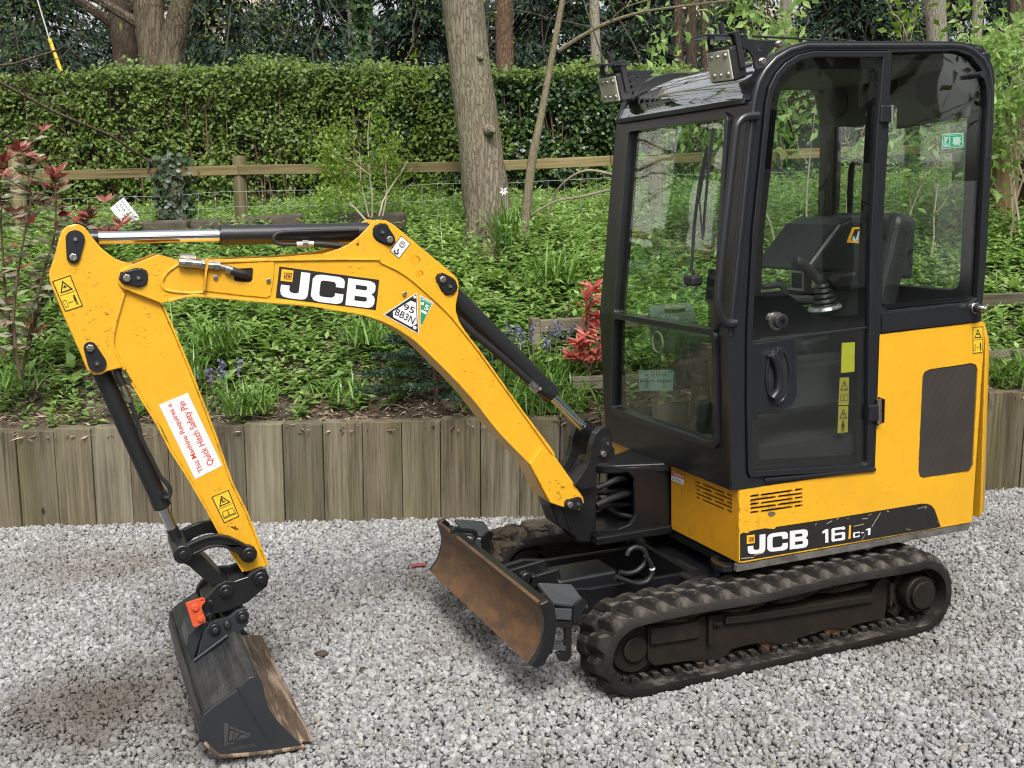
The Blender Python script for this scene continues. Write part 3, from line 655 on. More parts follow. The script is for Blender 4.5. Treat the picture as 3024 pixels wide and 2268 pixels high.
# ---- trees
def branch_tree(mb, p, d, L, r, depth, spread=.55, up=.15, tips=None, kink=.16):
    n = 5; path = [p.copy()]; rr = [r]; q = p.copy(); dd = d.copy()
    for i in range(n):
        dd = (dd + Vector((random.gauss(0, kink), random.gauss(0, kink), random.gauss(0, kink)+up*.12))).normalized(); q = q + dd*(L/n); path.append(q.copy()); rr.append(r*(1-.55*(i+1)/n))
        if depth > 0 and i >= 1:
            for _ in range(1 if depth > 1 else 2):
                if random.random() < .8:
                    a = dd.orthogonal().normalized(); a.rotate(Matrix.Rotation(random.uniform(0, 6.28), 3, dd)); nd = (dd*(1-spread)+a*spread+Vector((0, 0, up*.4))).normalized()
                    branch_tree(mb, q, nd, L*random.uniform(.45, .7), rr[-1]*.6, depth-1, spread, up, tips, kink)
    mb.tube(path, rr, 7 if r > .03 else (5 if r > .008 else 3), caps=r > .02)
    if tips is not None: tips += [tuple(x) for x in path[2:]]
def trunk(path, radii, name, mat, parent, n=20, lumps=.06):
    mb = MB(); P = smooth_path(path, 6); m_ = len(P); rs = list(np.interp(np.linspace(0, 1, m_), np.linspace(0, 1, len(radii)), radii)); mb.tube(P, rs, n)
    mb.v = [tuple(Vector(v) + (Vector(v)-P[min(m_-1, i//n)])*(noise.noise(Vector(v)*6)*lumps*2)) for i, v in enumerate(mb.v)]
    return mb.build(name, mat, parent, smooth=True), P
def crown_leaves(tips, n, size, mat, name, parent, sp=.08, w=.6):
    T = np.array(tips); k = RNG.integers(0, len(T), n); P = T[k] + RNG.normal(0, sp, (n, 3)); L = RNG.uniform(.6, 1.2, n)*size
    V, F = leaf_geo(P, rand_dirs(n, -.2), rand_dirs(n, .8), L, L*w); return link(name, fast_mesh(V, F), mat, parent)
def tree(label, base, top, radii, mat, cat='tree', name='tree', limbs=(), leaf=None, nleaf=0, lsize=.05, group=None, twig=None):
    t = empty(name, (0, 0, 0)); tag(t, label, cat, group)
    mid = [base.lerp(top, f)+Vector((random.uniform(-.03, .03), random.uniform(-.03, .03), 0)) for f in (.33, .66)]
    trunk([base, *mid, top], radii, 'trunk', mat, t)
    mb = MB(); tips = []
    for (f, az, el, L, r, dep) in limbs:
        d = Vector((math.cos(az)*math.cos(el), math.sin(az)*math.cos(el), math.sin(el))); branch_tree(mb, base.lerp(top, f), d, L, r, dep, tips=tips)
    if mb.v: mb.build('branches', twig or mat, t)['kind'] = 'stuff'
    if leaf and tips: crown_leaves(tips, nleaf, lsize, leaf, 'crown', t)
    return t
def gpt(px, py, t): return att(px, py, t)
# the big leaning trunk in front of the hedge
b0, t0 = gpt(1445, 660, 8.2), gpt(1358, -60, 8.0); ext = t0 + (t0-b0)*1.2
tr = empty('leaning_tree', (0, 0, 0)); tag(tr, 'thick leaning tree trunk with ridged grey-brown bark growing up through the bank', 'tree')
trunk([b0-Vector((0, 0, .25)), b0+(t0-b0)*.05, b0.lerp(t0, .5), t0, ext], [.235, .172, .152, .143, .11], 'trunk', BARK1, tr, 40, .05)
mb = MB(); tips = []
for i in range(7):
    a = i*.9+.4; branch_tree(mb, t0.lerp(ext, .25+.1*i), Vector((math.cos(a)*.8, math.sin(a)*.8, .5)).normalized(), 2.6, .05, 2, tips=tips)
mb.build('branches', BARK3, tr); crown_leaves(tips, 700, .045, SPRING, 'crown', tr, .12)
mb = MB()
for px, py in ((1440, 385), (1405, 170), (1385, 70)):
    p = gpt(px, py, 8.0); d = Vector((.1, -1, -.1)); MB().tube([p+d*-.10, p+d*.06, p+d*.10], [.06, .035, .012], 12).build('knot', BARK1, tr, smooth=True)
# the thin leaning sapling with a side branch
b0, m0, t0 = gpt(1540, 640, 7.9), gpt(1600, 330, 7.9), gpt(1665, -20, 7.9)
tr = empty('sapling', (0, 0, 0)); tag(tr, 'slender leaning sapling with one long side branch, right of the thick trunk', 'tree')
trunk([b0-Vector((0, 0, .2)), b0.lerp(m0, .5), m0, t0, t0+(t0-m0)*1.3], [.036, .032, .026, .02, .01], 'trunk', BARKT, tr, 10, .03)
mb = MB(); pts = [gpt(a, b2, 7.9-.05*i) for i, (a, b2) in enumerate([(1650, 150), (1720, 105), (1800, 65), (1900, 35), (2040, 15), (2200, -5)])]
mb.tube(smooth_path(pts, 4), list(np.linspace(.016, .006, 21)), 6); mb.tube(smooth_path([gpt(1800, 65, 7.7), gpt(1850, 20, 7.6), gpt(1960, -10, 7.5)], 4), .006, 5)
mb.tube(smooth_path([gpt(1620, 260, 7.9), gpt(1600, 250, 7.85), gpt(1580, 265, 7.8)], 3), .004, 4)
tips = []
for a, b2 in ((1900, 35), (2040, 15), (1850, 20)): branch_tree(mb, gpt(a, b2, 7.5), Vector((.5, .1, .4)).normalized(), .6, .005, 1, tips=tips)
mb.build('branches', BARKT, tr); crown_leaves(tips, 60, .035, SPRING, 'crown', tr, .03)
# arching bare canes under the rail
tr = empty('bramble_canes', (0, 0, 0)); tag(tr, 'bare arching bramble canes beside the cab below the fence rail', 'bramble')
mb = MB(); mb.tube(smooth_path([gpt(1620, 640, 7.7), gpt(1640, 570, 7.6), gpt(1690, 520, 7.5), gpt(1745, 503, 7.4), gpt(1830, 520, 7.3)], 5), .008, 6)
mb.tube(smooth_path([gpt(1570, 635, 7.6), gpt(1640, 595, 7.5), gpt(1720, 580, 7.4), gpt(1800, 560, 7.3)], 5), .008, 6); mb.build('cane', TWIGP, tr)
# trunks behind the hedge
def straight(label, px, half, t, mat, lean=0, **kw):
    tp = gpt(px+lean, -40, t); bs = gpt(px, 330, t); d = (tp-bs).normalized(); r = half*t/FOC
    return tree(label, bs-d*1.5, tp+d*kw.pop('ext', 4.0), [r*1.15, r, r*.92, r*.55], mat, **kw)
LB = [(.5+.05*i, i*1.3, .35, 2.4, .045, 2) for i in range(7)]
straight('pale trunk clad with dark ivy behind the hedge, left of the leaning tree', 1066, 34, 13.5, BARK3, -8, limbs=[(.42, .3, .7, 2.6, .05, 2), (.48, 2.6, .5, 2.4, .04, 2), (.6, 4.4, .4, 2.2, .04, 2)], leaf=SPRING, nleaf=900, lsize=.05)
straight('straight dark red-brown trunk just right of the leaning tree, behind the hedge', 1494, 27, 14.5, BARK4, -4, limbs=LB[:3], leaf=CONIF, nleaf=700, lsize=.1)
straight('pale narrow trunk behind the hedge above the left cab lamp', 1762, 15, 13, BARK3, -12, limbs=LB[:3], leaf=SPRING, nleaf=250)
for px, hw, tt, lab in ((2010, 14, 14, 'first of the dim trunks above the cab roof glass'), (2048, 16, 15, 'second of the dim trunks above the cab roof glass'), (2090, 14, 13.5, 'third and rightmost of the dim trunks above the cab roof glass')):
    straight(lab, px, hw, tt, BARK2, -6, limbs=LB[:4], leaf=CONIF, nleaf=300, lsize=.09)
straight('twiggy trunk above the middle of the cab roof', 2318, 18, 13, BARK3, 4, limbs=LB[:5], leaf=SPRING, nleaf=500)
straight('pale forked trunk above the rear of the cab', 2770, 30, 11, BARK3, -14, limbs=[(.4, .2, 1.0, 2.5, .08, 2), (.45, 2.5, .5, 2, .04, 2)], leaf=SPRING, nleaf=700)
straight('slim pale trunk beside the forked trunk above the rear of the cab', 2870, 16, 11, BARK3, 22, limbs=LB[:2], leaf=SPRING, nleaf=300)
straight('dark trunk at the far right edge of the picture', 3012, 22, 9.5, BARK2, -10, limbs=LB[:4], leaf=SPRING, nleaf=500)
# twin-stemmed tree on the left
for lab, px, hw, tt, mt, ln in (('dark thick trunk at upper left behind the hedge, left one of a close pair', 392, 35, 13.0, BARK2, -42), ('brown forked trunk at upper left behind the hedge, right one of a close pair', 470, 44, 12.6, BARK5, -45)):
    tw = straight(lab, px, hw, tt, mt, ln, limbs=[(.35, 2.9, .45, 3.2, .06, 3), (.38, .2, .6, 3.0, .07, 3), (.45, 3.5, .25, 2.8, .04, 3), (.5, 5.2, .2, 2.6, .04, 3), (.6, 1, .5, 2.6, .04, 2)], leaf=SPRING, nleaf=300, lsize=.04)
trunk([gpt(490, 330, 12.5), gpt(505, 150, 12.5), gpt(545, -20, 12.4), gpt(620, -300, 12.2)], [.15, .135, .12, .10], 'trunk', BARK5, tw, 16)
# dark conifers filling the background
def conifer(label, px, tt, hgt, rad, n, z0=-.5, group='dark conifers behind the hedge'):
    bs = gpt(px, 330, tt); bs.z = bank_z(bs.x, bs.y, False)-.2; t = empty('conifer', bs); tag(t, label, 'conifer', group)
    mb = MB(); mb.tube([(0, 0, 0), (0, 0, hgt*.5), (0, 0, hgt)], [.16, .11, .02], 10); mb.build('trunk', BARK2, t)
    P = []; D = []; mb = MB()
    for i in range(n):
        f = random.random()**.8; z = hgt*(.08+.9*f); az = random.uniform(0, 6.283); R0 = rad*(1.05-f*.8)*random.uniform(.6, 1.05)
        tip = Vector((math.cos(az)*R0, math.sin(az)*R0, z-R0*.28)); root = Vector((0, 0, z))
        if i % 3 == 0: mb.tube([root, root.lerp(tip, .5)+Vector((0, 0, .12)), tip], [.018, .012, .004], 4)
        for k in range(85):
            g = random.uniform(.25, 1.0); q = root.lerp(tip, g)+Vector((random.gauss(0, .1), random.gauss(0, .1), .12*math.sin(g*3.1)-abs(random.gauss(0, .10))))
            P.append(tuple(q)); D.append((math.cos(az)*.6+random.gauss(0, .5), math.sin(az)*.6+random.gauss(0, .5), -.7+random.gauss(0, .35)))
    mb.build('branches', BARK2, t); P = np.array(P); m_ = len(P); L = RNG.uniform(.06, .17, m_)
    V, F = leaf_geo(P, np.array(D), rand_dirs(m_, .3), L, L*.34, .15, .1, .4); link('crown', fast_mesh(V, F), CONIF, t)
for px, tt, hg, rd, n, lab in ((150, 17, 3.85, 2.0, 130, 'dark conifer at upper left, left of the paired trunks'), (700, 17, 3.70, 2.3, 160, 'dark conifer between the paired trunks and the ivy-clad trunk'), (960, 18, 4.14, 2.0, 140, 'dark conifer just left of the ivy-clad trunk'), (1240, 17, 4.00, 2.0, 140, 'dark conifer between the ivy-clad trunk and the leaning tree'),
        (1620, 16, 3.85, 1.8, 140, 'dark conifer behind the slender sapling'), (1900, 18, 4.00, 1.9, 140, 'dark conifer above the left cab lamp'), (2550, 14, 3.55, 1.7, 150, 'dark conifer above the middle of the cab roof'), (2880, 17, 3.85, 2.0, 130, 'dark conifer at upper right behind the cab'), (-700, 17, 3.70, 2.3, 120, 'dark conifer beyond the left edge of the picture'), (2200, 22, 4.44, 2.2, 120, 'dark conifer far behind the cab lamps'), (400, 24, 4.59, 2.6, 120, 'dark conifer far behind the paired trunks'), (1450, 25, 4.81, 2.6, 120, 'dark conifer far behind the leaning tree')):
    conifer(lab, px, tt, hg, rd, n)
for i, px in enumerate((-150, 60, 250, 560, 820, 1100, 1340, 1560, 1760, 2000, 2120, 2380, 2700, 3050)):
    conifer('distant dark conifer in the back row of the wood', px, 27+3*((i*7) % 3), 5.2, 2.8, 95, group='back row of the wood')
# thicket of bare twigs behind the hedge
tr = empty('bare_thicket', (0, 0, 0)); tag(tr, 'tangle of bare twigs and budding shoots behind the hedge', 'thicket', kind='stuff')
mb = MB(); tips = []
for px in range(-300, 3100, 150):
    p = gpt(px+random.uniform(-40, 40), 300, random.uniform(11.5, 14)); branch_tree(mb, p, Vector((random.gauss(0, .3), random.gauss(0, .2), 1)).normalized(), random.uniform(1.2, 2.2), .012, 2, .6, .05, tips, .22)
mb.build('twigs', simple('grey_twig', (.055, .048, .038), .9), tr); crown_leaves(tips, 3200, .04, SPRING, 'shoots', tr, .10)

# ---- house roofs glimpsed between the trees
def house(label, px, py, t, wd, ht, dp, rz):
    p = gpt(px, py, t); h = empty('house', p); h.rotation_euler = (0, 0, rz); tag(h, label, 'house')
    rend = simple('pale_render', (.66, .62, .59), .9, vary=.08); tile = simple('pink_roof_tiles', (.34, .26, .23), .85, vary=.3, vscale=3, bumpy=.4, bscale=12); dk = simple('window_dark', (.03, .035, .04), .15)
    MB().box((0, 0, ht/2), (wd, dp, ht)).build('wall', rend, h)
    a, b2, r = wd/2+.3, dp/2+.3, ht+2.2
    MB().add([(-a, -b2, ht), (a, -b2, ht), (a, b2, ht), (-a, b2, ht), (-a, 0, r), (a, 0, r)], [(0, 1, 5, 4), (2, 3, 4, 5), (0, 4, 3), (1, 2, 5), (0, 3, 2, 1)]).build('roof', tile, h)
    for sx in (-.3, 0, .3):
        f = MB().box((wd*sx, -dp/2-.02, ht*.55), (1.0, .06, 1.1)).build('window', simple('white_frame', (.75, .75, .75), .5), h); MB().box((wd*sx, -dp/2-.06, ht*.55), (.84, .04, .94)).build('pane', dk, f)
house('pale house with pinkish tiled roof glimpsed between the trunks at upper left', 640, 200, 46, 5, 1.2, 6, -.35)
house('pale house with tiled roof glimpsed above the cab lamps', 2060, 205, 48, 5, 1.2, 6, -.35)

house('long white rendered house beyond the left edge of the picture', -1500, 500, 19, 9, 4.2, 6, .3)
house('white rendered house across the drive, behind the viewer', 0, 0, 0, 7, 4.6, 6, math.pi);
for _o in list(COL.objects):
    if _o.get('label', '').startswith('white rendered house across'): _o.location = (8.0, -15.5, 0)

# ---- shrubs and small plants
def photinia():
    o = empty('photinia_shrub', (0, 0, 0)); tag(o, 'young shrub with glossy red new leaves at the left edge, above the wall', 'shrub')
    mb = MB(); old = []; red = []
    stems = [[(60, 1120), (40, 950), (60, 760), (90, 600), (75, 480), (55, 440)], [(60, 1120), (20, 900), (5, 700), (0, 560), (10, 470)], [(65, 1110), (95, 950), (125, 820), (160, 700), (165, 590), (158, 520)], [(70, 1080), (120, 900), (180, 780), (225, 720), (250, 670), (262, 640)],
             [(100, 940), (190, 810), (260, 740), (300, 715), (325, 695)], [(40, 1000), (-40, 800), (-90, 640), (-110, 520)], [(20, 1060), (-80, 900), (-160, 740)]]
    for i, st in enumerate(stems):
        P = smooth_path([att(a, b2, 6.55+.05*i-.25*(1-(b2-400)/700)) for a, b2 in st], 5); mb.tube(P, list(np.linspace(.010, .003, len(P))), 6)
        m_ = len(P)
        for k in range(3, m_):
            for _ in range(5 if k < m_-2 else 6):
                a = random.uniform(0, 6.28); up = .15 if k < m_-3 else .7
                (red if (k > m_-5 or random.random() < .16) else old).append((P[k], Vector((math.cos(a), math.sin(a), up+random.uniform(-.4, .5)))))
        if i < 5:
            for _ in range(3):
                k = random.randrange(m_//2, m_-2); q = P[k]; d = Vector((random.gauss(0, 1), random.gauss(0, .6), .9)).normalized(); e = q+d*random.uniform(.08, .2); mb.tube([q, e], [.004, .002], 4)
                for j in range(7): a = j*.9; red.append((e, Vector((math.cos(a), math.sin(a), .8)))) if j < 4 else old.append((q.lerp(e, .6), Vector((math.cos(a), math.sin(a), .2))))
    mb.build('stems', TWIG, o)
    for nm, arr, mt, s_ in (('green_leaves', old, OLIVEL, .105), ('red_leaves', red, REDL, .09)):
        P = np.array([tuple(a) for a, _ in arr]); D = np.array([tuple(b2) for _, b2 in arr]); n = len(P); L = RNG.uniform(.7, 1.2, n)*s_
        V, F = leaf_geo(P, D, np.array([0, -.5, .8])+RNG.normal(0, .5, (n, 3)), L, L*.36, .25, .12); link(nm, fast_mesh(V, F), mt, o)
photinia()
def pieris():
    o = empty('pieris_shrub', (0, 0, 0)); tag(o, 'small shrub of bright pink-red leaves beside the front edge of the cab', 'shrub'); mb = MB(); arr = []
    for st in ([(1745, 1110), (1740, 1040), (1730, 960), (1745, 880), (1750, 850)], [(1745, 1110), (1725, 1050), (1705, 1010)], [(1750, 1100), (1765, 1030), (1775, 960), (1770, 930)], [(1740, 1080), (1710, 1065), (1690, 1050)], [(1745, 1090), (1760, 1060), (1800, 1020)]):
        P = smooth_path([att(a, b2, 6.62+random.uniform(-.08, .08)) for a, b2 in st], 5); mb.tube(P, list(np.linspace(.007, .003, len(P))), 5)
        for k in range(4, len(P)):
            for _ in range(6): a = random.uniform(0, 6.28); arr.append((P[k], Vector((math.cos(a), math.sin(a), random.uniform(.1, 1.1)))))
    mb.build('stems', TWIG, o); P = np.array([tuple(a) for a, _ in arr]); D = np.array([tuple(b2) for _, b2 in arr]); n = len(P); L = RNG.uniform(.055, .10, n)
    V, F = leaf_geo(P, D, np.array([0, -.4, .8])+RNG.normal(0, .5, (n, 3)), L, L*.32, .25, .15); link('leaves', fast_mesh(V, F), PINKL, o)
pieris()
def young_fir():
    bs = att(1290, 1215, 6.7); o = empty('young_fir', bs); tag(o, 'young dark green fir tree under the arch of the boom', 'fir tree'); mb = MB(); P = []; D = []
    mb.tube([(0, 0, -.05), (0, 0, .45), (.01, 0, .78)], [.018, .012, .004], 7)
    for i in range(44):
        f = (i+.5)/44; z = .06+.66*f; az = i*2.4; R0 = (.50*(1-f)**.8+.06)*random.uniform(.8, 1.1); tip = Vector((math.cos(az)*R0, math.sin(az)*R0, z+R0*.12)); root = Vector((0, 0, z)); mb.tube([root, tip], [.006, .002], 4)
        subs = [(root, tip)]
        for _ in range(6):
            g = random.uniform(.3, .9); q = root.lerp(tip, g); s = random.choice((-1, 1)); a2 = az+s*random.uniform(.5, .9); subs.append((q, q+Vector((math.cos(a2), math.sin(a2), .1))*R0*(1-g*.6)*.5))
        for a, b2 in subs:
            d = (b2-a); L = d.length
            for k in range(int(L/.0022)):
                q = a.lerp(b2, random.uniform(.1, 1)); s = random.uniform(0, 6.28); e = d.orthogonal().normalized(); e.rotate(Matrix.Rotation(s, 3, d.normalized())); P.append(tuple(q)); D.append(tuple((d.normalized()*.6+e*.7)+Vector((0, 0, .25))))
    mb.build('trunk', TWIG, o); P = np.array(P); n = len(P); L = RNG.uniform(.022, .036, n); V, F = leaf_geo(P, np.array(D), rand_dirs(n), L, L*.30); link('crown', fast_mesh(V, F), FIRM, o)
young_fir()
def strap_clump(label, px, py, t, n, hgt, flowers=0, name='strap_leaved_clump', spread=.1, group=None, droop=.55):
    bs = att(px, py, t); bs.z = max(bs.z, bank_z(bs.x, bs.y)-.02) if abs(bank_z(bs.x, bs.y)-bs.z) < .4 else bs.z
    o = empty(name, bs); tag(o, label, 'plant', group); P = np.zeros((n, 3)); P[:, :2] = RNG.normal(0, spread*.5, (n, 2))
    V, F = blade_geo(P, RNG.uniform(0, 6.28, n), RNG.uniform(.6, 1.1, n)*hgt, RNG.uniform(.009, .016, n), RNG.uniform(.1, .7, n), RNG.uniform(.1, droop, n), 5); link('leaves', fast_mesh(V, F), STRAP, o)
    if flowers:
        mb = MB(); fp = []
        for i in range(flowers):
            q = Vector((random.gauss(0, spread*.7), random.gauss(0, spread*.5), 0)); e = q+Vector((random.gauss(0, .03), random.gauss(0, .03), hgt*random.uniform(1.0, 1.3))); mb.tube([q, q.lerp(e, .6), e], [.004, .003, .002], 4)
            for k in range(9): fp.append(tuple(e+Vector((random.gauss(0, .012), random.gauss(0, .012), -k*.011))))
        mb.build('flower_stems', STEM, o)['kind'] = 'stuff'; fp = np.array(fp); m_ = len(fp); gs = []
        for _ in range(4): gs.append(leaf_geo(fp, rand_dirs(m_, -.8), rand_dirs(m_), np.full(m_, .022), np.full(m_, .012)))
        V, F = join_geo(gs); link('bells', fast_mesh(V, F), BLUEF, o)['kind'] = 'stuff'
strap_clump('strap-leaved green clump with bluebells beside the dipper arm, above the wall', 720, 1215, 6.55, 150, .26, 4, spread=.16)
strap_clump('bluebell clump between the boom cylinder and the timber edging', 1630, 1130, 6.75, 90, .28, 8, spread=.16)
strap_clump('arching strap-leaved clump directly behind the boom cylinder, above the wall', 1600, 1215, 6.5, 230, .36, 0, spread=.2, droop=.75)
strap_clump('bluebell clump just left of the boom cylinder', 1500, 1130, 6.7, 80, .30, 5, spread=.15)
strap_clump('tall upright daffodil leaves at the foot of the leaning trunk', 1500, 720, 7.9, 80, .42, 0, spread=.12, droop=.4)
strap_clump('grassy tuft left of the dipper arm', 560, 1120, 6.8, 60, .28, 0, spread=.12)
strap_clump('arching strap-leaved clump beside the counterweight at the right edge', 2990, 1130, 6.75, 160, .32, 0, spread=.2, droop=.75)
strap_clump('grassy tuft on the bank under the middle of the boom', 1080, 1010, 7.0, 70, .26, 0, spread=.15)
for lab, px, py, t_, n_, hh in (('thin grassy tuft at the far left edge above the wall', 30, 1150, 6.75, 60, .26), ('low strappy tuft between the two left cylinders, above the wall', 470, 1200, 6.6, 70, .2), ('upright strappy tuft left of the young fir', 1010, 1170, 6.65, 60, .2), ('leafy tuft on the bank above the dipper decal', 640, 1020, 6.95, 90, .3), ('pale strappy tuft right of the young fir', 1420, 1200, 6.55, 60, .2), ('tall grassy tuft on the upper bank left of the trunk', 930, 860, 7.4, 90, .36), ('grassy tuft on the upper bank beside the cab', 1640, 830, 7.4, 90, .34)):
    strap_clump(lab, px, py, t_, n_, hh, 0, spread=.16, droop=.6)
o = empty('dead_stalks', (0, 0, 0)); tag(o, 'pale dead stalks lying across the bed above the wall', 'stalks', kind='stuff'); mb = MB(); Ps, u_, v_ = bank_pts(110, .05, 1.3)
for p in Ps:
    a = random.uniform(0, 6.28); L_ = random.uniform(.12, .45); e = random.uniform(-.1, .5); q = Vector(p)+Vector((0, 0, .03)); d_ = Vector((math.cos(a), math.sin(a), e)); mb.tube([q, q+d_*L_*.5+Vector((0, 0, .02)), q+d_*L_], [.003, .0025, .0015], 4)
mb.build('stalk', TWIGP, o)
def loose_shrub(label, stems, n, size, mat, tt, name='shrub', wf=.55):
    o = empty(name, (0, 0, 0)); tag(o, label, 'shrub'); mb = MB(); tips = []
    for (a, b2, c2, d2) in stems:
        p, q = att(a, b2, tt+random.uniform(-.2, .2)), att(c2, d2, tt+random.uniform(-.3, .3)); branch_tree(mb, p, (q-p).normalized(), (q-p).length, .008, 2, .5, .1, tips, .12)
    mb.build('stems', TWIGP, o); crown_leaves(tips, n, size, mat, 'leaves', o, .04, wf)
loose_shrub('wispy pale green shrub growing up through the fence left of the leaning trunk', [(1100, 640, 1105, 330), (1120, 640, 1160, 400), (1090, 640, 1040, 440), (1130, 640, 1210, 470), (1080, 650, 1000, 560)], 3000, .036, SPRING, 8.0)
loose_shrub('tall leafy green shrub filling the right edge beside the cab', [(2985, 700, 2960, 200), (3000, 700, 3020, 250), (3010, 650, 2990, 330), (2960, 600, 2935, 280), (3040, 640, 3080, 200), (2950, 420, 2985, 150)], 2600, .075, LEAFG, 7.9, wf=.45)
loose_shrub('leafy elder shrub seen through the cab windows', [(2300, 760, 2280, 250), (2380, 760, 2400, 300), (2500, 760, 2480, 330), (2660, 760, 2680, 400), (2750, 760, 2790, 450), (2240, 760, 2210, 350)], 2200, .08, LEAFG, 7.6, wf=.45)
loose_shrub('budding bush with fresh green tips above the rear of the cab', [(2700, 300, 2690, 60), (2660, 320, 2640, 110), (2740, 300, 2760, 90)], 120, .075, SPRING, 8.4)
# ivy on the fence post
o = empty('ivy', (0, 0, 0)); tag(o, 'dense dark ivy smothering a fence post', 'ivy'); n = 1500; a = RNG.uniform(0, 6.28, n); z = -RNG.uniform(-.05, .95, n)
rad = .085+np.abs(RNG.normal(0, .045, n)) ; P = np.stack([IVYPOST.x+np.cos(a)*rad, IVYPOST.y+np.sin(a)*rad, IVYPOST.z+z], 1); Nn = np.stack([np.cos(a), np.sin(a), np.full(n, .5)], 1)+RNG.normal(0, .3, (n, 3))
L = RNG.uniform(.03, .06, n); V, F = leaf_geo(P, np.cross(Nn, rand_dirs(n))+np.array([0, 0, -.4]), Nn, L, L*.9); link('leaves', fast_mesh(V, F), leafmat('grey_ivy', [(.03, .05, .03), (.06, .085, .05), (.10, .13, .08)], rough=.35, trans=.1), o)
MB().tube([(IVYPOST.x+.07, IVYPOST.y-.05, IVYPOST.z-.9), (IVYPOST.x+.06, IVYPOST.y-.06, IVYPOST.z-.4), (IVYPOST.x, IVYPOST.y-.07, IVYPOST.z)], .012, 6).build('stem', TWIG, o)
# ivy up the pale trunk
o = empty('ivy', (0, 0, 0)); tag(o, 'dark ivy climbing the pale trunk behind the hedge', 'ivy'); n = 420; P = []
for i in range(n):
    p = att(1066+random.uniform(-30, 24), random.uniform(-60, 200), 13.3+random.uniform(-.05, .05)); P.append(tuple(p))
P = np.array(P); L = RNG.uniform(.05, .1, n); V, F = leaf_geo(P, rand_dirs(n, -.6), rand_dirs(n)+np.array([-.6, -1.4, .3]), L, L*.9); link('leaves', fast_mesh(V, F), IVY, o)
# white blossom by the trunk
o = empty('white_flower', (0, 0, 0)); tag(o, 'single white daffodil flower beside the foot of the leaning trunk', 'flower'); p = att(1487, 563, 7.8); P = np.repeat(np.array([tuple(p)]), 6, 0); a = np.arange(6)*1.05
V, F = leaf_geo(P, np.stack([np.cos(a), np.full(6, -.4), np.sin(a)-.4], 1), np.tile([0, -1., .2], (6, 1)), np.full(6, .035), np.full(6, .016)); link('petals', fast_mesh(V, F), WHITE, o)
MB().tube([p, p+Vector((.02, .03, -.3))], .004, 5).build('stem', STEM, o)

# ---- trees on the other side of the drive (seen mirrored in the cab glass)
for i, (x, y, h, r) in enumerate(((-6.5, 4.2, 8, .16), (-8.5, 7.5, 9, .2), (-5.2, 8.2, 8, .15), (-11, 5, 9, .2), (3.5, -9, 8, .2), (7.2, -9.8, 9, .22), (0.5, -11.5, 9, .2), (-5, -10, 8, .2), (10, -8, 8, .2), (12.5, -4.5, 8, .2), (-10, -4, 9, .2))):
    b0 = Vector((x, y, 0 if vdist(x, y) < 0 else bank_z(x, y, False))); t = tree(('bare-branched tree beyond the left edge of the picture' if i < 4 else 'tree on the near side of the drive, behind the viewer'), b0, b0+Vector((.3, .2, h)), [r, r*.8, r*.6, r*.2], BARK2, limbs=[(.22+.06*k, k*2.2+i, .45, h*.42, r*.35, 3) for k in range(9)], leaf=HEDGE, nleaf=260 if i < 4 else 3500, lsize=.07 if i < 4 else .2, group='trees outside the picture')
# hedge across the drive
o = empty('far_side_hedge', (3, -12, 0)); tag(o, 'hedge on the near side of the drive, behind the viewer', 'hedge'); n = 9000
P = np.stack([RNG.uniform(-14, 3, n), RNG.normal(0, .5, n), RNG.uniform(0, 2.2, n)], 1); L = RNG.uniform(.12, .22, n); V, F = leaf_geo(P, rand_dirs(n), rand_dirs(n)+np.array([0, .8, .5]), L, L*.6); link('foliage', fast_mesh(V, F), HEDGE, o)
MB().box((-5.5, 0, 1), (17, .6, 2)).build('dark_core', bpy.data.materials['hedge_inside'], o)  # same added dark core inside this hedge

# ================================================================== EXCAVATOR
EX = empty('mini_excavator', (0, 0, 0)); tag(EX, 'yellow and black tracked mini excavator with glazed cab parked on the gravel', 'excavator')
YB = .06; YBF = YB-.085; YDF = YB-.065      # boom centre line, boom side face, dipper side face
C17 = crop(1700, 1600, .27125); CL = crop(2700, 900, .14647); CX = crop(2524, 400, .22604)
def remap(mb, f): mb.v = [tuple(f(*v)) for v in mb.v]; return mb
def ring_y(cx, cz, r, y0, y1, n=24, mb=None):
    return (mb or MB()).cyl((cx, y0, cz), (cx, y1, cz), r, n=n)
def inset(poly, d):
    """shift a closed (x, z) outline inwards by d"""
    n = len(poly); area = sum(poly[i][0]*poly[(i+1) % n][1]-poly[(i+1) % n][0]*poly[i][1] for i in range(n)); s = 1 if area > 0 else -1; out = []
    for i in range(n):
        a, b2, c2 = Vector(poly[i-1]), Vector(poly[i]), Vector(poly[(i+1) % n]); e1 = (b2-a).normalized(); e2 = (c2-b2).normalized()
        n1 = Vector((-e1.y, e1.x))*s; n2 = Vector((-e2.y, e2.x))*s; q = b2 + (n1+n2)/max(.6, 1+n1.dot(n2))*d; out.append((q.x, q.y))
    return out

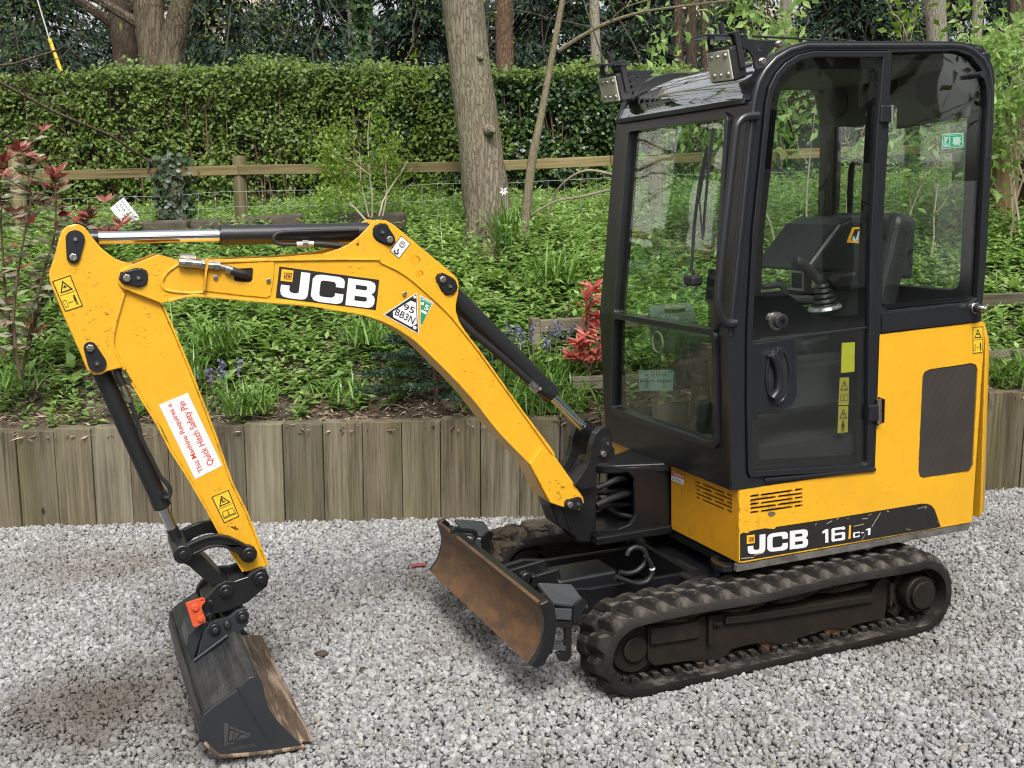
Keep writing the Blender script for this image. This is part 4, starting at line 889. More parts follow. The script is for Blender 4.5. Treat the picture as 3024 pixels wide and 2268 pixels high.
# ---------------------------------------------------------------- decals
def quad_map(c):
    """unit square (u right, v down) -> four corners TL, TR, BR, BL"""
    a, b2, c2, d = [Vector(p) for p in c]
    return lambda u, v: a*(1-u)*(1-v) + b2*u*(1-v) + c2*u*v + d*(1-u)*v
def flat(name, polys, fmap, nrm, lift, mat, parent, th=.0005):
    """thin printed shapes; polys: list of (outer, holes) in unit coordinates"""
    mb = MB(); nrm = Vector(nrm)
    for outer, holes in polys:
        loops = [list(outer)] + [list(h) for h in holes]; tris = tessellate_polygon([[Vector((u, v, 0)) for u, v in l] for l in loops]); pts = [p for l in loops for p in l]
        top = [fmap(u, v)+nrm*(lift+th) for u, v in pts]; bot = [fmap(u, v)+nrm*lift for u, v in pts]; n = len(pts)
        fs = [tuple(t) for t in tris]+[tuple(i+n for i in reversed(t)) for t in tris]; k = 0
        for l in loops:
            m_ = len(l); fs += [(k+i, k+(i+1) % m_, n+k+(i+1) % m_, n+k+i) for i in range(m_)]; k += m_
        mb.add(top+bot, fs)
    return mb.build(name, mat, parent)
def rect(u0, v0, u1, v1): return ([(u0, v0), (u1, v0), (u1, v1), (u0, v1)], [])
def frame(u0, v0, u1, v1, t, tv=None):
    tv = tv or t; return ([(u0, v0), (u1, v0), (u1, v1), (u0, v1)], [[(u0+t, v0+tv), (u1-t, v0+tv), (u1-t, v1-tv), (u0+t, v1-tv)]])
def tri_frame(cx, cy, w, h, t=.12):
    o = [(cx, cy-h/2), (cx+w/2, cy+h/2), (cx-w/2, cy+h/2)]; g = (cx, cy+h/6); return (o, [[(g[0]+(x-g[0])*(1-t*2.4), g[1]+(y-g[1])*(1-t*2.4)) for x, y in o]])
def disc(cx, cy, r, ry=None, n=14): ry = ry or r; return ([(cx+r*math.cos(6.2832*i/n), cy+ry*math.sin(6.2832*i/n)) for i in range(n)], [])
JCBJ = [([(.215, .08), (.305, .08), (.305, .72), (.30, .85), (.28, .93), (.25, .96), (.13, .96), (.075, .94), (.045, .87), (.035, .75), (.035, .56), (.12, .56), (.12, .70), (.135, .76), (.16, .78), (.19, .78), (.21, .75), (.215, .69)], [])]
JCBC = [([(.42, .08), (.60, .08), (.64, .13), (.655, .22), (.655, .42), (.57, .42), (.57, .34), (.555, .27), (.53, .26), (.44, .26), (.42, .29), (.415, .36), (.415, .68), (.42, .75), (.44, .78), (.53, .78), (.555, .76), (.57, .70), (.57, .62), (.655, .62), (.655, .82), (.64, .91), (.60, .96), (.42, .96), (.365, .92), (.335, .80), (.335, .24), (.365, .12)], [])]
JCBB = [([(.685, .08), (.91, .08), (.955, .13), (.97, .22), (.97, .38), (.955, .46), (.935, .51), (.96, .56), (.975, .64), (.975, .80), (.96, .90), (.92, .96), (.685, .96)], [[(.77, .26), (.87, .26), (.885, .29), (.885, .37), (.87, .40), (.77, .40)], [(.77, .62), (.88, .62), (.895, .65), (.895, .74), (.88, .77), (.77, .77)]])]
JCB = JCBJ+JCBC+JCBB
def sub(polys, u0, v0, u1, v1):
    f = lambda l: [(u0+u*(u1-u0), v0+v*(v1-v0)) for u, v in l]; return [(f(o), [f(h) for h in hs]) for o, hs in polys]
def text_polys(s, u0, v0, u1, v1, mesh_only=True, bold=0):
    cu = bpy.data.curves.new('t', 'FONT'); cu.body = s; cu.align_x = 'LEFT'; cu.space_line = 1.0; cu.resolution_u = 3; cu.offset = bold
    o = bpy.data.objects.new('t', cu); COL.objects.link(o); dg = bpy.context.evaluated_depsgraph_get(); dg.update(); me = bpy.data.meshes.new_from_object(o.evaluated_get(dg))
    V = [(v.co.x, v.co.y) for v in me.vertices]; F = [tuple(p.vertices) for p in me.polygons]
    bpy.data.objects.remove(o); bpy.data.curves.remove(cu); bpy.data.meshes.remove(me)
    x0 = min(a for a, _ in V); x1 = max(a for a, _ in V); y0 = min(b2 for _, b2 in V); y1 = max(b2 for _, b2 in V)
    return [(u0+(x-x0)/(x1-x0)*(u1-u0), v1-(y-y0)/(y1-y0)*(v1-v0)) for x, y in V], F
def text(name, s, fmap, box, nrm, lift, mat, parent, bold=0):
    uv, F = text_polys(s, *box, bold=bold); nrm = Vector(nrm); return MB().add([fmap(u, v)+nrm*lift for u, v in uv], F).build(name, mat, parent, fix=False)
def on_y(pts, Y): return quad_map([at(a, b2, Y) for a, b2 in pts])
NY = (0, -1, 0)
def warning(parent, corners, Y, kind=0):
    f = on_y(corners, Y); flat('warning_label', [rect(0, 0, 1, 1)], f, NY, .0004, YDEC, parent)
    sh = [frame(.02, .015, .98, .985, .05, .025), rect(.1, .485, .9, .495), tri_frame(.5, .26, .66, .34)]
    if kind == 0: sh += [disc(.50, .27, .05, .03), rect(.40, .29, .62, .31), frame(.12, .66, .30, .88, .02, .012), rect(.36, .76, .60, .775), disc(.74, .62, .05, .025), rect(.68, .65, .80, .78), rect(.70, .78, .74, .90), rect(.76, .78, .80, .90)]
    else: sh += [disc(.47, .24, .05, .03), rect(.40, .30, .6, .33), frame(.18, .62, .50, .82, .02, .015), frame(.50, .62, .82, .82, .02, .015), rect(.12, .84, .88, .86), rect(.12, .68, .14, .86), rect(.86, .68, .88, .86)]
    flat('symbol', sh, f, NY, .0014, PRINT, parent)
def jcb_badge(parent, f, box, lift, nrm):
    u0, v0, u1, v1 = box; flat('badge', [rect(u0, v0, u1, v1)], f, nrm, lift, ODEC, parent)
    du, dv = u1-u0, v1-v0; g = lambda u, v: f(u0+du*u, v0+dv*v)
    flat('badge_mark', sub(JCB, .28, .36, .80, .66)+[([(.2, .28), (.9, .22), (.86, .78), (.3, .82)], [[(.25, .33), (.85, .28), (.82, .73), (.33, .76)]])], g, nrm, lift+.001, PRINT, parent)

# ---------------------------------------------------------------- tracks
CF, CR, RT = (-.930, .154), (.350, .154), .154
LEN = CR[0]-CF[0]; PER = 2*LEN + 2*math.pi*RT
def belt(s, r=RT):
    """point and outward normal angle on the track loop"""
    s %= PER
    if s < LEN: return (CF[0]+s, CF[1]+r-.012*math.sin(math.pi*s/LEN)*0 + .004*math.sin(s*9), 90)
    s -= LEN
    if s < math.pi*RT: a = 90 - math.degrees(s/RT); return (CR[0]+r*math.cos(R_(a)), CR[1]+r*math.sin(R_(a)), a)
    s -= math.pi*RT
    if s < LEN: return (CR[0]-s, CR[1]-r, -90)
    s -= LEN; a = -90 - math.degrees(s/RT); return (CF[0]+r*math.cos(R_(a)), CF[1]+r*math.sin(R_(a)), a)
LUGM = None
def make_track(ys):
    global LUGM
    tk = empty('track', (0, 0, 0), EX); y0, y1 = (-.64, -.41) if ys < 0 else (.64, .41); sg = 1 if ys < 0 else -1
    mb = MB(); n = 150; vs = []
    for i in range(n):
        s = PER*i/n
        for (yy, rr) in ((y0, RT-.008), (y0+.006*sg, RT), (y1-.006*sg, RT), (y1, RT-.008), (y1, RT-.032), (y0, RT-.032)):
            x, z, a = belt(s, rr); vs.append((x, yy, z))
    fs = [(6*i+j, 6*i+(j+1) % 6, 6*((i+1) % n)+(j+1) % 6, 6*((i+1) % n)+j) for i in range(n) for j in range(6)]
    mb.add(vs, fs).build('belt', RUB, tk, smooth=True)
    if LUGM is None:
        h = .024
        vs = [(-.028, -.062, -.004), (.050, -.062, -.004), (.030, .060, -.004), (-.046, .060, -.004), (-.012, -.026, h), (.024, -.026, h), (.012, .053, h), (-.028, .053, h)]
        LUGM = mesh(vs, [(0, 3, 2, 1), (4, 5, 6, 7), (0, 1, 5, 4), (1, 2, 6, 5), (2, 3, 7, 6), (3, 0, 4, 7)]); LUGM.materials.append(RUB)
    cnt = 39
    for row in (0, 1):
        for i in range(cnt):
            x, z, a = belt(PER*(i+.5*row)/cnt, RT); ny = Vector((math.cos(R_(a)), 0, math.sin(R_(a)))); tx = Vector((ny.z, 0, -ny.x)); ly = Vector((0, 1, 0))
            flip = 1 if (row == 0) == (ys < 0) else -1
            o = bpy.data.objects.new('lug', LUGM); COL.objects.link(o); o.parent = tk
            yy = y0+.062*sg if row == 0 else y1-.062*sg
            M = Matrix((tx*flip, ly*flip, ny)).transposed().to_4x4(); o.matrix_local = Matrix.Translation((x, yy, z)) @ M @ Matrix.Rotation(random.uniform(-.06, .06), 4, 'Z') @ Matrix.Diagonal((random.uniform(.92, 1.06), random.uniform(.94, 1.03), random.uniform(.85, 1.1), 1))
            md = o.modifiers.new('bevel', 'BEVEL'); md.width = .005; md.segments = 2
    mb = MB()
    for i in range(74):
        x, z, a = belt(PER*i/74, RT-.042); ny = Vector((math.cos(R_(a)), 0, math.sin(R_(a)))); tx = Vector((ny.z, 0, -ny.x)); M = Matrix((tx, Vector((0, 1, 0)), ny)).transposed()
        mb.box((x, y0+.075*sg, z), (.026, .035, .022), M); mb.box((x, y0+.155*sg, z), (.026, .035, .022), M)
    o = mb.build('drive_ribs', RUB, tk, bev=.004); o['kind'] = 'stuff'
    px = C17((785, 930), (1000, 892), (1330, 850), (1350, 820), (1430, 812), (1600, 792))+CT((0, 975), (400, 915), (800, 850), (1180, 790), (1230, 700), (1310, 640), (1360, 690), (1300, 1030), (1100, 1075), (1000, 1100), (960, 1150), (900, 1125), (830, 1118), (740, 1135), (660, 1170), (500, 1215), (440, 1290), (380, 1300), (300, 1265), (200, 1255), (100, 1265), (0, 1285))+C17((1700, 1170), (1640, 1240), (1500, 1310), (1400, 1285), (1200, 1300), (920, 1340), (850, 1345), (790, 1290))
    out = XZ(px, -.575); ya, yb = (-.575, -.45) if ys < 0 else (.45, .575)
    MB().plate(out, ya, yb).build('track_frame', STEELD, tk, bev=.006)
    yo = ya if ys < 0 else yb
    top = XZ(C17((1610, 800))+CT((0, 985), (400, 922), (800, 857), (1180, 795)), -.575); MB().ribbon(top, min(yo, yo-.02*sg), max(yo, yo-.02*sg), .03, -1).build('ledge', STEELD, tk, bev=.004)
    c1 = XZ(C17((800, 935), (1325, 855), (1330, 1030), (800, 1110)), -.575); MB().plate(c1, min(yo, yo-.016*sg), max(yo, yo-.016*sg)).build('tension_cover', STEELD, tk, bev=.005)
    for px_ in (C17((1425, 825), (1465, 822), (1465, 1110), (1425, 1115)), C17((1480, 870), (1580, 865), (1580, 890), (1480, 895)), CT((1335, 690), (1365, 690), (1350, 910), (1325, 915))):
        MB().plate(XZ(px_, -.58), min(yo, yo-.022*sg), max(yo, yo-.022*sg)).build('rib', STEELD, tk, bev=.003)
    hx, hz = [(p.x, p.z) for p in [at(*CT((1630, 800))[0], -.60)]][0]
    MB().cyl((hx, y0+.03*sg, hz), (hx, y1, hz), .075, n=32).build('final_drive', STEELD, tk, smooth=True, bev=.006)
    MB().cyl((hx, y0+.012*sg, hz), (hx, y0+.03*sg, hz), .058, n=32).build('hub_cover', STEELD, tk, smooth=True, bev=.004)
    mb = MB()
    for i in range(11):
        a = 6.283*i/11; M = Matrix.Rotation(-a, 3, 'Y'); mb.box((hx+.105*math.cos(a), (y0+y1)/2, hz+.105*math.sin(a)), (.05, .05, .03), M)
    mb.cyl((hx, (y0+y1)/2-.02, hz), (hx, (y0+y1)/2+.02, hz), .095, n=28); mb.build('sprocket', STEELD, tk, bev=.003)
    mb = MB(); mb.cyl((CF[0]+.01, y0+.10*sg, CF[1]), (CF[0]+.01, y1-.06*sg, CF[1]), .118, n=36).cyl((CF[0]+.01, y0+.085*sg, CF[1]), (CF[0]+.01, y1-.04*sg, CF[1]), .095, n=36).cyl((CF[0]+.01, y0+.07*sg, CF[1]), (CF[0]+.01, y1-.04*sg, CF[1]), .05, n=30); mb.build('idler_wheel', STEELD, tk, smooth=True, bev=.006)
    for x in (-.62, -.32, -.02):
        MB().cyl((x, y0+.08*sg, .075), (x, y1-.06*sg, .075), .05, n=24).build('roller', RUST, tk, smooth=True, bev=.004)
    return tk
near_track = make_track(-1); far_track = make_track(1)
MUD = simple('dried_mud', (.095, .075, .052), .95, vary=.5, vscale=18, bumpy=.8, bscale=40)
def mud(c, r, sq, seed, parent=far_track):
    bm = bmesh.new(); bmesh.ops.create_icosphere(bm, subdivisions=4, radius=1)
    for v in bm.verts:
        p = v.co*1.4+Vector((seed, 0, 0)); k = 1+.55*noise.noise(p)+.25*noise.noise(p*3.1); q = v.co*k
        v.co = Vector((c[0]+q.x*r*sq[0], c[1]+q.y*r*sq[1], c[2]+q.z*r*sq[2]))
    me = bpy.data.meshes.new('mud'); bm.to_mesh(me); bm.free(); return link('mud', me, MUD, parent)
mud((-.98, .52, .29), .085, (1.2, 1.1, .55), 1); mud((-.83, .53, .315), .085, (1.3, 1.0, .4), 5); mud((-1.06, .5, .22), .08, (.6, 1.1, 1), 9); mud((-.66, .52, .31), .07, (1.4, 1, .3), 13)
MUDD = simple('damp_mud', (.05, .036, .024), .95, vary=.5, vscale=30, bumpy=.8, bscale=50)
for k, (x_, w_) in enumerate(((-.72, .16), (-.45, .16), (-.2, .15), (.05, .13))): mud((x_, -.50, .225), w_, (1.0, .35, .16), 30+k*3, near_track).data.materials[0] = MUDD

# ---------------------------------------------------------------- undercarriage and dozer blade
uc = empty('undercarriage', (0, 0, 0), EX)
MB().box((-.18, 0, .215), (.62, .62, .17)).build('cross_frame', BLK, uc, bev=.02)
for x in (-.42, .08): MB().box((x, 0, .20), (.12, .9, .12)).build('cross_beam', BLK, uc, bev=.012)
MB().cyl((-.05, 0, .31), (-.05, 0, .372), .33, n=48).build('slew_ring', BLK, uc, smooth=True, bev=.006)
MB().box((-.50, -.33, .27), (.14, .10, .08)).build('bracket', BLK, uc, bev=.012)
bl = empty('dozer_blade', (0, 0, 0), EX)
m, t, b = newmat('worn_rusty_blade'); v = texc(t); n1 = noi(t, texc(t, (1, 1, 3)), 7, 8, .7); n2 = noi(t, texc(t, (3, 10, 1)), 9, 6, .7); n3 = noi(t, v, 60, 5, .7)
c = ramp(t, n1, [(.25, (.035, .022, .015)), (.42, (.085, .05, .028)), (.58, (.15, .078, .034)), (.8, (.22, .12, .058))]); c = mixc(t, ramp(t, n2, [(.55, (0, 0, 0)), (.75, (.55,)*3)]), c, (.08, .055, .042)); c = mixc(t, ramp(t, n3, [(.68, (0, 0, 0)), (.74, (.7,)*3)]), c, (.42, .38, .33))
t.links.new(c, b.inputs['Base Color']); b.inputs['Roughness'].default_value = .62; b.inputs['Metallic'].default_value = .15; bump(t, b, n3, .2); BLADE = m
prof = xzsmooth([(-1.352, .188), (-1.312, .235), (-1.290, .30), (-1.290, .35), (-1.305, .405)], 5)
MB().ribbon(prof, -.56, .56, .014, -1).build('mouldboard', BLADE, bl, smooth=True)
back = [(x+.014, z) for x, z in prof]
endp = prof + [(-1.268, .415), (-1.245, .39), (-1.238, .32), (-1.255, .24), (-1.295, .175), (-1.325, .172)]
for y in (-.585, .56): MB().plate(endp, y, y+.024).build('end_plate', BLK, bl, bev=.006)
MB().box((-1.265, 0, .215), (.05, 1.08, .05)).build('stiffener', BLK, bl, bev=.006)
MB().box((-1.262, 0, .375), (.045, 1.08, .03)).build('top_rail', BLK, bl, bev=.005)
STLG = paint('scuffed_grey_steel', (.05, .055, .06), dirt=(.16, .15, .13), amount=.6, rough=.4, chips=(.3, .3, .3), streak=False)
for s in (-1, 1):
    ex = empty('blade_extension', (0, 0, 0), bl); yo, yi = (-.55, -.40) if s < 0 else (.39, .54)
    MB().sheet([(-1.235, yo+.01, .375), (-1.235, yi, .405), (-1.10, yi, .375), (-1.10, yo+.01, .335)], (.004, -.004, .012)).build('top_plate', STLG, ex, bev=.003)
    P_ = lambda *q: XZ(CB(*q), -.55)
    for y in ((yo, yi) if s < 0 else (yo,)): MB().plate(xzsmooth(P_((1550, 1120), (1555, 1000), (1600, 930), (1650, 908), (1678, 945), (1640, 1020), (1590, 1110)), 3), y-.008, y+.008).build('ear', BLK, ex, bev=.005)
    MB().plate(P_((1315, 1000), (1552, 1010), (1542, 1112), (1310, 1100)), yo, yo+.012).build('front_plate', STLG, ex, bev=.003)
    MB().plate(P_((1300, 1115), (1548, 1128), (1545, 1185), (1298, 1165)), yo-.006, yo+.05).build('cross_bar', BLK, ex, bev=.004)
    for q in (((1283, 1150), (1312, 1160), (1305, 1345), (1272, 1340)), ((1360, 1190), (1390, 1192), (1385, 1325), (1358, 1320)), ((1482, 1170), (1548, 1125), (1545, 1450), (1510, 1500), (1430, 1495), (1395, 1420), (1480, 1390))):
        MB().plate(P_(*q), yo, yo+.016).build('leg', BLK, ex, bev=.004)
    MB().plate(P_((1270, 1322), (1485, 1350), (1480, 1395), (1265, 1370)), yo-.008, yo+.02).build('lower_bar', STLG, ex, bev=.004)
    MB().plate(P_((1320, 1180), (1480, 1190), (1480, 1345), (1310, 1330)), yo+.09, yo+.10).build('back_plate', BLK, ex, bev=.003)
p = [at(*q, .30) for q in CB((430, 300), (445, 255), (520, 270), (630, 285), (640, 330), (610, 375))]; MB().tube(smooth_path(p, 4), .011, 8).build('handle', BLK, bl, smooth=True)
for y in (-.20, .20): MB().plate([(-1.28, .27), (-1.05, .30), (-.93, .28), (-.45, .27), (-.45, .16), (-1.28, .19)], y-.012, y+.012).build('push_arm', BLK, bl, bev=.005)
MB().plate([(-1.27, .30), (-1.0, .33), (-.98, .24), (-1.27, .22)], -.075, -.055).build('lug_plate', BLK, bl, bev=.005); MB().plate([(-1.27, .30), (-1.0, .33), (-.98, .24), (-1.27, .22)], .055, .075).build('lug_plate', BLK, bl, bev=.005)
cp = at(*CB((1185, 745))[0], -.08)
for q in ((1185, 745), (1120, 720)):
    cpt = at(*CB(q)[0], -.08); ring_y(cpt.x, cpt.z, .026, -.092, -.05).build('pin', BLK, bl, smooth=True, bev=.004)
p1 = at(*CB((1410, 745))[0], -.09); p2 = at(*CB((1970, 640))[0], -.09); zt = (p1.z+p2.z)/2
MB().add([(p1.x, -.09, zt), (p2.x, -.09, zt), (p2.x, .09, zt), (p1.x, .09, zt), (p1.x+.01, -.10, zt-.085), (p2.x, -.10, zt-.085), (p2.x, .10, zt-.085), (p1.x+.01, .10, zt-.085)], [(0, 1, 2, 3), (4, 7, 6, 5), (0, 4, 5, 1), (1, 5, 6, 2), (2, 6, 7, 3), (3, 7, 4, 0)]).build('cylinder_guard', BLK, bl, bev=.012)
MB().cyl((-1.27, 0, .27), (p1.x+.02, 0, zt-.05), .03, n=20).build('cylinder', BLK, bl, smooth=True)
hs_ = [(480, 330), (560, 345), (660, 320), (740, 250), (770, 170), (740, 90), (660, 60), (590, 90), (560, 150)]
MB().tube(smooth_path([at(*q, -.27) for q in C17(*hs_)], 5), .0105, 10).build('hose', HOSE, bl, smooth=True)
pth = smooth_path([at(*q, -.29) for q in C17((440, 380), (540, 420), (660, 455), (760, 440), (820, 380), (835, 300), (800, 210), (760, 150))], 5); MB().tube(pth, .0105, 10).build('hose', HOSE, bl, smooth=True)
ii = int(len(pth)*.70); MB().cyl(pth[ii], pth[ii+1], .0118, n=12).build('hose_tag', WHITE, bl)

# ---------------------------------------------------------------- upper body
bd = empty('body', (0, 0, 0), EX)
YS = -.53
def slots(rows, fn, r):
    out = []
    for a, b2 in rows:
        p, q = fn(a), fn(b2); out.append(hull2(p, r, q, r, 5))
    return out
cs = [((375, 208), (437, 200)), ((475, 197), (752, 157)), ((790, 150), (845, 142)), ((375, 246), (595, 216)), ((635, 210), (845, 182)), ((375, 284), (437, 276)), ((475, 272), (752, 232)), ((790, 226), (845, 217)), ((375, 322), (595, 292)), ((635, 286), (845, 258)), ((375, 360), (437, 352)), ((475, 348), (752, 308)), ((790, 301), (845, 293))]
fn = lambda q: (lambda p: (p.x, p.z))(at(*CS(q)[0], YS))
grille = XZ(C6((1650, 990), (1900, 953), (1925, 962), (1935, 990), (1905, 1560), (1890, 1590), (1615, 1630), (1595, 1620), (1587, 1590), (1612, 1030), (1622, 1005)), YS)
side = [(-.446, .398), (.70, .390), (.704, .40), (.734, 1.0), (.745, 1.222), (.735, 1.236), (.212, 1.228), (.203, 1.215), (.198, .92), (.190, .684), (-.446, .688)]
MB().plate(side, YS, YS+.014, [*slots(cs, fn, .0047), inset(grille, -.002)]).build('side_panel', YEL, bd, bev=.005)
m, t, b = newmat('perforated_mesh'); v = texc(t); vo = N(t, 'ShaderNodeTexVoronoi', Scale=260, Randomness=.1); t.links.new(v, vo.inputs['Vector']); nn = noi(t, v, 7, 5)
c = mixc(t, ramp(t, vo.outputs['Distance'], [(.25, (0, 0, 0)), (.4, (1, 1, 1))]), (.008, .0065, .0055), (.036, .029, .024)); c = mixc(t, ramp(t, nn, [(.4, (0, 0, 0)), (.7, (.3,)*3)]), c, (.05, .041, .034)); t.links.new(c, b.inputs['Base Color']); b.inputs['Roughness'].default_value = .7; bump(t, b, vo.outputs['Distance'], .4, .003); MESHM = m
MB().plate(inset(grille, .001), YS+.003, YS+.010).build('grille', MESHM, bd); 
MB().plate(inset(side, .012), .50, .53).build('side_panel', YEL, bd, bev=.005)
DARKIN = simple('dark_inside', (.012, .011, .010), .9)  # near-black standing in for shade behind the slots and openings
MB().box((.15, 0, .62), (1.12, .98, .42)).build('light_block', DARKIN, bd)  # added black box that stops light passing through the body
MB().box((.48, 0, 1.0), (.50, .98, .40)).build('engine_bay', DARKIN, bd)
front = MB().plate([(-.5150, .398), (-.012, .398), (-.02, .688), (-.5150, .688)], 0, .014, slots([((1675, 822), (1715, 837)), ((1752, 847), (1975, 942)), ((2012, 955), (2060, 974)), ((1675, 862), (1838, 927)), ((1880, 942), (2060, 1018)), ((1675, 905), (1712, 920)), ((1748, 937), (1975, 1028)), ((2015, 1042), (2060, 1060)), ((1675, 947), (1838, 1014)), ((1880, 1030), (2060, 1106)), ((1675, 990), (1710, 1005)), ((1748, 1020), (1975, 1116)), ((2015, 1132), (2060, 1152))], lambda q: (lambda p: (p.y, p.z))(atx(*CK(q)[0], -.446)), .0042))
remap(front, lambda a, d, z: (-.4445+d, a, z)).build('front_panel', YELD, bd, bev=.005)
MB().box((-.436, .36, .543), (.02, .34, .29)).build('front_panel', YEL, bd, bev=.006); MB().box((-.30, .36, .684), (.29, .34, .02)).build('front_cap', YEL, bd, bev=.006)
MB().box((-.2, -.35, .679), (.48, .34, .012)).build('deck', BLKM, bd)
# counterweight
plan = [(.752, -.528), (.775, -.522), (.80, -.50), (.85, -.44), (.90, -.34), (.935, -.2), (.95, 0), (.935, .2), (.90, .34), (.85, .44), (.80, .50), (.775, .522), (.752, .528)]
zs = [(.40, .02), (.43, 0), (1.10, .0), (1.16, .004), (1.215, .022), (1.238, .05)]; vs = []
for z, ins in zs: vs += [(x-ins*(.9 if x > .77 else .2), y*(1-ins*.5), z) for x, y in plan]
n = len(plan); fs = [(k*n+i, k*n+i+1, (k+1)*n+i+1, (k+1)*n+i) for k in range(len(zs)-1) for i in range(n-1)]+[(k*n+n-1, k*n, (k+1)*n, (k+1)*n+n-1) for k in range(len(zs)-1)]+[tuple(range(n-1, -1, -1)), tuple(range((len(zs)-1)*n, len(zs)*n))]
MB().add(vs, fs).build('counterweight', YEL, bd, smooth=True, bev=.006)
# skirt edge plate and lifting eye
RIMS = simple('scuffed_edge_plate', (.10, .095, .085), .7, vary=.5, vscale=20, bumpy=.2)
MB().plate([(-.455, .362), (.69, .356), (.70, .389), (-.45, .393)], YS+.004, YS+.03).build('edge_plate', RIMS, bd, bev=.004)
MB().box((.12, 0, .372), (1.12, 1.0, .03)).build('floor_plate', BLK, bd)
eye = [(p.x, p.y) for p in (atz(*q, .372) for q in C17((1700, 285), (1600, 290), (1510, 260), (1465, 215), (1480, 180), (1560, 170), (1790, 240)))]; hol = [(p.x, p.y) for p in (atz(*q, .372) for q in C17((1535, 190), (1590, 180), (1700, 230), (1700, 248), (1640, 246), (1560, 225)))]
remap(MB().plate(eye, .356, .380, [hol]), lambda x, d, y: (x, y, d)).build('tow_eye', BLK, bd, bev=.004)
# side decal band
band = CS((270, 815), (270, 560), (300, 545), (340, 550), (365, 530), (500, 505), (590, 512), (606, 492), (1150, 410), (1960, 275), (2010, 275), (2055, 292), (2085, 330), (2110, 400), (2142, 492), (2000, 520), (1200, 655))
f = lambda u, v: Vector((u, YS, v)); flat('decal_band', [(XZ(band, YS), [])], f, NY, .0005, PRINT, bd)
q = on_y(CS((318, 566), (918, 492), (915, 688), (318, 762)), YS); flat('lettering', JCBJ+JCBC+JCBB, q, NY, .0016, WHITE, bd); jcb_badge(bd, q, (.02, .04, .14, .44), .0016, NY)
flat('numeral', [([(.0, .28), (.0, .14), (.12, 0), (.26, 0), (.26, 1), (.13, 1), (.13, .24)], []), ([(.45, 0), (.95, 0), (1, .08), (1, .22), (.86, .22), (.84, .17), (.56, .17), (.54, .22), (.54, .40), (.95, .40), (1, .48), (1, .92), (.95, 1), (.45, 1), (.40, .92), (.40, .08)], [[(.55, .57), (.85, .57), (.86, .62), (.86, .78), (.84, .83), (.56, .83), (.54, .78), (.54, .62)]])], on_y(CS((1035, 520), (1248, 486), (1248, 612), (1035, 644)), YS), NY, .0016, WHITE, bd)
flat('divider', [rect(0, 0, 1, 1)], on_y(CS((1286, 478), (1302, 476), (1298, 600), (1278, 603)), YS), NY, .0016, ODEC, bd)
flat('numeral', [([(0, .3), (.05, .24), (.34, .24), (.39, .3), (.39, .48), (.29, .48), (.28, .40), (.12, .40), (.11, .45), (.11, .80), (.12, .85), (.28, .85), (.29, .77), (.39, .77), (.39, .94), (.34, 1), (.05, 1), (0, .94)], []), rect(.47, .42, .63, .56), ([(.72, .26), (.72, .14), (.84, 0), (1, 0), (1, 1), (.86, 1), (.86, .22)], [])], on_y(CS((1322, 530), (1485, 502), (1482, 566), (1322, 594)), YS), NY, .0016, WHITE, bd)
scr = simple('scratched_print', (.30, .26, .21), .6)
mb = MB(); 
for a, b2 in (((1580, 360), (1500, 495)), ((1440, 560), (1405, 620)), ((1470, 390), (1500, 368)), ((1640, 345), (1660, 350)), ((1930, 325), (2010, 300)), ((2010, 300), (2000, 325)), ((1330, 490), (1425, 465)), ((1410, 420), (1460, 412)), ((1170, 430), (1190, 410)), ((970, 480), (985, 460)), ((1080, 465), (1130, 435)), ((1820, 512), (1860, 520)), ((2110, 440), (2118, 450)), ((280, 790), (400, 775)), ((400, 760), (490, 735)), ((1268, 415), (1285, 410))):
    p, q2 = at(*CS(a)[0], YS-.0024), at(*CS(b2)[0], YS-.0024); d = (q2-p).normalized(); s = Vector((-d.z, 0, d.x))*random.uniform(.0012, .0028); mb.sheet([p-s*.4, p+s, q2+s*.5, q2-s], (0, .0004, 0))
mb.build('scratches', scr, bd)
warning(bd, CL((1170, 440), (1390, 425), (1385, 970), (1170, 995)), YS, 0)
flat('paint_chip', [([(0, .3), (.3, 0), (.8, .1), (1, .5), (.7, .9), (.4, 1), (.1, .7)], [])], on_y(CS((528, 352), (608, 345), (595, 398), (525, 402)), YS), NY, .0006, simple('bare_metal_chip', (.11, .09, .07), .7, vary=.4, vscale=80), bd)
th = quad_map([atx(*q, -.446) for q in CK((1418, 690), (1555, 735), (1548, 858), (1410, 805))]); flat('security_label', [rect(0, .52, 1, 1)], th, (-1, 0, 0), .0006, WHITE, bd); flat('security_label', [rect(0, 0, 1, .52)], th, (-1, 0, 0), .0006, simple('label_orange', (.50, .14, .05), .5), bd)
text('lettering', 'Thatcham', th, (.06, .10, .98, .44), (-1, 0, 0), .0016, WHITE, bd); flat('symbol', [disc(.2, .72, .05, .05, 5), disc(.45, .72, .05, .05, 5), disc(.7, .72, .05, .05, 5), rect(.1, .82, .9, .84)], th, (-1, 0, 0), .0016, PRINT, bd)

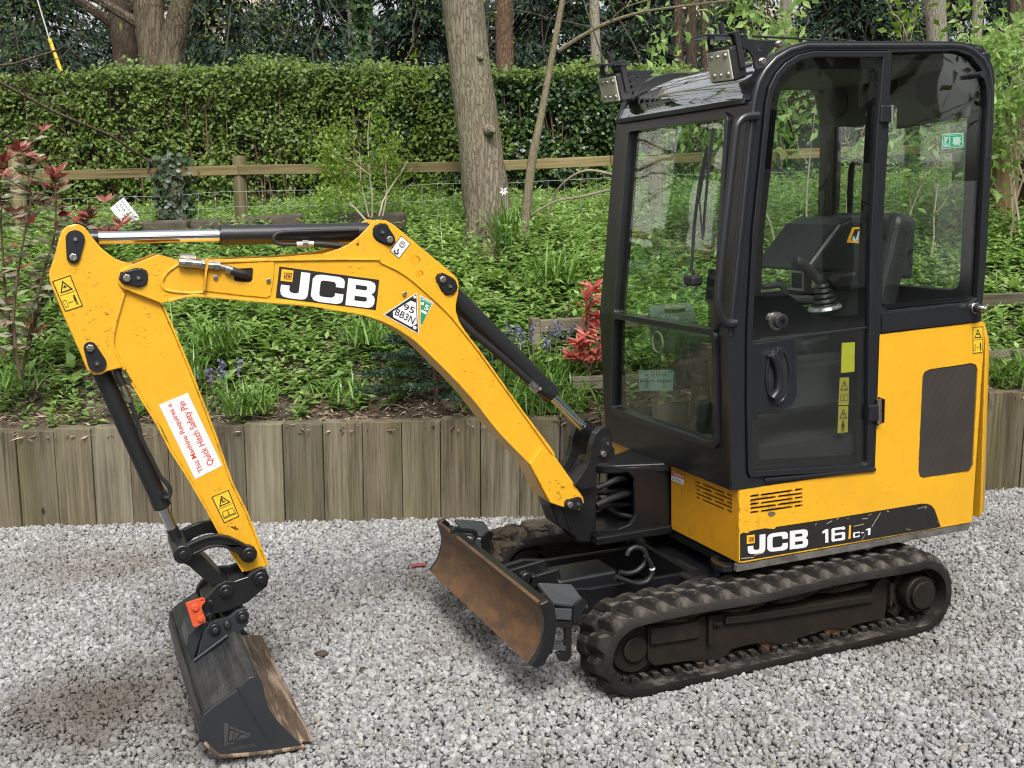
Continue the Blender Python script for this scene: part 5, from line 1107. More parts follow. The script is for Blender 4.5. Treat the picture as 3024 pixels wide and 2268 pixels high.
# nose of the main frame and swing post
ns = empty('swing_bracket', (0, 0, 0), EX)
top = [atz(*q, .69) for q in CK((578, 640), (600, 605), (800, 520), (1010, 440), (1420, 590), (1400, 615), (800, 640))]
MB().sheet(top, (0, 0, -.038)).build('top_plate', BLK, ns, bev=.006)
web = XZ(CK((850, 675), (1405, 660), (1395, 1400), (560, 1410), (555, 1345), (850, 1330), (960, 1285), (1018, 1190), (1020, 800), (960, 735)), .0)
MB().plate(web, .0, .02).build('web', BLK, ns, bev=.004); MB().plate(web, .26, .28).build('web', BLK, ns, bev=.004)
zb = .385; MB().box((-.62, .13, zb+.012), (.36, .30, .035)).build('bottom_plate', BLK, ns, bev=.006)
MB().box((-.46, .14, .54), (.03, .24, .28)).build('back_plate', BLK, ns)
for q, r in (([(590, 890, .05), (700, 850, .05), (820, 800, .06), (1010, 770, .1)], .014), ([(590, 1080, .02), (720, 1020, .03), (860, 970, .05), (1010, 940, .1)], .015), ([(590, 1110, .08), (760, 1080, .09), (1010, 1060, .12)], .011), ([(590, 940, .12), (760, 930, .12), (1010, 900, .14)], .012), ([(600, 1000, .16), (800, 1150, .15), (980, 1200, .12)], .012)):
    MB().tube(smooth_path([at(*CK((a, b2))[0], y) for a, b2, y in q], 5), r, 10).build('hose', HOSE, ns, smooth=True)
kp = empty('swing_post', (0, 0, 0), EX)
ke = XZ(CK((590, 300), (635, 248), (690, 230), (745, 255), (768, 330), (772, 440), (795, 460), (795, 560), (765, 595), (605, 625), (585, 690), (600, 740), (590, 870), (440, 905), (352, 850), (430, 760), (500, 640), (530, 540), (545, 420)), YB-.11)
for y in (YB-.11, YB+.07): MB().plate(ke, y, y+.04).build('cylinder_ear', BLK, kp, bev=.012, seg=3)
kb = XZ(CK((600, 640), (585, 690), (600, 740), (595, 1380), (545, 1400), (540, 1490), (400, 1480), (345, 1400), (190, 1310), (95, 1060), (150, 930), (345, 870), (440, 780), (520, 660)), YB-.07); MB().plate(kb, YB-.070, YB+.070).build('casting', BLK, kp, bev=.012, seg=3)
ZF = XZ(CK((210, 1100), (230, 1110), (345, 1400), (320, 1400)), YB-.07); MB().plate(ZF, YB-.076, YB-.069).build('rib', BLK, kp, bev=.003)

# ---------------------------------------------------------------- pins and cylinders
def pin(parent, c, b2, Y, rp=.030, rb=.021, mat=None):
    p, q = at(*c, Y), at(*b2, Y); r = empty('pin', (0, 0, 0), parent)
    hal = [(x_+random.uniform(-.002, .0035)*(1 if x_ > p.x else -1), z_+random.uniform(-.002, .0035)*(1 if z_ > p.z else -1)) for x_, z_ in hull2((p.x, p.z), rp*1.10, (q.x, q.z), rb*1.12, 16)]; MB().plate(hal, Y-.0016, Y+.001).build('grease_stain', PRINT, r)
    MB().plate(hull2((p.x, p.z), rp, (q.x, q.z), rb, 12), Y-.010, Y+.002).build('keeper_plate', GRY, r, bev=.003)
    ring_y(p.x, p.z, .0105, Y-.0125, Y-.004).build('pin_end', BLKM, r, smooth=True); ring_y(p.x, p.z, .0055, Y-.019, Y-.004, 10).build('grease_nipple', ZINC, r, smooth=True)
    ring_y(q.x, q.z, .0135, Y-.021, Y-.004, 6).build('bolt', ZINC, r, bev=.002); return p
def bolt(parent, px, Y, r=.009): p = at(*px, Y); ring_y(p.x, p.z, r, Y-.009, Y, 6).build('bolt', ZINC, parent, bev=.0015)
PD = pin(EX, C4((447, 213))[0], C4((435, 320))[0], YDF-.006); PB = pin(EX, C4((820, 442))[0], C4((752, 443))[0], YBF-.002)
PC_ = pin(EX, C4((577, 950))[0], C4((535, 858))[0], YDF-.006); PT = pin(EX, C5((255, 172))[0], C5((298, 215))[0], YBF)
PM = pin(EX, C5((655, 493))[0], C5((612, 452))[0], YBF); PF = pin(EX, CK((380, 1055))[0], CK((292, 1062))[0], YBF-.012, .024, .018)
PK = pin(EX, CK((700, 400))[0], CK((655, 510))[0], YB-.112, .022, .017)
BARREL = paint('cylinder_black', (.014, .014, .016), dirt=(.05, .045, .04), amount=.15, rough=.28, chips=(.03, .03, .03), streak=False)
def cylinder(a, b2, frac, rb, rr, rod_at_a=True):
    """hydraulic ram between two pins; the rod end is at a"""
    c = empty('hydraulic_cylinder', (0, 0, 0), EX); A = Vector((a.x, YB, a.z)); B = Vector((b2.x, YB, b2.z)); d = (B-A).normalized(); M_ = A.lerp(B, frac)
    MB().cyl(A+d*.05, M_+d*.02, rr, n=28).build('rod', CHROME, c, smooth=True)
    mb = MB(); mb.cyl(A+d*.015, A+d*.075, rr*1.12, n=24); mb.cyl(A-Vector((0, .03, 0)), A+Vector((0, .03, 0)), .028, n=20); mb.build('rod_eye', BLK, c, smooth=True)
    mb = MB(); mb.cyl(M_, B-d*.03, rb, n=36); mb.cyl(M_-d*.002, M_+d*.035, rb*1.05, n=36); mb.cyl(M_-d*.008, M_, rb*.8, n=30); mb.build('barrel', BARREL, c, smooth=True)
    MB().cyl(B-Vector((0, .035, 0)), B+Vector((0, .035, 0)), .032, n=20).build('barrel_eye', BLK, c, smooth=True); return c, A, B, d, M_
c1, *_ = cylinder(PD, PT, .462, .0355, .0225)
yp = YB-.04
MB().tube(smooth_path([at(*q, yp) for q in C4((2130, 158), (1900, 165), (1690, 172), (1640, 185), (1625, 212), (1650, 240), (1760, 246))], 5), .0075, 10).build('pipe', BLKM, c1, smooth=True)
MB().tube([at(*q, yp) for q in C4((1760, 244), (1860, 241))], .012, 8).build('fitting', ZINC, c1); MB().tube([at(*q, yp) for q in C4((1795, 243), (1830, 242))], .0145, 6).build('nut', ZINC, c1)
MB().tube(smooth_path([at(*q, yp) for q in C4((1860, 242), (1950, 247), (2090, 262), (2180, 275))], 4), .0125, 12).build('hose', HOSE, c1, smooth=True)
c2, A2, B2, d2, M2 = cylinder(PK, PM, .30, .0395, .0195)
yp = YB-.05
MB().tube(smooth_path([at(*q, yp) for q in C5((715, 690), (800, 770), (1000, 940), (1135, 1060))], 5), .0145, 12).build('hose', HOSE, c2, smooth=True)
MB().tube([at(*q, yp) for q in C5((1130, 1055), (1190, 1105))], .0125, 8).build('fitting', ZINC, c2); MB().tube([at(*q, yp) for q in C5((1150, 1085), (1180, 1110))], .016, 6).build('nut', ZINC, c2)
MB().tube(smooth_path([at(*q, yp) for q in C5((1190, 1105), (1235, 1130), (1262, 1150))], 4), .02, 10).build('port', BLK, c2, smooth=True)
LKP = at(*CH((400, 600))[0], YB-.10)
c3, *_ = cylinder(LKP, PC_, .225, .0315, .0195)
yp = YB-.045
MB().tube(smooth_path([at(*q, yp) for q in C4((695, 985), (705, 1030), (730, 1080))], 4), .014, 10).build('hose', HOSE, c3, smooth=True); MB().tube([at(*q, yp) for q in C4((725, 1070), (775, 1180))], .012, 6).build('fitting', ZINC, c3)
MB().tube(smooth_path([at(*q, yp) for q in C4((770, 1170), (795, 1240), (825, 1330), (835, 1385), (870, 1460), (930, 1580))]+[at(*q, yp) for q in C0((1490, 645), (1560, 725), (1590, 780), (1575, 845), (1530, 850))], 4), .0075, 8).build('pipe', BLKM, c3, smooth=True)
pp = at(*C0((1530, 830))[0], yp); MB().cyl(pp, pp+Vector((0, .03, 0)), .014, n=14).build('port', BLK, c3)

# ---------------------------------------------------------------- boom
bo = empty('boom', (0, 0, 0), EX)
low = C4((960, 596), (1130, 556), (1240, 560), (1600, 592), (1840, 612), (2000, 640))+C5((0, 640), (150, 667), (300, 722), (440, 810), (560, 920), (680, 1040), (800, 1172), (950, 1362), (1130, 1545), (1150, 1575), (1205, 1659))
foot = CK((0, 970), (80, 1045), (215, 1090), (300, 1120), (400, 1128), (445, 1085), (455, 1040), (440, 990), (150, 580))
upr = C5((1283, 1480), (1100, 1238), (830, 860), (760, 772), (715, 700), (697, 640), (697, 600), (708, 550), (716, 490), (710, 458), (690, 430), (330, 130), (280, 102), (235, 98), (200, 115), (170, 150), (120, 200), (60, 245), (0, 272))+C4((1920, 300), (1640, 322), (1220, 338), (1060, 345))
nose = C4((1055, 338), (940, 305), (780, 368), (710, 400), (700, 430), (702, 470), (722, 502), (820, 542))
BOUT = XZ(low+foot[1:]+upr+nose, YBF)
hl = [arc(*[(p.x, p.z) for p in [at(*C5((x, y))[0], YBF)]][0], r, 0, 336, 14) for x, y, r in ((456, 343, .0185), (482, 422, .0135), (114, 247, .0045))]
MB().plate(BOUT, YBF, YBF+.014, hl).build('side_plate', YEL, bo, bev=.0035)
MB().plate(BOUT, YB+.071, YB+.085).build('side_plate', YEL, bo, bev=.0035)
tp = XZ(C4((1100, 350), (1640, 332), (2212, 328))+C5((250, 345), (400, 422), (560, 560), (660, 655), (715, 722), (765, 785), (830, 868), (1100, 1245), (1283, 1500)), YBF); tp = xzsmooth(tp, 3)
MB().ribbon(tp, YBF+.008, YB+.08, .010, -1).build('top_flange', YEL, bo, bev=.002)
MB().ribbon(tp, YBF-.007, YBF+.004, .007, -1).build('weld_bead', YEL, bo, bev=.003)
lp = XZ(C4((1000, 590), (1130, 559), (1240, 563), (1600, 594), (1840, 614), (2000, 642))+C5((0, 643), (150, 669), (300, 724), (440, 812), (560, 922), (680, 1042), (800, 1174), (950, 1364), (1130, 1548)), YBF); lp = xzsmooth(lp, 3)
MB().ribbon(lp, YBF-.006, YB+.091, .010, 1).build('bottom_flange', YEL, bo, bev=.003)
ft = XZ(C5((1128, 1545), (1195, 1448), (1290, 1515), (1390, 1659))+CK((440, 990), (450, 1040), (400, 1128), (215, 1090), (80, 1045)), YBF)
MB().plate(ft, YBF-.012, YBF).build('foot_plate', YEL, bo, bev=.004); MB().plate(ft, YBF+.014, YB+.071).build('foot_block', YEL, bo, bev=.004)
cov = XZ(CNZ((520, 252), (540, 100), (560, 62), (1042, 28), (1036, 150), (1015, 285), (985, 303), (800, 285)), YBF); ch = XZ(CNZ((745, 98), (760, 88), (868, 80), (880, 92), (876, 172), (862, 186), (750, 178), (738, 166)), YBF)
MB().plate(cov, YBF-.0045, YBF-.0005, [ch]).build('cover_plate', YEL, bo, bev=.0015); MB().plate(ch, YBF-.0012, YBF+.0).build('dark_backing', DARKIN, bo)  # dark plate behind the cut-out paints the shade of the hole
for q in ((600, 148), (997, 172)): bolt(bo, CNZ(q)[0], YBF-.004)
bolt(bo, C5((390, 537))[0], YBF)
bead = xzsmooth(XZ(CNZ((325, 50), (260, 95), (215, 145), (195, 195), (212, 232), (260, 252), (340, 262), (440, 268), (520, 258)), YBF), 3); MB().tube([(x, YBF, z) for x, z in bead], .006, 8).build('weld_bead', YEL, bo, smooth=True)
yh = YBF-.016
for a, b2, r, m_ in (((325, 35), (430, 45), .0145, ZINC), ((365, 38), (425, 44), .0165, ZINC), ((428, 45), (490, 50), .0135, ZINC), ((488, 52), (522, 55), .019, ZINC), ((540, 57), (592, 62), .012, ZINC), ((592, 63), (636, 66), .0165, ZINC), ((636, 66), (690, 82), .008, ZINC), ((680, 84), (725, 100), .0145, ZINC)):
    MB().tube([at(*CNZ(a)[0], yh), at(*CNZ(b2)[0], yh)], r, 6 if r > .016 else 12).build('coupling', m_, bo, bev=.0015)
MB().tube(smooth_path([at(*CNZ((715, 98))[0], yh), at(*CNZ((770, 115))[0], yh), at(*CNZ((820, 130))[0], yh+.006), at(*CNZ((880, 150))[0], YBF+.03)], 5), .0145, 12).build('hose', HOSE, bo, smooth=True)
MB().plate(XZ(CNZ((524, 8), (545, 8), (546, 60), (536, 100), (522, 250), (508, 252), (518, 110)), yh), yh-.012, YBF).build('hose_bracket', YEL, bo, bev=.002)
MB().tube([at(*q, YB+.06) for q in CNZ((330, 0), (400, 2), (450, 8))], .014, 8).build('coupling', ZINC, bo)
# boom decals
q = on_y(CD((110, 30), (1415, 205), (1370, 600), (62, 440)), YBF); flat('name_plate', [rect(0, 0, 1, 1)], q, NY, .0006, PRINT, bo); flat('lettering', JCB, q, NY, .0017, WHITE, bo); jcb_badge(bo, q, (.025, .07, .14, .44), .0017, NY)
T3 = [at(*p, YBF) for p in CE((968, 318), (1008, 1232), (232, 806))]
f3 = lambda a, b2: T3[0]*a+T3[1]*b2+T3[2]*(1-a-b2)
def tri(s, sh=0): g = 1/3; return ([(g+(1-g)*s, g*(1-s)), (g*(1-s), g+(1-g)*s), (g*(1-s), g*(1-s))], [])
flat('registration_plate', [tri(1)], f3, NY, .0006, WHITE, bo); flat('plate_border', [tri(.93)], f3, NY, .0014, PRINT, bo)
flat('plate_panel', [(XZ(CE((830, 500), (945, 545), (958, 1000), (842, 1072), (448, 862), (440, 735)), YBF), [])], lambda u, v: Vector((u, YBF, v)), NY, .0024, WHITE, bo)
tq = on_y(CE((690, 560), (930, 655), (880, 790), (660, 690)), YBF); text('lettering', '95', tq, (0, 0, 1, 1), NY, .0032, PRINT, bo, .01)
tq = on_y(CE((530, 665), (945, 875), (870, 1020), (470, 800)), YBF); text('lettering', 'BB3N', tq, (0, 0, 1, 1), NY, .0032, PRINT, bo, .01)
for x, y, r in ((918, 420, 34), (918, 1085, 42)):
    p = at(*CE((x, y))[0], YBF); flat('seal', [disc(0, 0, r*.000165, None, 16)], lambda u, v: Vector((p.x+u, YBF, p.z+v)), NY, .0024, WHITE, bo)
gq = on_y(CE((1030, 378), (1326, 540), (1055, 1062), (1040, 1062)), YBF); flat('emissions_plate', [rect(0, 0, 1, 1)], gq, NY, .0006, WHITE, bo); flat('emissions_panel', [([(.05, .035), (.95, .035), (.9, .93), (.15, .93)], [])], gq, NY, .0013, GRN, bo)
text('lettering', 'EMISSIONS', on_y(CE((1065, 432), (1290, 548), (1275, 590), (1060, 475)), YBF), (0, 0, 1, 1), NY, .0023, WHITE, bo, .01); text('lettering', '5', on_y(CE((1150, 575), (1245, 615), (1200, 725), (1110, 680)), YBF), (0, 0, 1, 1), NY, .0023, WHITE, bo, .03)
p5 = at(*CE((1085, 565))[0], YBF); flat('seal', [disc(0, 0, .0062, None, 16)], lambda u, v: Vector((p5.x+u, YBF, p5.z+v)), NY, .0023, WHITE, bo); flat('grade_tab', [rect(0, 0, 1, 1)], on_y(CE((1060, 690), (1180, 750), (1165, 805), (1055, 745)), YBF), NY, .0023, WHITE, bo)
hk = on_y(C5((370, 193), (428, 240), (358, 330), (303, 283)), YBF); flat('lifting_label', [rect(0, 0, 1, 1)], hk, NY, .0006, PRINT, bo); flat('label_face', [rect(.05, .03, .95, .97)], hk, NY, .0013, WHITE, bo)
flat('symbol', [([(.45, .62), (.55, .62), (.55, .72), (.7, .78), (.7, .9), (.45, .95), (.25, .88), (.25, .80), (.36, .80), (.42, .86), (.58, .85), (.6, .80), (.45, .75)], []), ([(.5+.24*math.cos(i*.5236), .32+.17*math.sin(i*.5236)) for i in range(12)], [[(.5+.20*math.cos(i*.5236), .32+.14*math.sin(i*.5236)) for i in range(12)]]), ([(.36, .32), (.5, .22), (.64, .32), (.6, .32), (.6, .42), (.4, .42), (.4, .32)], [[(.42, .33), (.5, .27), (.58, .33), (.57, .40), (.43, .40)]])], hk, NY, .002, PRINT, bo)

# ---------------------------------------------------------------- dipper
dp = empty('dipper', (0, 0, 0), EX)
box_l = C4((740, 985), (780, 1050), (860, 1180), (940, 1310))+C0((1500, 190), (1600, 400), (1740, 620), (1940, 960), (2060, 1180))+CH((900, 345), (1050, 580), (1210, 835))
box_r = CH((1290, 815), (1400, 770), (1500, 760), (1390, 500), (1200, 20))+C4((1370, 1659), (1280, 1400), (1110, 960), (955, 605), (930, 560), (820, 400), (700, 380))
DBOX = XZ(box_l+box_r+C4((690, 560), (660, 760), (665, 880)), YDF)
MB().plate(DBOX, YDF, YB+.065).build('box_section', YEL, dp, bev=.004)
lug = C4((447, 125), (400, 138), (368, 168), (350, 215), (330, 300), (291, 420), (296, 470), (390, 700), (470, 880), (500, 950), (520, 995), (560, 1020), (600, 1018), (640, 998), (735, 975), (680, 880), (668, 830), (672, 760), (700, 650), (735, 530), (850, 420), (800, 362), (740, 352), (680, 330), (600, 265), (545, 200), (510, 150), (480, 130))
LUG = XZ(lug, YDF-.006); MB().plate(LUG, YDF-.008, YDF+.008).build('lug_plate', YEL, dp, bev=.004); MB().plate(LUG, YB+.058, YB+.073).build('lug_plate', YEL, dp, bev=.004)
lin = xzsmooth(XZ(C4((738, 530), (702, 650), (675, 760), (670, 830), (682, 880), (740, 985)), YDF), 3); MB().tube([(x, YDF-.004, z) for x, z in lin], .0065, 8).build('weld_bead', YEL, dp, smooth=True)
MB().plate(XZ(C4((560, 230), (600, 290), (690, 345), (760, 370), (560, 900), (450, 780), (350, 480), (400, 300)), YDF), YDF+.01, YB+.055).build('lug_block', YEL, dp)
edge = xzsmooth(XZ(C4((960, 610), (1110, 960), (1280, 1400), (1370, 1659))+CH((1200, 20), (1390, 500), (1495, 755)), YDF), 2); MB().ribbon(edge, YDF-.005, YB+.07, .008, 1).build('flange', YEL, dp, bev=.002)
edge = xzsmooth(XZ(C4((790, 1065), (860, 1180), (940, 1310))+C0((1600, 400), (1740, 620), (1940, 960), (2060, 1180))+CH((900, 345), (1200, 820)), YDF), 2); MB().ribbon(edge, YDF-.005, YB+.07, .008, -1).build('flange', YEL, dp, bev=.002)
warning(dp, C4((305, 462), (420, 422), (497, 612), (385, 648)), YDF-.008, 0); warning(dp, C7((648, 47), (755, 2), (820, 165), (725, 208)), YDF, 1)
LQ = C4((1158, 1640), (943, 1197), (1115, 1125), (1320, 1558)); wl = on_y(LQ, YDF); flat('safety_label', [rect(0, 0, 1, 1)], wl, NY, .0006, WHITE, dp)
text('lettering', 'This Machine Requires a', wl, (.045, .20, .96, .42), NY, .0018, REDP, dp, .012); text('lettering', 'Quick Hitch Safety Pin', wl, (.07, .56, .93, .86), NY, .0018, REDP, dp, .012)
mb = MB()
for a, b2 in (((770, 225), (800, 240)), ((800, 240), (812, 236)), ((790, 232), (795, 222))): mb.tube([at(*C7(a)[0], YDF-.0006), at(*C7(b2)[0], YDF-.0006)], .0028, 5)
mb.build('paint_scrape', simple('scrape', (.06, .03, .01), .8), dp)

SCUF = simple('scuff_marks', (.30, .145, .015), .7, vary=.4, vscale=60); SCUD = simple('dark_scuffs', (.045, .026, .012), .8)
def scuffs(parent, regions, Y, n, mat, lmax=.018):
    mb = MB()
    for _ in range(n):
        q = random.choice(regions); a, b2 = random.random(), random.random(); px = [q[0][i]*(1-a)*(1-b2)+q[1][i]*a*(1-b2)+q[2][i]*a*b2+q[3][i]*(1-a)*b2 for i in (0, 1)]; p = at(px[0], px[1], Y)
        L_ = random.uniform(.003, lmax); an = random.gauss(.0, .35); d_ = Vector((math.cos(an), 0, math.sin(an))); s_ = Vector((-d_.z, 0, d_.x))*random.uniform(.0004, .0013)
        mb.sheet([p-d_*L_/2, p-s_, p+d_*L_/2, p+s_*1.3], (0, -.0004, 0))
    o = mb.build('scuff_marks', mat, parent); o['kind'] = 'stuff'
up_ = [C4((350, 330), (560, 300), (640, 620), (400, 560)), C4((420, 640), (680, 560), (650, 860), (520, 860))]; lo_ = [C4((760, 600), (940, 620), (1040, 960), (800, 900)), C0((1980, 780), (2080, 740), (2180, 1100), (2060, 1160))]
scuffs(dp, up_, YDF-.0085, 40, SCUF); scuffs(dp, up_[1:], YDF-.0085, 6, SCUD, .01); scuffs(dp, lo_, YDF-.0006, 25, SCUF); scuffs(dp, lo_, YDF-.0006, 5, SCUD, .01)
bm_ = [C4((760, 390), (1000, 330), (1000, 560), (820, 500)), C5((480, 640), (650, 660), (1150, 1400), (1000, 1340)), C5((700, 780), (760, 800), (1230, 1460), (1150, 1480)), C5((20, 380), (250, 360), (230, 420), (20, 410))]
scuffs(bo, bm_, YBF-.0006, 40, SCUF); scuffs(bo, bm_, YBF-.0006, 6, SCUD, .01); scuffs(bo, [CK((30, 800), (200, 800), (400, 960), (150, 1050))], YBF-.0126, 16, SCUD, .02)
scuffs(bd, [CS((300, 420), (900, 330), (900, 400), (300, 500)), CS((900, 60), (1900, 60), (1900, 220), (900, 330)), CS((270, 160), (360, 160), (360, 540), (275, 560))], YS-.0006, 50, SCUF, .012); scuffs(bd, [CS((255, 180), (275, 180), (275, 560), (258, 560)), C6((1960, 960), (1985, 960), (1950, 1640), (1930, 1640))], YS-.0006, 26, SCUD, .012)
# ---------------------------------------------------------------- bucket linkage and quick hitch
lk = empty('bucket_linkage', (0, 0, 0), EX)
arcp = XZ(CH((300, 560), (360, 500), (440, 480), (560, 420), (700, 368), (850, 346), (1000, 370), (1130, 428), (1240, 490), (1330, 510), (1375, 580), (1365, 650), (1320, 705), (1250, 722), (1180, 700), (1140, 650), (1130, 605), (1060, 570), (960, 525), (850, 512), (730, 532), (620, 582), (540, 650), (470, 700), (380, 690), (310, 640)), YB-.105)
for y in (YB-.105, YB+.085):
    MB().plate(arcp, y, y+.02).build('curved_link', BLK, lk, bev=.004)
rim = xzsmooth(XZ(CH((440, 482), (560, 422), (700, 370), (850, 348), (1000, 372), (1130, 430), (1230, 492)), YB-.105), 3); MB().ribbon(rim, YB-.113, YB-.105, .012, -1).build('rim', BLK, lk, bev=.003)
rim = xzsmooth(XZ(CH((530, 620), (620, 580), (730, 530), (850, 510), (960, 523), (1060, 568), (1130, 603)), YB-.105), 3); MB().ribbon(rim, YB-.113, YB-.105, .010, 1).build('rim', BLK, lk, bev=.003)
def boss(parent, c, Y, r, r2, y1): p = at(*CH(c)[0], Y); ring_y(p.x, p.z, r, Y-.012, y1, 30).build('boss', BLK, parent, smooth=True, bev=.004); ring_y(p.x, p.z, r2, Y-.022, Y, 20).build('pin_end', BLK, parent, smooth=True, bev=.003); return p
boss(lk, (1260, 600), YB-.106, .026, .013, YB+.106); boss(lk, (400, 600), YB-.106, .034, .016, YB+.106)
hl_ = XZ(CH((330, 640), (430, 560), (560, 590), (640, 610), (920, 900), (1010, 1020), (960, 1110), (840, 1080), (760, 1010), (480, 760), (380, 710)), YB-.07); MB().plate(hl_, YB-.075, YB+.075).build('tipping_link', BLK, lk, bev=.006)
qh = empty('quick_hitch', (0, 0, 0), EX)
ho = XZ(CH((850, 1010), (950, 955), (1090, 952), (1230, 905), (1310, 840), (1400, 788), (1480, 805), (1528, 900), (1500, 1030), (1440, 1075), (1250, 1235), (1000, 1345), (800, 1395), (700, 1400), (640, 1290), (690, 1190), (820, 1040)), YB-.10)
for y in (YB-.10, YB+.08): MB().plate(ho, y, y+.02).build('side_plate', BLK, qh, bev=.004)
hb = XZ(CH((900, 1080), (1250, 980), (1440, 1000), (1250, 1210), (1000, 1320), (720, 1380), (680, 1260)), YB-.10); MB().plate(hb, YB-.08, YB+.08).build('hook_block', BLK, qh, bev=.006)
boss(qh, (960, 1085), YB-.10, .026, .012, YB+.11); boss(qh, (1415, 920), YB-.10, .027, .013, YB+.11)
for c in ((745, 1395), (760, 1225)): p = at(*CH(c)[0], YB-.11); ring_y(p.x, p.z, .010, YB-.125, YB-.08, 12).build('stud', BLK, qh, smooth=True, bev=.002)
og = XZ(CH((432, 1240), (640, 1172), (685, 1180), (690, 1220), (655, 1262), (640, 1300), (660, 1370), (692, 1430), (690, 1485), (560, 1552), (530, 1545)), YB-.13); oh = at(*CH((648, 1205))[0], YB-.13)
MB().plate(og, YB-.135, YB-.125, [arc(oh.x, oh.z, .004, 0, 330, 9)]).build('safety_latch', ORG, qh, bev=.002)
for c, r in (((560, 1300), .013), ((630, 1450), .011)): p = at(*CH(c)[0], YB-.135); ring_y(p.x, p.z, r, YB-.142, YB-.13, 18).build('rivet', ORG, qh, smooth=True, bev=.003)

# ---------------------------------------------------------------- grading bucket
bk = empty('bucket', (0, 0, 0), EX); YN, YFR = -.46, .59
m, t, b = newmat('worn_bucket_steel'); st_ = noi(t, texc(t, (26, 1.1, 26)), 1.0, 7, .75); pt_ = noi(t, texc(t), 5, 6, .7); sc_ = noi(t, texc(t, (60, 6, 60), (0, 0, .5)), 1.0, 5, .7)
c = ramp(t, st_, [(.3, (.014, .015, .016)), (.5, (.04, .041, .042)), (.68, (.10, .10, .098))]); c = mixc(t, ramp(t, pt_, [(.45, (0, 0, 0)), (.65, (.7,)*3)]), c, (.012, .013, .015)); c = mixc(t, ramp(t, sc_, [(.64, (0, 0, 0)), (.72, (.6,)*3)]), c, (.17, .165, .155))
t.links.new(c, b.inputs['Base Color']); b.inputs['Roughness'].default_value = .45; b.inputs['Metallic'].default_value = .3; bump(t, b, st_, .12); STB = m
STB2 = paint('bucket_side_black', (.016, .019, .024), dirt=(.06, .055, .05), amount=.5, rough=.5, chips=(.08, .07, .06), streak=False)
m, t, b = newmat('scraped_cutting_edge'); n1 = noi(t, texc(t, (14, 1.2, 6)), 2.2, 6, .7); n2 = noi(t, texc(t), 40, 5, .7)
c = ramp(t, n1, [(.40, (.075, .05, .034)), (.50, (.12, .085, .06)), (.56, (.30, .225, .16)), (.66, (.34, .26, .19))]); c = mixc(t, ramp(t, n2, [(.5, (0, 0, 0)), (.75, (.5,)*3)]), c, (.16, .115, .08)); t.links.new(c, b.inputs['Base Color']); b.inputs['Roughness'].default_value = .6; b.inputs['Metallic'].default_value = .2; bump(t, b, n2, .25); EDGE = m
shell = C7((968, 1230), (960, 1170), (940, 1125), (905, 1105), (865, 1118), (800, 1188), (660, 1285), (605, 1335), (582, 1400), (575, 1455), (592, 1495), (640, 1545), (690, 1578))
SH = xzsmooth(XZ(shell, YN), 3); fl = XZ(C7((690, 1578), (860, 1568), (1000, 1553), (1190, 1532)), YN)
MB().ribbon(SH, YN, YFR, .012, 1).build('shell', STB, bk, smooth=True)
MB().ribbon(fl, YN, YFR, .016, 1).build('floor', EDGE, bk); 
tipx = -2.105; ce = [(fl[1][0], fl[1][1]+.018), (tipx, .012), (tipx-.002, .022), (fl[1][0], fl[1][1]+.036)]; MB().plate(ce, YN+.004, YFR-.004).build('cutting_edge', EDGE, bk, bev=.003)
sidep = XZ(C7((968, 1230), (960, 1170), (940, 1125), (905, 1105), (865, 1118), (800, 1188), (660, 1285), (605, 1335), (582, 1400), (575, 1455), (592, 1495), (640, 1545), (690, 1578), (860, 1568), (1000, 1553), (1190, 1520), (1110, 1442), (1040, 1372), (988, 1295)), YN)
MB().plate(sidep, YN-.012, YN).build('side_plate', STB2, bk, bev=.004); MB().plate(sidep, YFR, YFR+.012).build('side_plate', STB2, bk, bev=.004)
fold = XZ(CBK((470, 80), (640, 370), (790, 620)), YN); MB().tube([(x, YN-.012, z) for x, z in fold], .004, 6).build('fold_line', STB2, bk)
sk = XZ(C7((600, 1505), (650, 1555), (700, 1588), (860, 1577), (1000, 1562), (1200, 1532)), YN); MB().ribbon(sk, YN-.02, YN-.002, .012, 1).build('wear_strip', EDGE, bk, bev=.003)
wr = [(SH[int(len(SH)*.62)][0]-.004, SH[int(len(SH)*.62)][1]+.004)]; MB().tube([(wr[0][0], YN+.01, wr[0][1]), (wr[0][0], YFR-.01, wr[0][1])], .007, 6).build('stiffener', STB, bk)
rq = on_y(CBK((415, 655), (655, 612), (652, 648), (420, 690)), YN-.012); RAISED = simple('raised_casting', (.055, .055, .055), .5, vary=.3, vscale=40)
uv, F_ = text_polys('RHINOX', 0, 0, 1, 1, bold=.02); MB().add([rq(u, v)+Vector((0, -.0025, 0)) for u, v in uv], F_).build('lettering', RAISED, bk)
eq = on_y(CBK((345, 430), (600, 400), (600, 610), (355, 640)), YN-.012)
flat('emblem', [([(.02, 0), (.2, .05), (.12, 1), (0, 1)], []), ([(.25, .15), (1, .62), (.95, .70), (.24, .26)], []), ([(.24, .38), (.38, .42), (.28, .80), (.18, .85)], []), ([(.42, .44), (.62, .55), (.35, .82), (.32, .76)], []), ([(.68, .58), (.98, .74), (.55, .80), (.45, .84)], []), ([(.05, 1.0), (.1, .93), (.4, .88), (.4, .95)], [])], eq, NY, .0005, RAISED, bk, .002)
ear = XZ(C7((558, 1035), (580, 940), (605, 850), (650, 790), (755, 762), (800, 722), (850, 705), (878, 745), (868, 800), (825, 845), (760, 885), (690, 940)), YB-.10)
for y in (YB-.105, YB+.085): MB().plate(ear, y, y+.02).build('ear', STB2, bk, bev=.004)
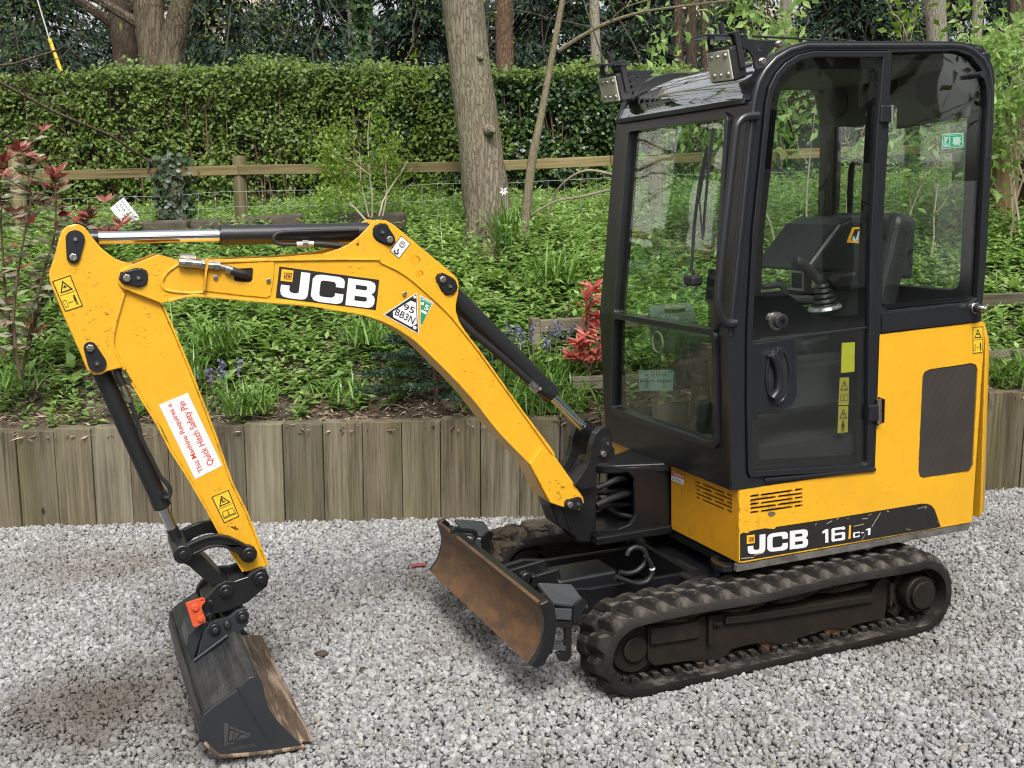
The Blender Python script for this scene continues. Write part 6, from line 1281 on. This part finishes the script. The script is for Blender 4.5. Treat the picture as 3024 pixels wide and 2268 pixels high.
for c in ((672, 832), (745, 803), (832, 755)):
    p = at(*C7(c)[0], YB-.105); ring_y(p.x, p.z, .021 if c[0] != 745 else .014, YB-.118, YB+.12, 22).build('bucket_pin', BLK, bk, smooth=True, bev=.003); ring_y(p.x, p.z, .010, YB-.125, YB-.1, 14).build('pin_end', STB, bk, smooth=True, bev=.002)
cb = XZ(C7((505, 940), (520, 870), (600, 800), (650, 800), (600, 870), (545, 1050)), YB-.1); MB().plate(cb, YB-.085, YB+.085).build('gusset', STB2, bk, bev=.004)
p, q2 = at(*C7((548, 1022))[0], YB-.12), at(*C7((750, 870))[0], YB-.12); MB().tube([p, q2], .006, 6).build('weld_bead', STB2, bk)

# ================================================================== CAB
cb_ = empty('cab', (0, 0, 0), EX)
def fillet(pts, rads, n=6):
    """round the corners of a closed (x, z) outline"""
    out = []; m_ = len(pts)
    for i in range(m_):
        p = Vector(pts[i]); r = rads[i] if isinstance(rads, (list, tuple)) else rads
        if r <= 0: out.append(tuple(p)); continue
        a = (Vector(pts[i-1])-p); b2 = (Vector(pts[(i+1) % m_])-p); la, lb = a.length, b2.length; r_ = min(r, la*.45, lb*.45); A = p+a/la*r_; B = p+b2/lb*r_
        out += [tuple(A*(1-t)**2+p*2*t*(1-t)+B*t*t) for t in [k/n for k in range(n+1)]]
    return out
OUT = XZ([(2160, 1424), (2148, 993), (2180, 680)], YS)+XZ(C3b((330, 570), (345, 470), (372, 370), (420, 280), (500, 190), (600, 130), (720, 97), (1720, 97), (1800, 104), (1870, 130), (1950, 200), (1990, 280), (2008, 380), (2010, 470), (1990, 900), (1950, 1658)), YS)+[(.722, 1.24), (.21, 1.233), (.195, .69), (-.47, .69)]
DOOR = XZ([(2622, 149), (2400, 148), (2353, 159), (2314, 183), (2284, 217), (2263, 260), (2254, 310), (2235, 500), (2216, 681), (2204, 900), (2200, 988), (2199, 1200), (2203, 1395), (2210, 1411), (2550, 1390), (2566, 1382), (2572, 1360), (2576, 1000), (2583, 700), (2600, 400)], YS)
RWIN = XZ([(2634, 155), (2825, 150), (2868, 166), (2899, 205), (2914, 260), (2916, 320), (2899, 640), (2892, 790), (2886, 880), (2868, 893), (2625, 918), (2604, 905), (2610, 600), (2622, 400)], YS)
MB().plate(OUT, YS, YS+.055, [DOOR, RWIN]).build('side_frame', GRY, cb_, bev=.011, seg=3)
MB().plate(OUT, .475, .53, [inset(DOOR, .025), RWIN]).build('side_frame', GRY, cb_, bev=.008)
# rounded outer tube of the frame
rim_ = [Vector((x, YS+.012, z)) for x, z in inset(XZ([(2160, 1424), (2148, 993), (2180, 680)], YS)+XZ(C3b((330, 570), (345, 470), (372, 370), (420, 280), (500, 190), (600, 130), (720, 97), (1720, 97), (1800, 104), (1870, 130), (1950, 200), (1990, 280), (2008, 380), (2010, 470), (1990, 900), (1950, 1658)), YS), .017)][1:-1]
MB().tube(rim_, .0165, 10).build('frame_tube', GRY, cb_, smooth=True)
MB().tube([Vector((v.x, -v.y, v.z)) for v in rim_], .0165, 10).build('frame_tube', GRY, cb_, smooth=True)
# door
dr = empty('door', (0, 0, 0), EX); DI = inset(DOOR, .004)
MB().plate(DI, YS-.012, YS+.022, [inset(DOOR, .026)]).build('door_frame', GRY, dr, bev=.006, seg=3)
GD = inset(DOOR, .022)
MB().plate(GD, YS+.002, YS+.007).build('pane', GLASS, dr)
MB().plate(inset(DOOR, .024), YS+.0085, YS+.0095, [fillet(inset(DOOR, .066), 0)]).build('pane_border', RIMB, dr)
bar0, bar1 = at(2206, 1013, YS), at(2574, 966, YS)
MB().plate([(bar0.x, bar0.z-.004), (bar1.x, bar1.z-.004), (bar1.x, bar1.z+.004), (bar0.x, bar0.z+.004)], YS-.004, YS+.012).build('divider', GRY, dr, bev=.002)
MB().plate([(bar0.x, 1.26), (bar1.x, 1.265), (bar1.x, 1.315), (.05, 1.312), (-.10, 1.315), (-.15, 1.37), (-.22, 1.42), (-.30, 1.43), (bar0.x+.02, 1.40)], YS+.010, YS+.0115).build('pane_border', RIMB, dr)
hp = XZ(C6((566, 838), (855, 793), (862, 1140), (835, 1195), (740, 1243), (570, 1268)), YS); MB().plate(hp, YS-.005, YS+.009).build('latch_panel', GRY, dr, bev=.004)
hc = at(*C6((745, 1025))[0], YS); oval = lambda rx, rz, cx=0: [(hc.x+cx+rx*math.cos(i*.2618), hc.z+rz*math.sin(i*.2618)) for i in range(24)]
MB().plate(oval(.058, .112), YS-.013, YS-.003, [oval(.046, .098)]).build('latch_bezel', GRY, dr, bev=.005, seg=3); MB().plate(oval(.047, .099), YS-.0065, YS-.004).build('latch_recess', BLKM, dr)
hp2 = at(*C6((730, 900))[0], YS); MB().tube(smooth_path([at(*q, YS-.022) for q in C6((715, 895), (745, 950), (760, 1030), (752, 1110), (718, 1160))], 5), [.017]*8+[.016]*13, 10).build('latch_handle', GRY, dr, smooth=True)
MB().plate([(hp2.x+.018*math.cos(i*.5236), hp2.z+.028*math.sin(i*.5236)) for i in range(12)], YS-.034, YS-.006).build('key_barrel', GRY, dr, bev=.004); kq = at(*C6((728, 907))[0], YS-.036); MB().cyl((kq.x, YS-.037, kq.z), (kq.x, YS-.03, kq.z), .007, n=12).build('keyhole', ZINC, dr)
kc = at(*C6((752, 698))[0], YS); mb = MB(); mb.cyl((kc.x, YS-.028, kc.z), (kc.x, YS, kc.z), .028, n=30); o = mb.build('door_stop', BLKM, dr, smooth=True, bev=.004)
MB().cyl((kc.x-.008, YS-.006, kc.z), (kc.x-.008, YS+.003, kc.z-.0), .034, n=30).build('stop_washer', ZINC, dr, smooth=True); MB().cyl((kc.x, YS-.031, kc.z), (kc.x, YS-.026, kc.z), .017, n=24).build('stop_socket', GRY, dr, smooth=True); MB().cyl((kc.x, YS-.032, kc.z), (kc.x, YS-.030, kc.z), .008, n=16).build('stop_hole', RIMB, dr)
for px in (C3((1345, 628), (1405, 628), (1405, 728), (1338, 728)), C6((1275, 1200), (1330, 1192), (1330, 1290), (1270, 1292))):
    MB().plate(XZ(px, YS), YS-.022, YS-.004).build('hinge', GRY, dr, bev=.004)
for a, b2 in ((C3((1425, 625))[0], C3((1425, 728))[0]), (C6((1350, 1165))[0], C6((1350, 1310))[0])):
    p, q = at(*a, YS-.012), at(*b2, YS-.012); MB().cyl(p, q, .010, n=14).build('hinge_pin', ZINC, dr, smooth=True)
MB().plate(XZ(C6((1345, 1150), (1385, 1165), (1382, 1300), (1335, 1320)), YS), YS-.0015, YS+.001).build('hinge_slot', RIMB, dr)
sl = XZ(C6((665, 1655), (1325, 1590), (1325, 1568), (665, 1632)), YS); MB().plate(sl, YS-.012, YS+.01).build('sill_strip', GRY, cb_, bev=.004)
# rear side window
MB().plate(inset(RWIN, .008), YS+.018, YS+.023).build('window_pane', GLASS, cb_); MB().plate(inset(RWIN, -.002), YS+.024, YS+.028, [inset(RWIN, .022)]).build('window_seal', RIMB, cb_)
MB().plate(inset(inset(DOOR, .025), .004), .50, .505).build('window_pane', GLASS, cb_); MB().plate(inset(RWIN, .008), .50, .505).build('window_pane', GLASS, cb_)
lp_ = [(.215, 1.236), (.712, 1.240), (.715, 1.318), (.215, 1.312)]; MB().plate(lp_, YS-.006, YS+.0).build('lower_panel', GRY, cb_, bev=.004)
cc = at(*C6((1915, 622))[0], YS-.006)
for r, y0, y1, mt in ((.022, .012, .0, ZINC), (.018, .035, .005, BLKM), (.013, .055, .03, ZINC), (.009, .068, .05, ZINC)): MB().cyl((cc.x, YS-.006-y0, cc.z), (cc.x, YS-.006+y1*-1, cc.z), r, n=22).build('coupler', mt, cb_, smooth=True, bev=.002)
for px in (C3((758, 262))[0], C3((657, 365))[0]):
    p = at(*px, YS-.004); ring_y(p.x, p.z, .0125, YS-.016, YS+.01, 6).build('bolt', ZINC, cb_, bev=.002); ring_y(p.x, p.z, .015, YS-.007, YS+.0, 18).build('washer', ZINC, cb_)
# exit sticker
xq = on_y(C3((1728, 797), (1852, 787), (1852, 875), (1722, 885)), YS+.0175); flat('exit_sticker', [rect(0, 0, 1, 1)], xq, NY, .0006, TEALW, cb_); flat('sticker_field', [rect(.03, .06, .97, .94)], xq, NY, .0013, GRN, cb_)
flat('symbol', [frame(.06, .12, .94, .88, .02, .03), rect(.10, .2, .36, .85), ([(.48, .22), (.58, .30), (.68, .2), (.72, .32), (.86, .25), (.82, .45), (.9, .6), (.8, .68), (.82, .82), (.66, .76), (.56, .85), (.55, .7), (.46, .72), (.5, .5)], [])], xq, NY, .002, TEALW, cb_)
flat('symbol', [disc(.26, .3, .03, .05), ([(.22, .36), (.30, .38), (.32, .5), (.28, .52), (.32, .66), (.28, .82), (.25, .8), (.27, .66), (.20, .6), (.16, .75), (.13, .72), (.18, .52)], [])], xq, NY, .0028, GRN, cb_)
# front: lower and upper windscreen
F0, F1, F2 = (-.477, .69), (-.489, 1.277), (-.383, 2.124)
def onfront(seg):
    (x0, z0), (x1, z1) = seg; n_ = Vector((-(z1-z0), 0, x1-x0)).normalized()
    def g(px, py):
        d = _ray(px, py); t_ = n_.dot(Vector((x0, 0, z0))-CAM_POS)/n_.dot(d); return CAM_POS+d*t_
    fx = lambda z: x0+(x1-x0)*(z-z0)/(z1-z0); return g, fx
gl, fl_ = onfront((F0, F1)); gu, fu_ = onfront((F1, F2))
def yz(g, pts): return [(p.y, p.z) for p in (g(*q) for q in pts)]
LW = fillet(yz(gl, [(1814, 1205), (2117, 1310), (2112, 990), (1821, 939)]), .02); UW = fillet(yz(gu, [(1821, 925), (2112, 973), (2150, 348), (1864, 388)]), .02)
fr = MB().plate([(-.516, .69), (.516, .69), (.516, 1.277), (-.516, 1.277)], 0, .045, [LW]); remap(fr, lambda a, d, z: (fl_(z)+d, a, z)).build('front_frame', BLK, cb_, bev=.006)
fr = MB().plate([(-.516, 1.278), (.516, 1.278), (.516, 2.124), (-.516, 2.124)], 0, .045, [UW]); remap(fr, lambda a, d, z: (fu_(z)+d, a, z)).build('front_frame', BLK, cb_, bev=.006)
for W_, fx_ in ((LW, fl_), (UW, fu_)):
    remap(MB().plate(inset(W_, -.022), -.014, .002, [inset(W_, .002)]), lambda a, d, z: (fx_(z)+d, a, z)).build('window_seal', GRY, cb_, bev=.004)
    remap(MB().plate(inset(W_, -.004), .010, .015), lambda a, d, z: (fx_(z)+d, a, z)).build('windscreen', GLASSF, cb_)
for s in (-1, 1):      # corner posts
    for (x0, z0), (x1, z1) in ((F0, F1), (F1, F2)): MB().tube([(x0+.016, s*.514, z0), (x1+.016, s*.514, z1)], .0165, 10).build('corner_post', GRY, cb_, smooth=True)
    mb = MB(); mb.add([(F1[0]-.004, s*.535, 1.27), (F1[0]-.004, s*.44, 1.27), (F1[0]-.004, s*.44, 1.273), (F1[0]-.004, s*.535, 1.273)], [(0, 1, 2, 3)])
# sticker with the control pattern, behind the lower glass
sq = quad_map([gl(*q)+Vector((.018, 0, 0)) for q in CW((350, 1158), (724, 1155), (720, 1380), (350, 1385))]); NX = (-1, 0, 0); flat('control_chart', [rect(0, 0, 1, 1)], sq, NX, -.001, TEALW, cb_)
sy = []
for cx, cy in ((.25, .56), (.75, .56)): sy += [rect(cx-.07, cy-.012, cx+.07, cy+.012), rect(cx-.008, cy-.11, cx+.008, cy+.11), ([(cx-.02, cy-.1), (cx, cy-.15), (cx+.02, cy-.1)], []), ([(cx-.02, cy+.1), (cx, cy+.15), (cx+.02, cy+.1)], []), ([(cx-.06, cy-.04), (cx-.09, cy), (cx-.06, cy+.04)], []), ([(cx+.06, cy-.04), (cx+.09, cy), (cx+.06, cy+.04)], [])]
for cx, cy in ((.25, .25), (.09, .55), (.41, .55), (.23, .82), (.75, .25), (.60, .55), (.90, .55), (.76, .82)): sy += [rect(cx-.04, cy-.06, cx-.025, cy+.06), rect(cx-.04, cy-.06, cx+.05, cy-.035), rect(cx+.01, cy+.0, cx+.05, cy+.03)]
sy += [frame(.38, .05, .42, .3, .008, .02), frame(.60, .05, .64, .3, .008, .02), rect(.46, .05, .475, .3), rect(.535, .05, .55, .3), frame(.88, .04, .97, .14, .008, .02)]
flat('symbol', sy, sq, NX, .0002, PRINT, cb_)
# wiper
mt_ = [gu(*q)+Vector((-.022, 0, 0)) for q in C3((397, 760), (372, 960), (352, 1180), (335, 1400))]; MB().tube(mt_, .0055, 6).build('wiper_blade', BLKM, cb_)
mt_ = [gu(*q)+Vector((-.034, 0, 0)) for q in C3((378, 870), (330, 1090), (300, 1330), (283, 1610))]; MB().tube(mt_, .0065, 6).build('wiper_arm', BLKM, cb_); mt_ = [gu(*q)+Vector((-.03, 0, 0)) for q in C3((372, 905), (325, 1180), (345, 1420))]; MB().tube(mt_, .004, 5).build('wiper_arm', BLKM, cb_)
p = gu(*CW((1085, 175))[0]); MB().box(tuple(p+Vector((-.03, .02, 0))), (.05, .07, .04)).build('wiper_motor', BLKM, cb_, bev=.01)
wm = [gu(*q) for q in CW((1100, 60), (1240, 60), (1240, 700), (1100, 680), (1100, 440), (1065, 380))]; MB().sheet([v+Vector((.02, 0, 0)) for v in wm], (.05, 0, 0)).build('wiper_housing', BLKM, cb_)
# grab handle
gh = [at(*q, YS-.012) for q in C3((632, 688), (590, 690), (545, 700), (510, 740), (498, 800), (470, 1050), (430, 1400))]+[at(*q, YS-.012) for q in C6((405, 450), (395, 600), (408, 670), (445, 715), (500, 710))]
MB().tube(smooth_path(gh, 4), .0165, 12).build('grab_handle', GRY, cb_, smooth=True)
# roof glass and roof
rp = xzsmooth([(-.385, 2.130), (-.372, 2.165), (-.335, 2.215), (-.26, 2.268), (-.16, 2.305), (-.05, 2.325)], 4); MB().ribbon(rp, -.475, .50, .006, -1).build('roof_glass', GLASSR, cb_, smooth=True)
for y in (-.50, .50): MB().ribbon(rp, y-.025, y+.025, .012, -1).build('roof_glass_edge', BLK, cb_)
MB().box((-.385, 0, 2.128), (.03, 1.0, .02)).build('glass_seal', BLKM, cb_, bev=.003)
MB().box((.34, 0, 2.318), (.78, .98, .03)).build('roof', BLK, cb_, bev=.012); MB().box((.36, 0, 2.275), (.72, .94, .04)).build('roof_lining', LINER, cb_, bev=.01)
MB().box((-.06, 0, 2.30), (.05, .96, .04)).build('roof_header', BLK, cb_, bev=.01)
# rear wall with window
rw = fillet([(-.42, 1.36), (.42, 1.36), (.42, 2.14), (-.42, 2.14)], .06); fr = MB().plate([(-.50, 1.2), (.50, 1.2), (.49, 2.31), (-.49, 2.31)], 0, .045, [rw]); remap(fr, lambda a, d, z: (.70+.03*(z-1.2)/1.1+d, a, z)).build('rear_frame', BLK, cb_, bev=.008)
remap(MB().plate(inset(rw, -.005), .01, .015), lambda a, d, z: (.70+.03*(z-1.2)/1.1+d, a, z)).build('rear_pane', GLASS, cb_)
# lining pods with loudspeakers on the rear wall
for s, pts, c, r in ((1, [(-.056, 2.30), (-.279, 2.29), (-.40, 2.20), (-.47, 2.11), (-.46, 2.06), (-.047, 2.04)], (-.247, 2.195), .075), (1, [(.47, 2.20), (.46, 2.27), (.173, 2.297), (.169, 2.073), (.386, 2.078), (.43, 2.10)], (.345, 2.19), .07)):
    remap(MB().plate(pts, 0, .02), lambda a, d, z: (.685+d, a, z)).build('lining_panel', LINER, cb_, bev=.006); MB().cyl((.680, c[0], c[1]), (.688, c[0], c[1]), r, n=32).build('speaker', INT, cb_, smooth=True)
# interior
it = empty('cab_interior', (0, 0, 0), EX)
MB().box((-.08, 0, .70), (.72, .94, .03)).build('floor_mat', BLKM, it, bev=.006)
MB().box((.45, 0, .98), (.46, .9, .52)).build('seat_plinth', INT, it, bev=.02)
st = empty('seat', (0, 0, 0), EX)
def cushion(name, c, d, M, mat, par, bev=.05):
    mb = MB(); mb.box(c, d, M); return mb.build(name, mat, par, bev=bev, seg=4, smooth=False)
cushion('cushion', (.28, .0, 1.16), (.42, .44, .11), Matrix.Rotation(R_(-6), 3, 'Y'), SEATM, st)
cushion('backrest', (.53, .0, 1.40), (.13, .46, .58), Matrix.Rotation(R_(16), 3, 'Y'), SEATM, st)
sc = XZ(C3((905, 1610), (1110, 1335), (1200, 1292), (1540, 1268), (1580, 1310), (1565, 1500), (1560, 1659)), -.18); MB().plate(sc, -.18, .20).build('seat_cover', SEATM, st, bev=.02, seg=3)
lq = on_y(C3((1192, 1350), (1330, 1340), (1310, 1450), (1157, 1440)), -.181); flat('cover_badge', [frame(0, 0, 1, 1, .12, .14)], lq, NY, .001, ODEC, st); flat('cover_lettering', sub(JCB, .14, .2, .95, .9), lq, NY, .001, WHITE, st)
al = [at(*q, -.17) for q in C3((1420, 1430), (1500, 1430), (1535, 1460), (1500, 1500), (1430, 1500))]; MB().tube(smooth_path(al+[al[0]], 4), .006, 6).build('cover_net', INT, st)
# left console with joystick
Yc = -.30
MB().box((.02, -.33, 1.03), (.42, .18, .20)).build('left_console', INT, it, bev=.02)
bs = at(*CJ((1040, 990))[0], Yc); tp_ = at(*CJ((1000, 665))[0], Yc); ax = (tp_-bs).normalized()
MB().cyl(bs-ax*.012, bs+ax*.006, .070, .062, n=32).build('lever_plate', simple('satin_aluminium', (.62, .65, .64), .3, metal=.9), it, smooth=True, bev=.004)
mb = MB(); L_ = (tp_-bs).length
for k in range(5): mb.cyl(bs+ax*L_*k/5, bs+ax*L_*(k+.55)/5, .056-.007*k, .048-.007*k, n=24); mb.cyl(bs+ax*L_*(k+.55)/5, bs+ax*L_*(k+1)/5, .044-.007*k, .046-.007*k, n=24)
mb.build('gaiter', HOSE, it, smooth=True)
MB().tube(smooth_path([at(*q, Yc) for q in CJ((985, 680), (900, 580), (800, 490), (700, 425), (640, 410))], 4), [.018]*5+[.021]*6+[.026]*4+[.024, .016], 12).build('joystick_grip', BLKM, it, smooth=True)
MB().tube(smooth_path([at(*q, -.22) for q in CJ((230, 740), (420, 715), (490, 740), (520, 800), (540, 900))], 4), .013, 10).build('lock_lever', BLKM, it, smooth=True)
MB().plate(XZ(CJ((215, 850), (500, 830), (870, 850), (870, 960), (500, 945), (215, 950)), -.36), -.38, -.35).build('arm_pad', INT, it, bev=.01)
MB().plate(XZ(CJ((1085, 640), (1180, 570), (1475, 525), (1475, 780), (1180, 800)), -.26), -.27, -.15).build('arm_rest', BLKM, it, bev=.02)
MB().box((.34, -.34, 1.10), (.16, .14, .22)).build('left_console', INT, it, bev=.02)
# right console with vents and the monitor
CON = simple('grey_console', (.11, .125, .12), .6, vary=.1); zc = 1.16
mb = MB(); q = [atz(*p, zc) for p in CW((490, 452), (960, 415), (1042, 620), (530, 642))]; mb.sheet(q, (0, 0, -.16)); mb.build('right_console', CON, it, bev=.012)
vp = atz(*CW((785, 520))[0], zc); ringm = simple('vent_ring', (.42, .40, .20), .35)
MB().cyl((vp.x, vp.y, zc-.005), (vp.x, vp.y, zc+.022), .058, .054, n=30).build('air_vent', BLKM, it, smooth=True, bev=.004)
mb = MB(); rr_ = [Vector((vp.x+.05*math.cos(i*.2094), vp.y+.05*math.sin(i*.2094), zc+.024)) for i in range(31)]; mb.tube(rr_, .005, 6).build('vent_ring', ringm, it)
p = gl(*CW((598, 850))[0]); d = (p-CAM_POS).normalized(); p2 = p+d*.25; mb = MB(); mb.tube([p2+Vector((.0, .046*math.cos(i*.2094), .046*math.sin(i*.2094))) for i in range(31)], .004, 6).build('foot_vent_ring', ringm, it)
MB().box((.10, .40, 1.05), (.5, .12, .26)).build('right_console', INT, it, bev=.02)
mq = at(*CJ((690, 640))[0], .30); MB().box((mq.x+.02, .30, mq.z), (.035, .12, .13)).build('monitor', BLKM, it, bev=.01); MB().box((mq.x-.002, .30, mq.z), (.006, .10, .105)).build('monitor_bezel', WHITE, it); MB().box((mq.x-.006, .30, mq.z-.005), (.004, .075, .07)).build('screen', RIMB, it)
MB().tube(smooth_path([at(*q, .30) for q in C3((1240, 955), (1200, 970), (1185, 1030), (1178, 1250), (1195, 1315), (1240, 1330))], 4), .014, 10).build('grab_loop', BLKM, it, smooth=True)
for x in (-.36, -.26): MB().box((x, -.05, .76), (.03, .10, .10), Matrix.Rotation(R_(-30), 3, 'Y')).build('pedal', BLKM, it, bev=.006)
for x, y in ((-.33, -.08), (-.33, .06)): MB().tube([(x, y, .72), (x+.05, y, .95), (x+.03, y, 1.12)], .012, 8).build('travel_lever', BLKM, it, smooth=True)
# stickers inside the door glass
def dsticker(px, mat, kind):
    f = on_y(px, YS+.009); flat('door_sticker', [rect(0, 0, 1, 1)], f, NY, -.0002+.0, mat, dr, .0006)
    if kind == 1: flat('symbol', [tri_frame(.5, .28, .8, .36), rect(.47, .2, .53, .36), rect(.12, .48, .88, .49), frame(.15, .62, .5, .85, .03, .02), frame(.5, .62, .85, .85, .03, .02)], f, NY, .0007, PRINT, dr)
    if kind == 2: flat('symbol', [tri_frame(.5, .28, .8, .36), rect(.42, .26, .58, .34), rect(.12, .48, .88, .49), disc(.5, .6, .09, .04), rect(.35, .65, .65, .8), rect(.35, .8, .46, .95), rect(.54, .8, .65, .95)], f, NY, .0007, PRINT, dr)
dsticker([(a, b2) for a, b2 in C6((1130, 830), (1207, 825), (1205, 1000), (1125, 1008))], simple('sticker_lime', (.50, .48, .02), .5), 0)
YOL = simple('sticker_olive', (.36, .30, .03), .5); dsticker(C6((1118, 1037), (1173, 1033), (1170, 1198), (1110, 1200)), YOL, 1); dsticker(C6((1110, 1207), (1168, 1203), (1165, 1360), (1105, 1365)), YOL, 2)
# work lamps on the roof
LAMPF = simple('lamp_reflector', (.55, .55, .46), .4, metal=.2)
def work_lamp(c, yaw, pitch, br):
    L0 = empty('work_lamp', (0, 0, 0), EX); M = (Matrix.Rotation(yaw, 4, 'Z') @ Matrix.Rotation(pitch, 4, 'Y')); T = Matrix.Translation(c) @ M @ Matrix.Scale(1.18, 4)
    def put(mb, name, mat, **k): o = mb.build(name, mat, L0, **k); o.matrix_local = T; return o
    hw, hh = .052, .052
    put(MB().box((.03, 0, 0), (.06, 2*hw, 2*hh)), 'housing', BLKM, bev=.010, seg=3)
    mb = MB()
    for k in range(5): mb.box((.075, 0, -.044+.022*k), (.04, 1.7*hw, .008))
    put(mb, 'cooling_fins', BLKM, bev=.002)
    put(MB().box((-.002, 0, 0), (.006, 2*hw-.014, 2*hh-.014)), 'reflector', LAMPF, bev=.002)
    for iy in (-.028, 0, .028):
        for iz in (-.028, .028):
            r = .011 if iy else .007; put(MB().cyl((-.010, iy, iz), (-.004, iy, iz), r*.55, r, n=16), 'led', ZINC, smooth=True)
    put(MB().box((-.013, 0, 0), (.004, 2*hw-.012, 2*hh-.012)), 'lens', LENS)
    for s in (-1, 1): put(MB().box((.035, s*(hw+.004), .035), (.022, .006, .11)), 'yoke', BLKM, bev=.002)
    put(MB().box((.035, 0, .088), (.03, 2*hw+.014, .006)), 'yoke', BLKM, bev=.002)
    put(MB().cyl((.035, 0, .085), (.035, 0, .125), .009, n=12), 'bolt', BLKM)
    return L0
n1 = work_lamp(tuple(at(*C3((408, 392))[0], -.44)), R_(16), R_(-14), 0)
n2 = work_lamp(tuple(at(*CG((222, 815))[0], .45)), R_(16), R_(-14), 0)
for s, lamp in ((-1, n1), (1, n2)):
    oy = -.475 if s < 0 else .463
    br = C3((468, 205), (570, 203), (574, 228), (640, 236), (770, 238), (690, 330), (625, 420), (612, 400), (604, 345), (575, 300), (530, 278), (490, 262))
    bo_ = XZ(br, -.475); h1 = at(*C3((640, 290))[0], -.475); MB().plate(bo_, oy, oy+.010, [arc(h1.x, h1.z, .006, 0, 330, 10)]).build('bracket', GRY, lamp, bev=.003)
    a0 = at(*C3((385, 222))[0], -.42); a1 = at(*C3((570, 205))[0], -.475); zt_ = a1.z
    MB().box(((a1.x-.10), (oy+.005)-s*.035 if s > 0 else oy+.045, zt_-.004), (.16, .10, .007)).build('bracket_shelf', GRY, lamp, bev=.002)
    MB().cyl((a1.x-.12, oy-s*.045, zt_-.03), (a1.x-.12, oy-s*.045, zt_+.016), .008, n=10).build('shelf_bolt', ZINC, lamp)
cbp = [at(*q, .2) for q in C3((600, 215), (740, 222), (860, 228), (960, 238), (1000, 235), (1010, 205), (1005, 195))]; MB().tube(smooth_path(cbp, 4), .005, 6).build('aerial_cable', BLKM, cb_)
rbk = XZ(C3((1880, 258), (1960, 272), (2000, 330), (2030, 420), (2035, 500), (1990, 380), (1930, 300)), -.47); MB().plate(rbk, -.475, -.465).build('rear_bracket', GRY, cb_, bev=.002)
MB().plate(XZ(C3((1480, 325), (1800, 318), (1900, 360), (1965, 480), (1985, 580), (1900, 590), (1690, 385), (1480, 372)), YS+.03), YS+.030, YS+.034).build('inner_gusset', GRY, cb_)
gp_ = at(*C3((1905, 450))[0], YS+.02); MB().cyl((gp_.x, YS+.02, gp_.z), (gp_.x, YS-.035, gp_.z), .012, n=16).build('window_catch', BLKM, cb_, smooth=True)

# ================================================================== SMALL THINGS
# handwritten note pinned to the wire
nq = quad_map([atv(*p, 2.27) for p in ((365, 583), (413, 643), (373, 673), (325, 615))]); no = empty('paper_note', nq(.5, .5)); tag(no, 'white handwritten paper note hung askew on the wire netting', 'note')
nrm_ = Vector((-NL.x, -NL.y, 0)); PAPER = simple('paper', (.80, .82, .88), .8)
def off(o): o.matrix_parent_inverse = Matrix.Translation(-no.location); return o
off(flat('sheet', [rect(0, 0, 1, 1)], nq, nrm_, 0, PAPER, no, .001)); INK = simple('pencil', (.12, .12, .16), .8)
for s_, bx in (('PLEASE TIDY', (.06, .14, .95, .27)), ('YOUR  DOG', (.08, .36, .85, .49)), ('SHE  LIVE', (.06, .58, .80, .70))): off(text('handwriting', s_, nq, bx, nrm_, .0025, INK, no))
# guy wire with yellow sleeve
gw = empty('guy_wire', (0, 0, 0)); tag(gw, 'thin guy wire with a yellow plastic sleeve at upper left, behind the hedge', 'guy wire')
MB().tube([att(181, 212, 11.6), att(146, 115, 11.6)], .020, 10).build('yellow_sleeve', simple('yellow_plastic', (.62, .42, .02), .5), gw, smooth=True); MB().tube([att(146, 116, 11.6), att(108, -10, 11.6), att(80, -100, 11.6)], .009, 6).build('wire', WIRE, gw)
# red scrap on the gravel
rs = atz(1236, 1668, .012); o = MB().box((0, 0, 0), (.075, .035, .006)).build('red_scrap', simple('red_scrap', (.30, .07, .06), .6, vary=.3, vscale=30), None, bev=.003); o.matrix_local = Matrix.Translation(rs) @ Matrix.Rotation(-.1, 4, 'Z'); tag(o, 'small flat red scrap lying on the gravel left of the blade', 'scrap')
for i, (px, py, s_) in enumerate(((948, 1930, .022), (820, 1955, .016), (1070, 1975, .012))):
    p = atz(px, py, .008); bm = bmesh.new(); bmesh.ops.create_icosphere(bm, subdivisions=3, radius=s_)
    for v in bm.verts: v.co = Vector((v.co.x*1.3, v.co.y, v.co.z*.45))*(1+.5*noise.noise(v.co*40+Vector((i, 0, 0))))
    me = bpy.data.meshes.new('clod'); bm.to_mesh(me); bm.free(); o = link('mud_clod', me, simple('dark_clod', (.06, .042, .028), .95, vary=.5, vscale=50, bumpy=.6)); o.location = p
    tag(o, ('larger dark clod of earth on the gravel right of the bucket', 'dark clod of earth close to the bucket edge', 'smallest dark clod of earth on the gravel')[i], 'clod')
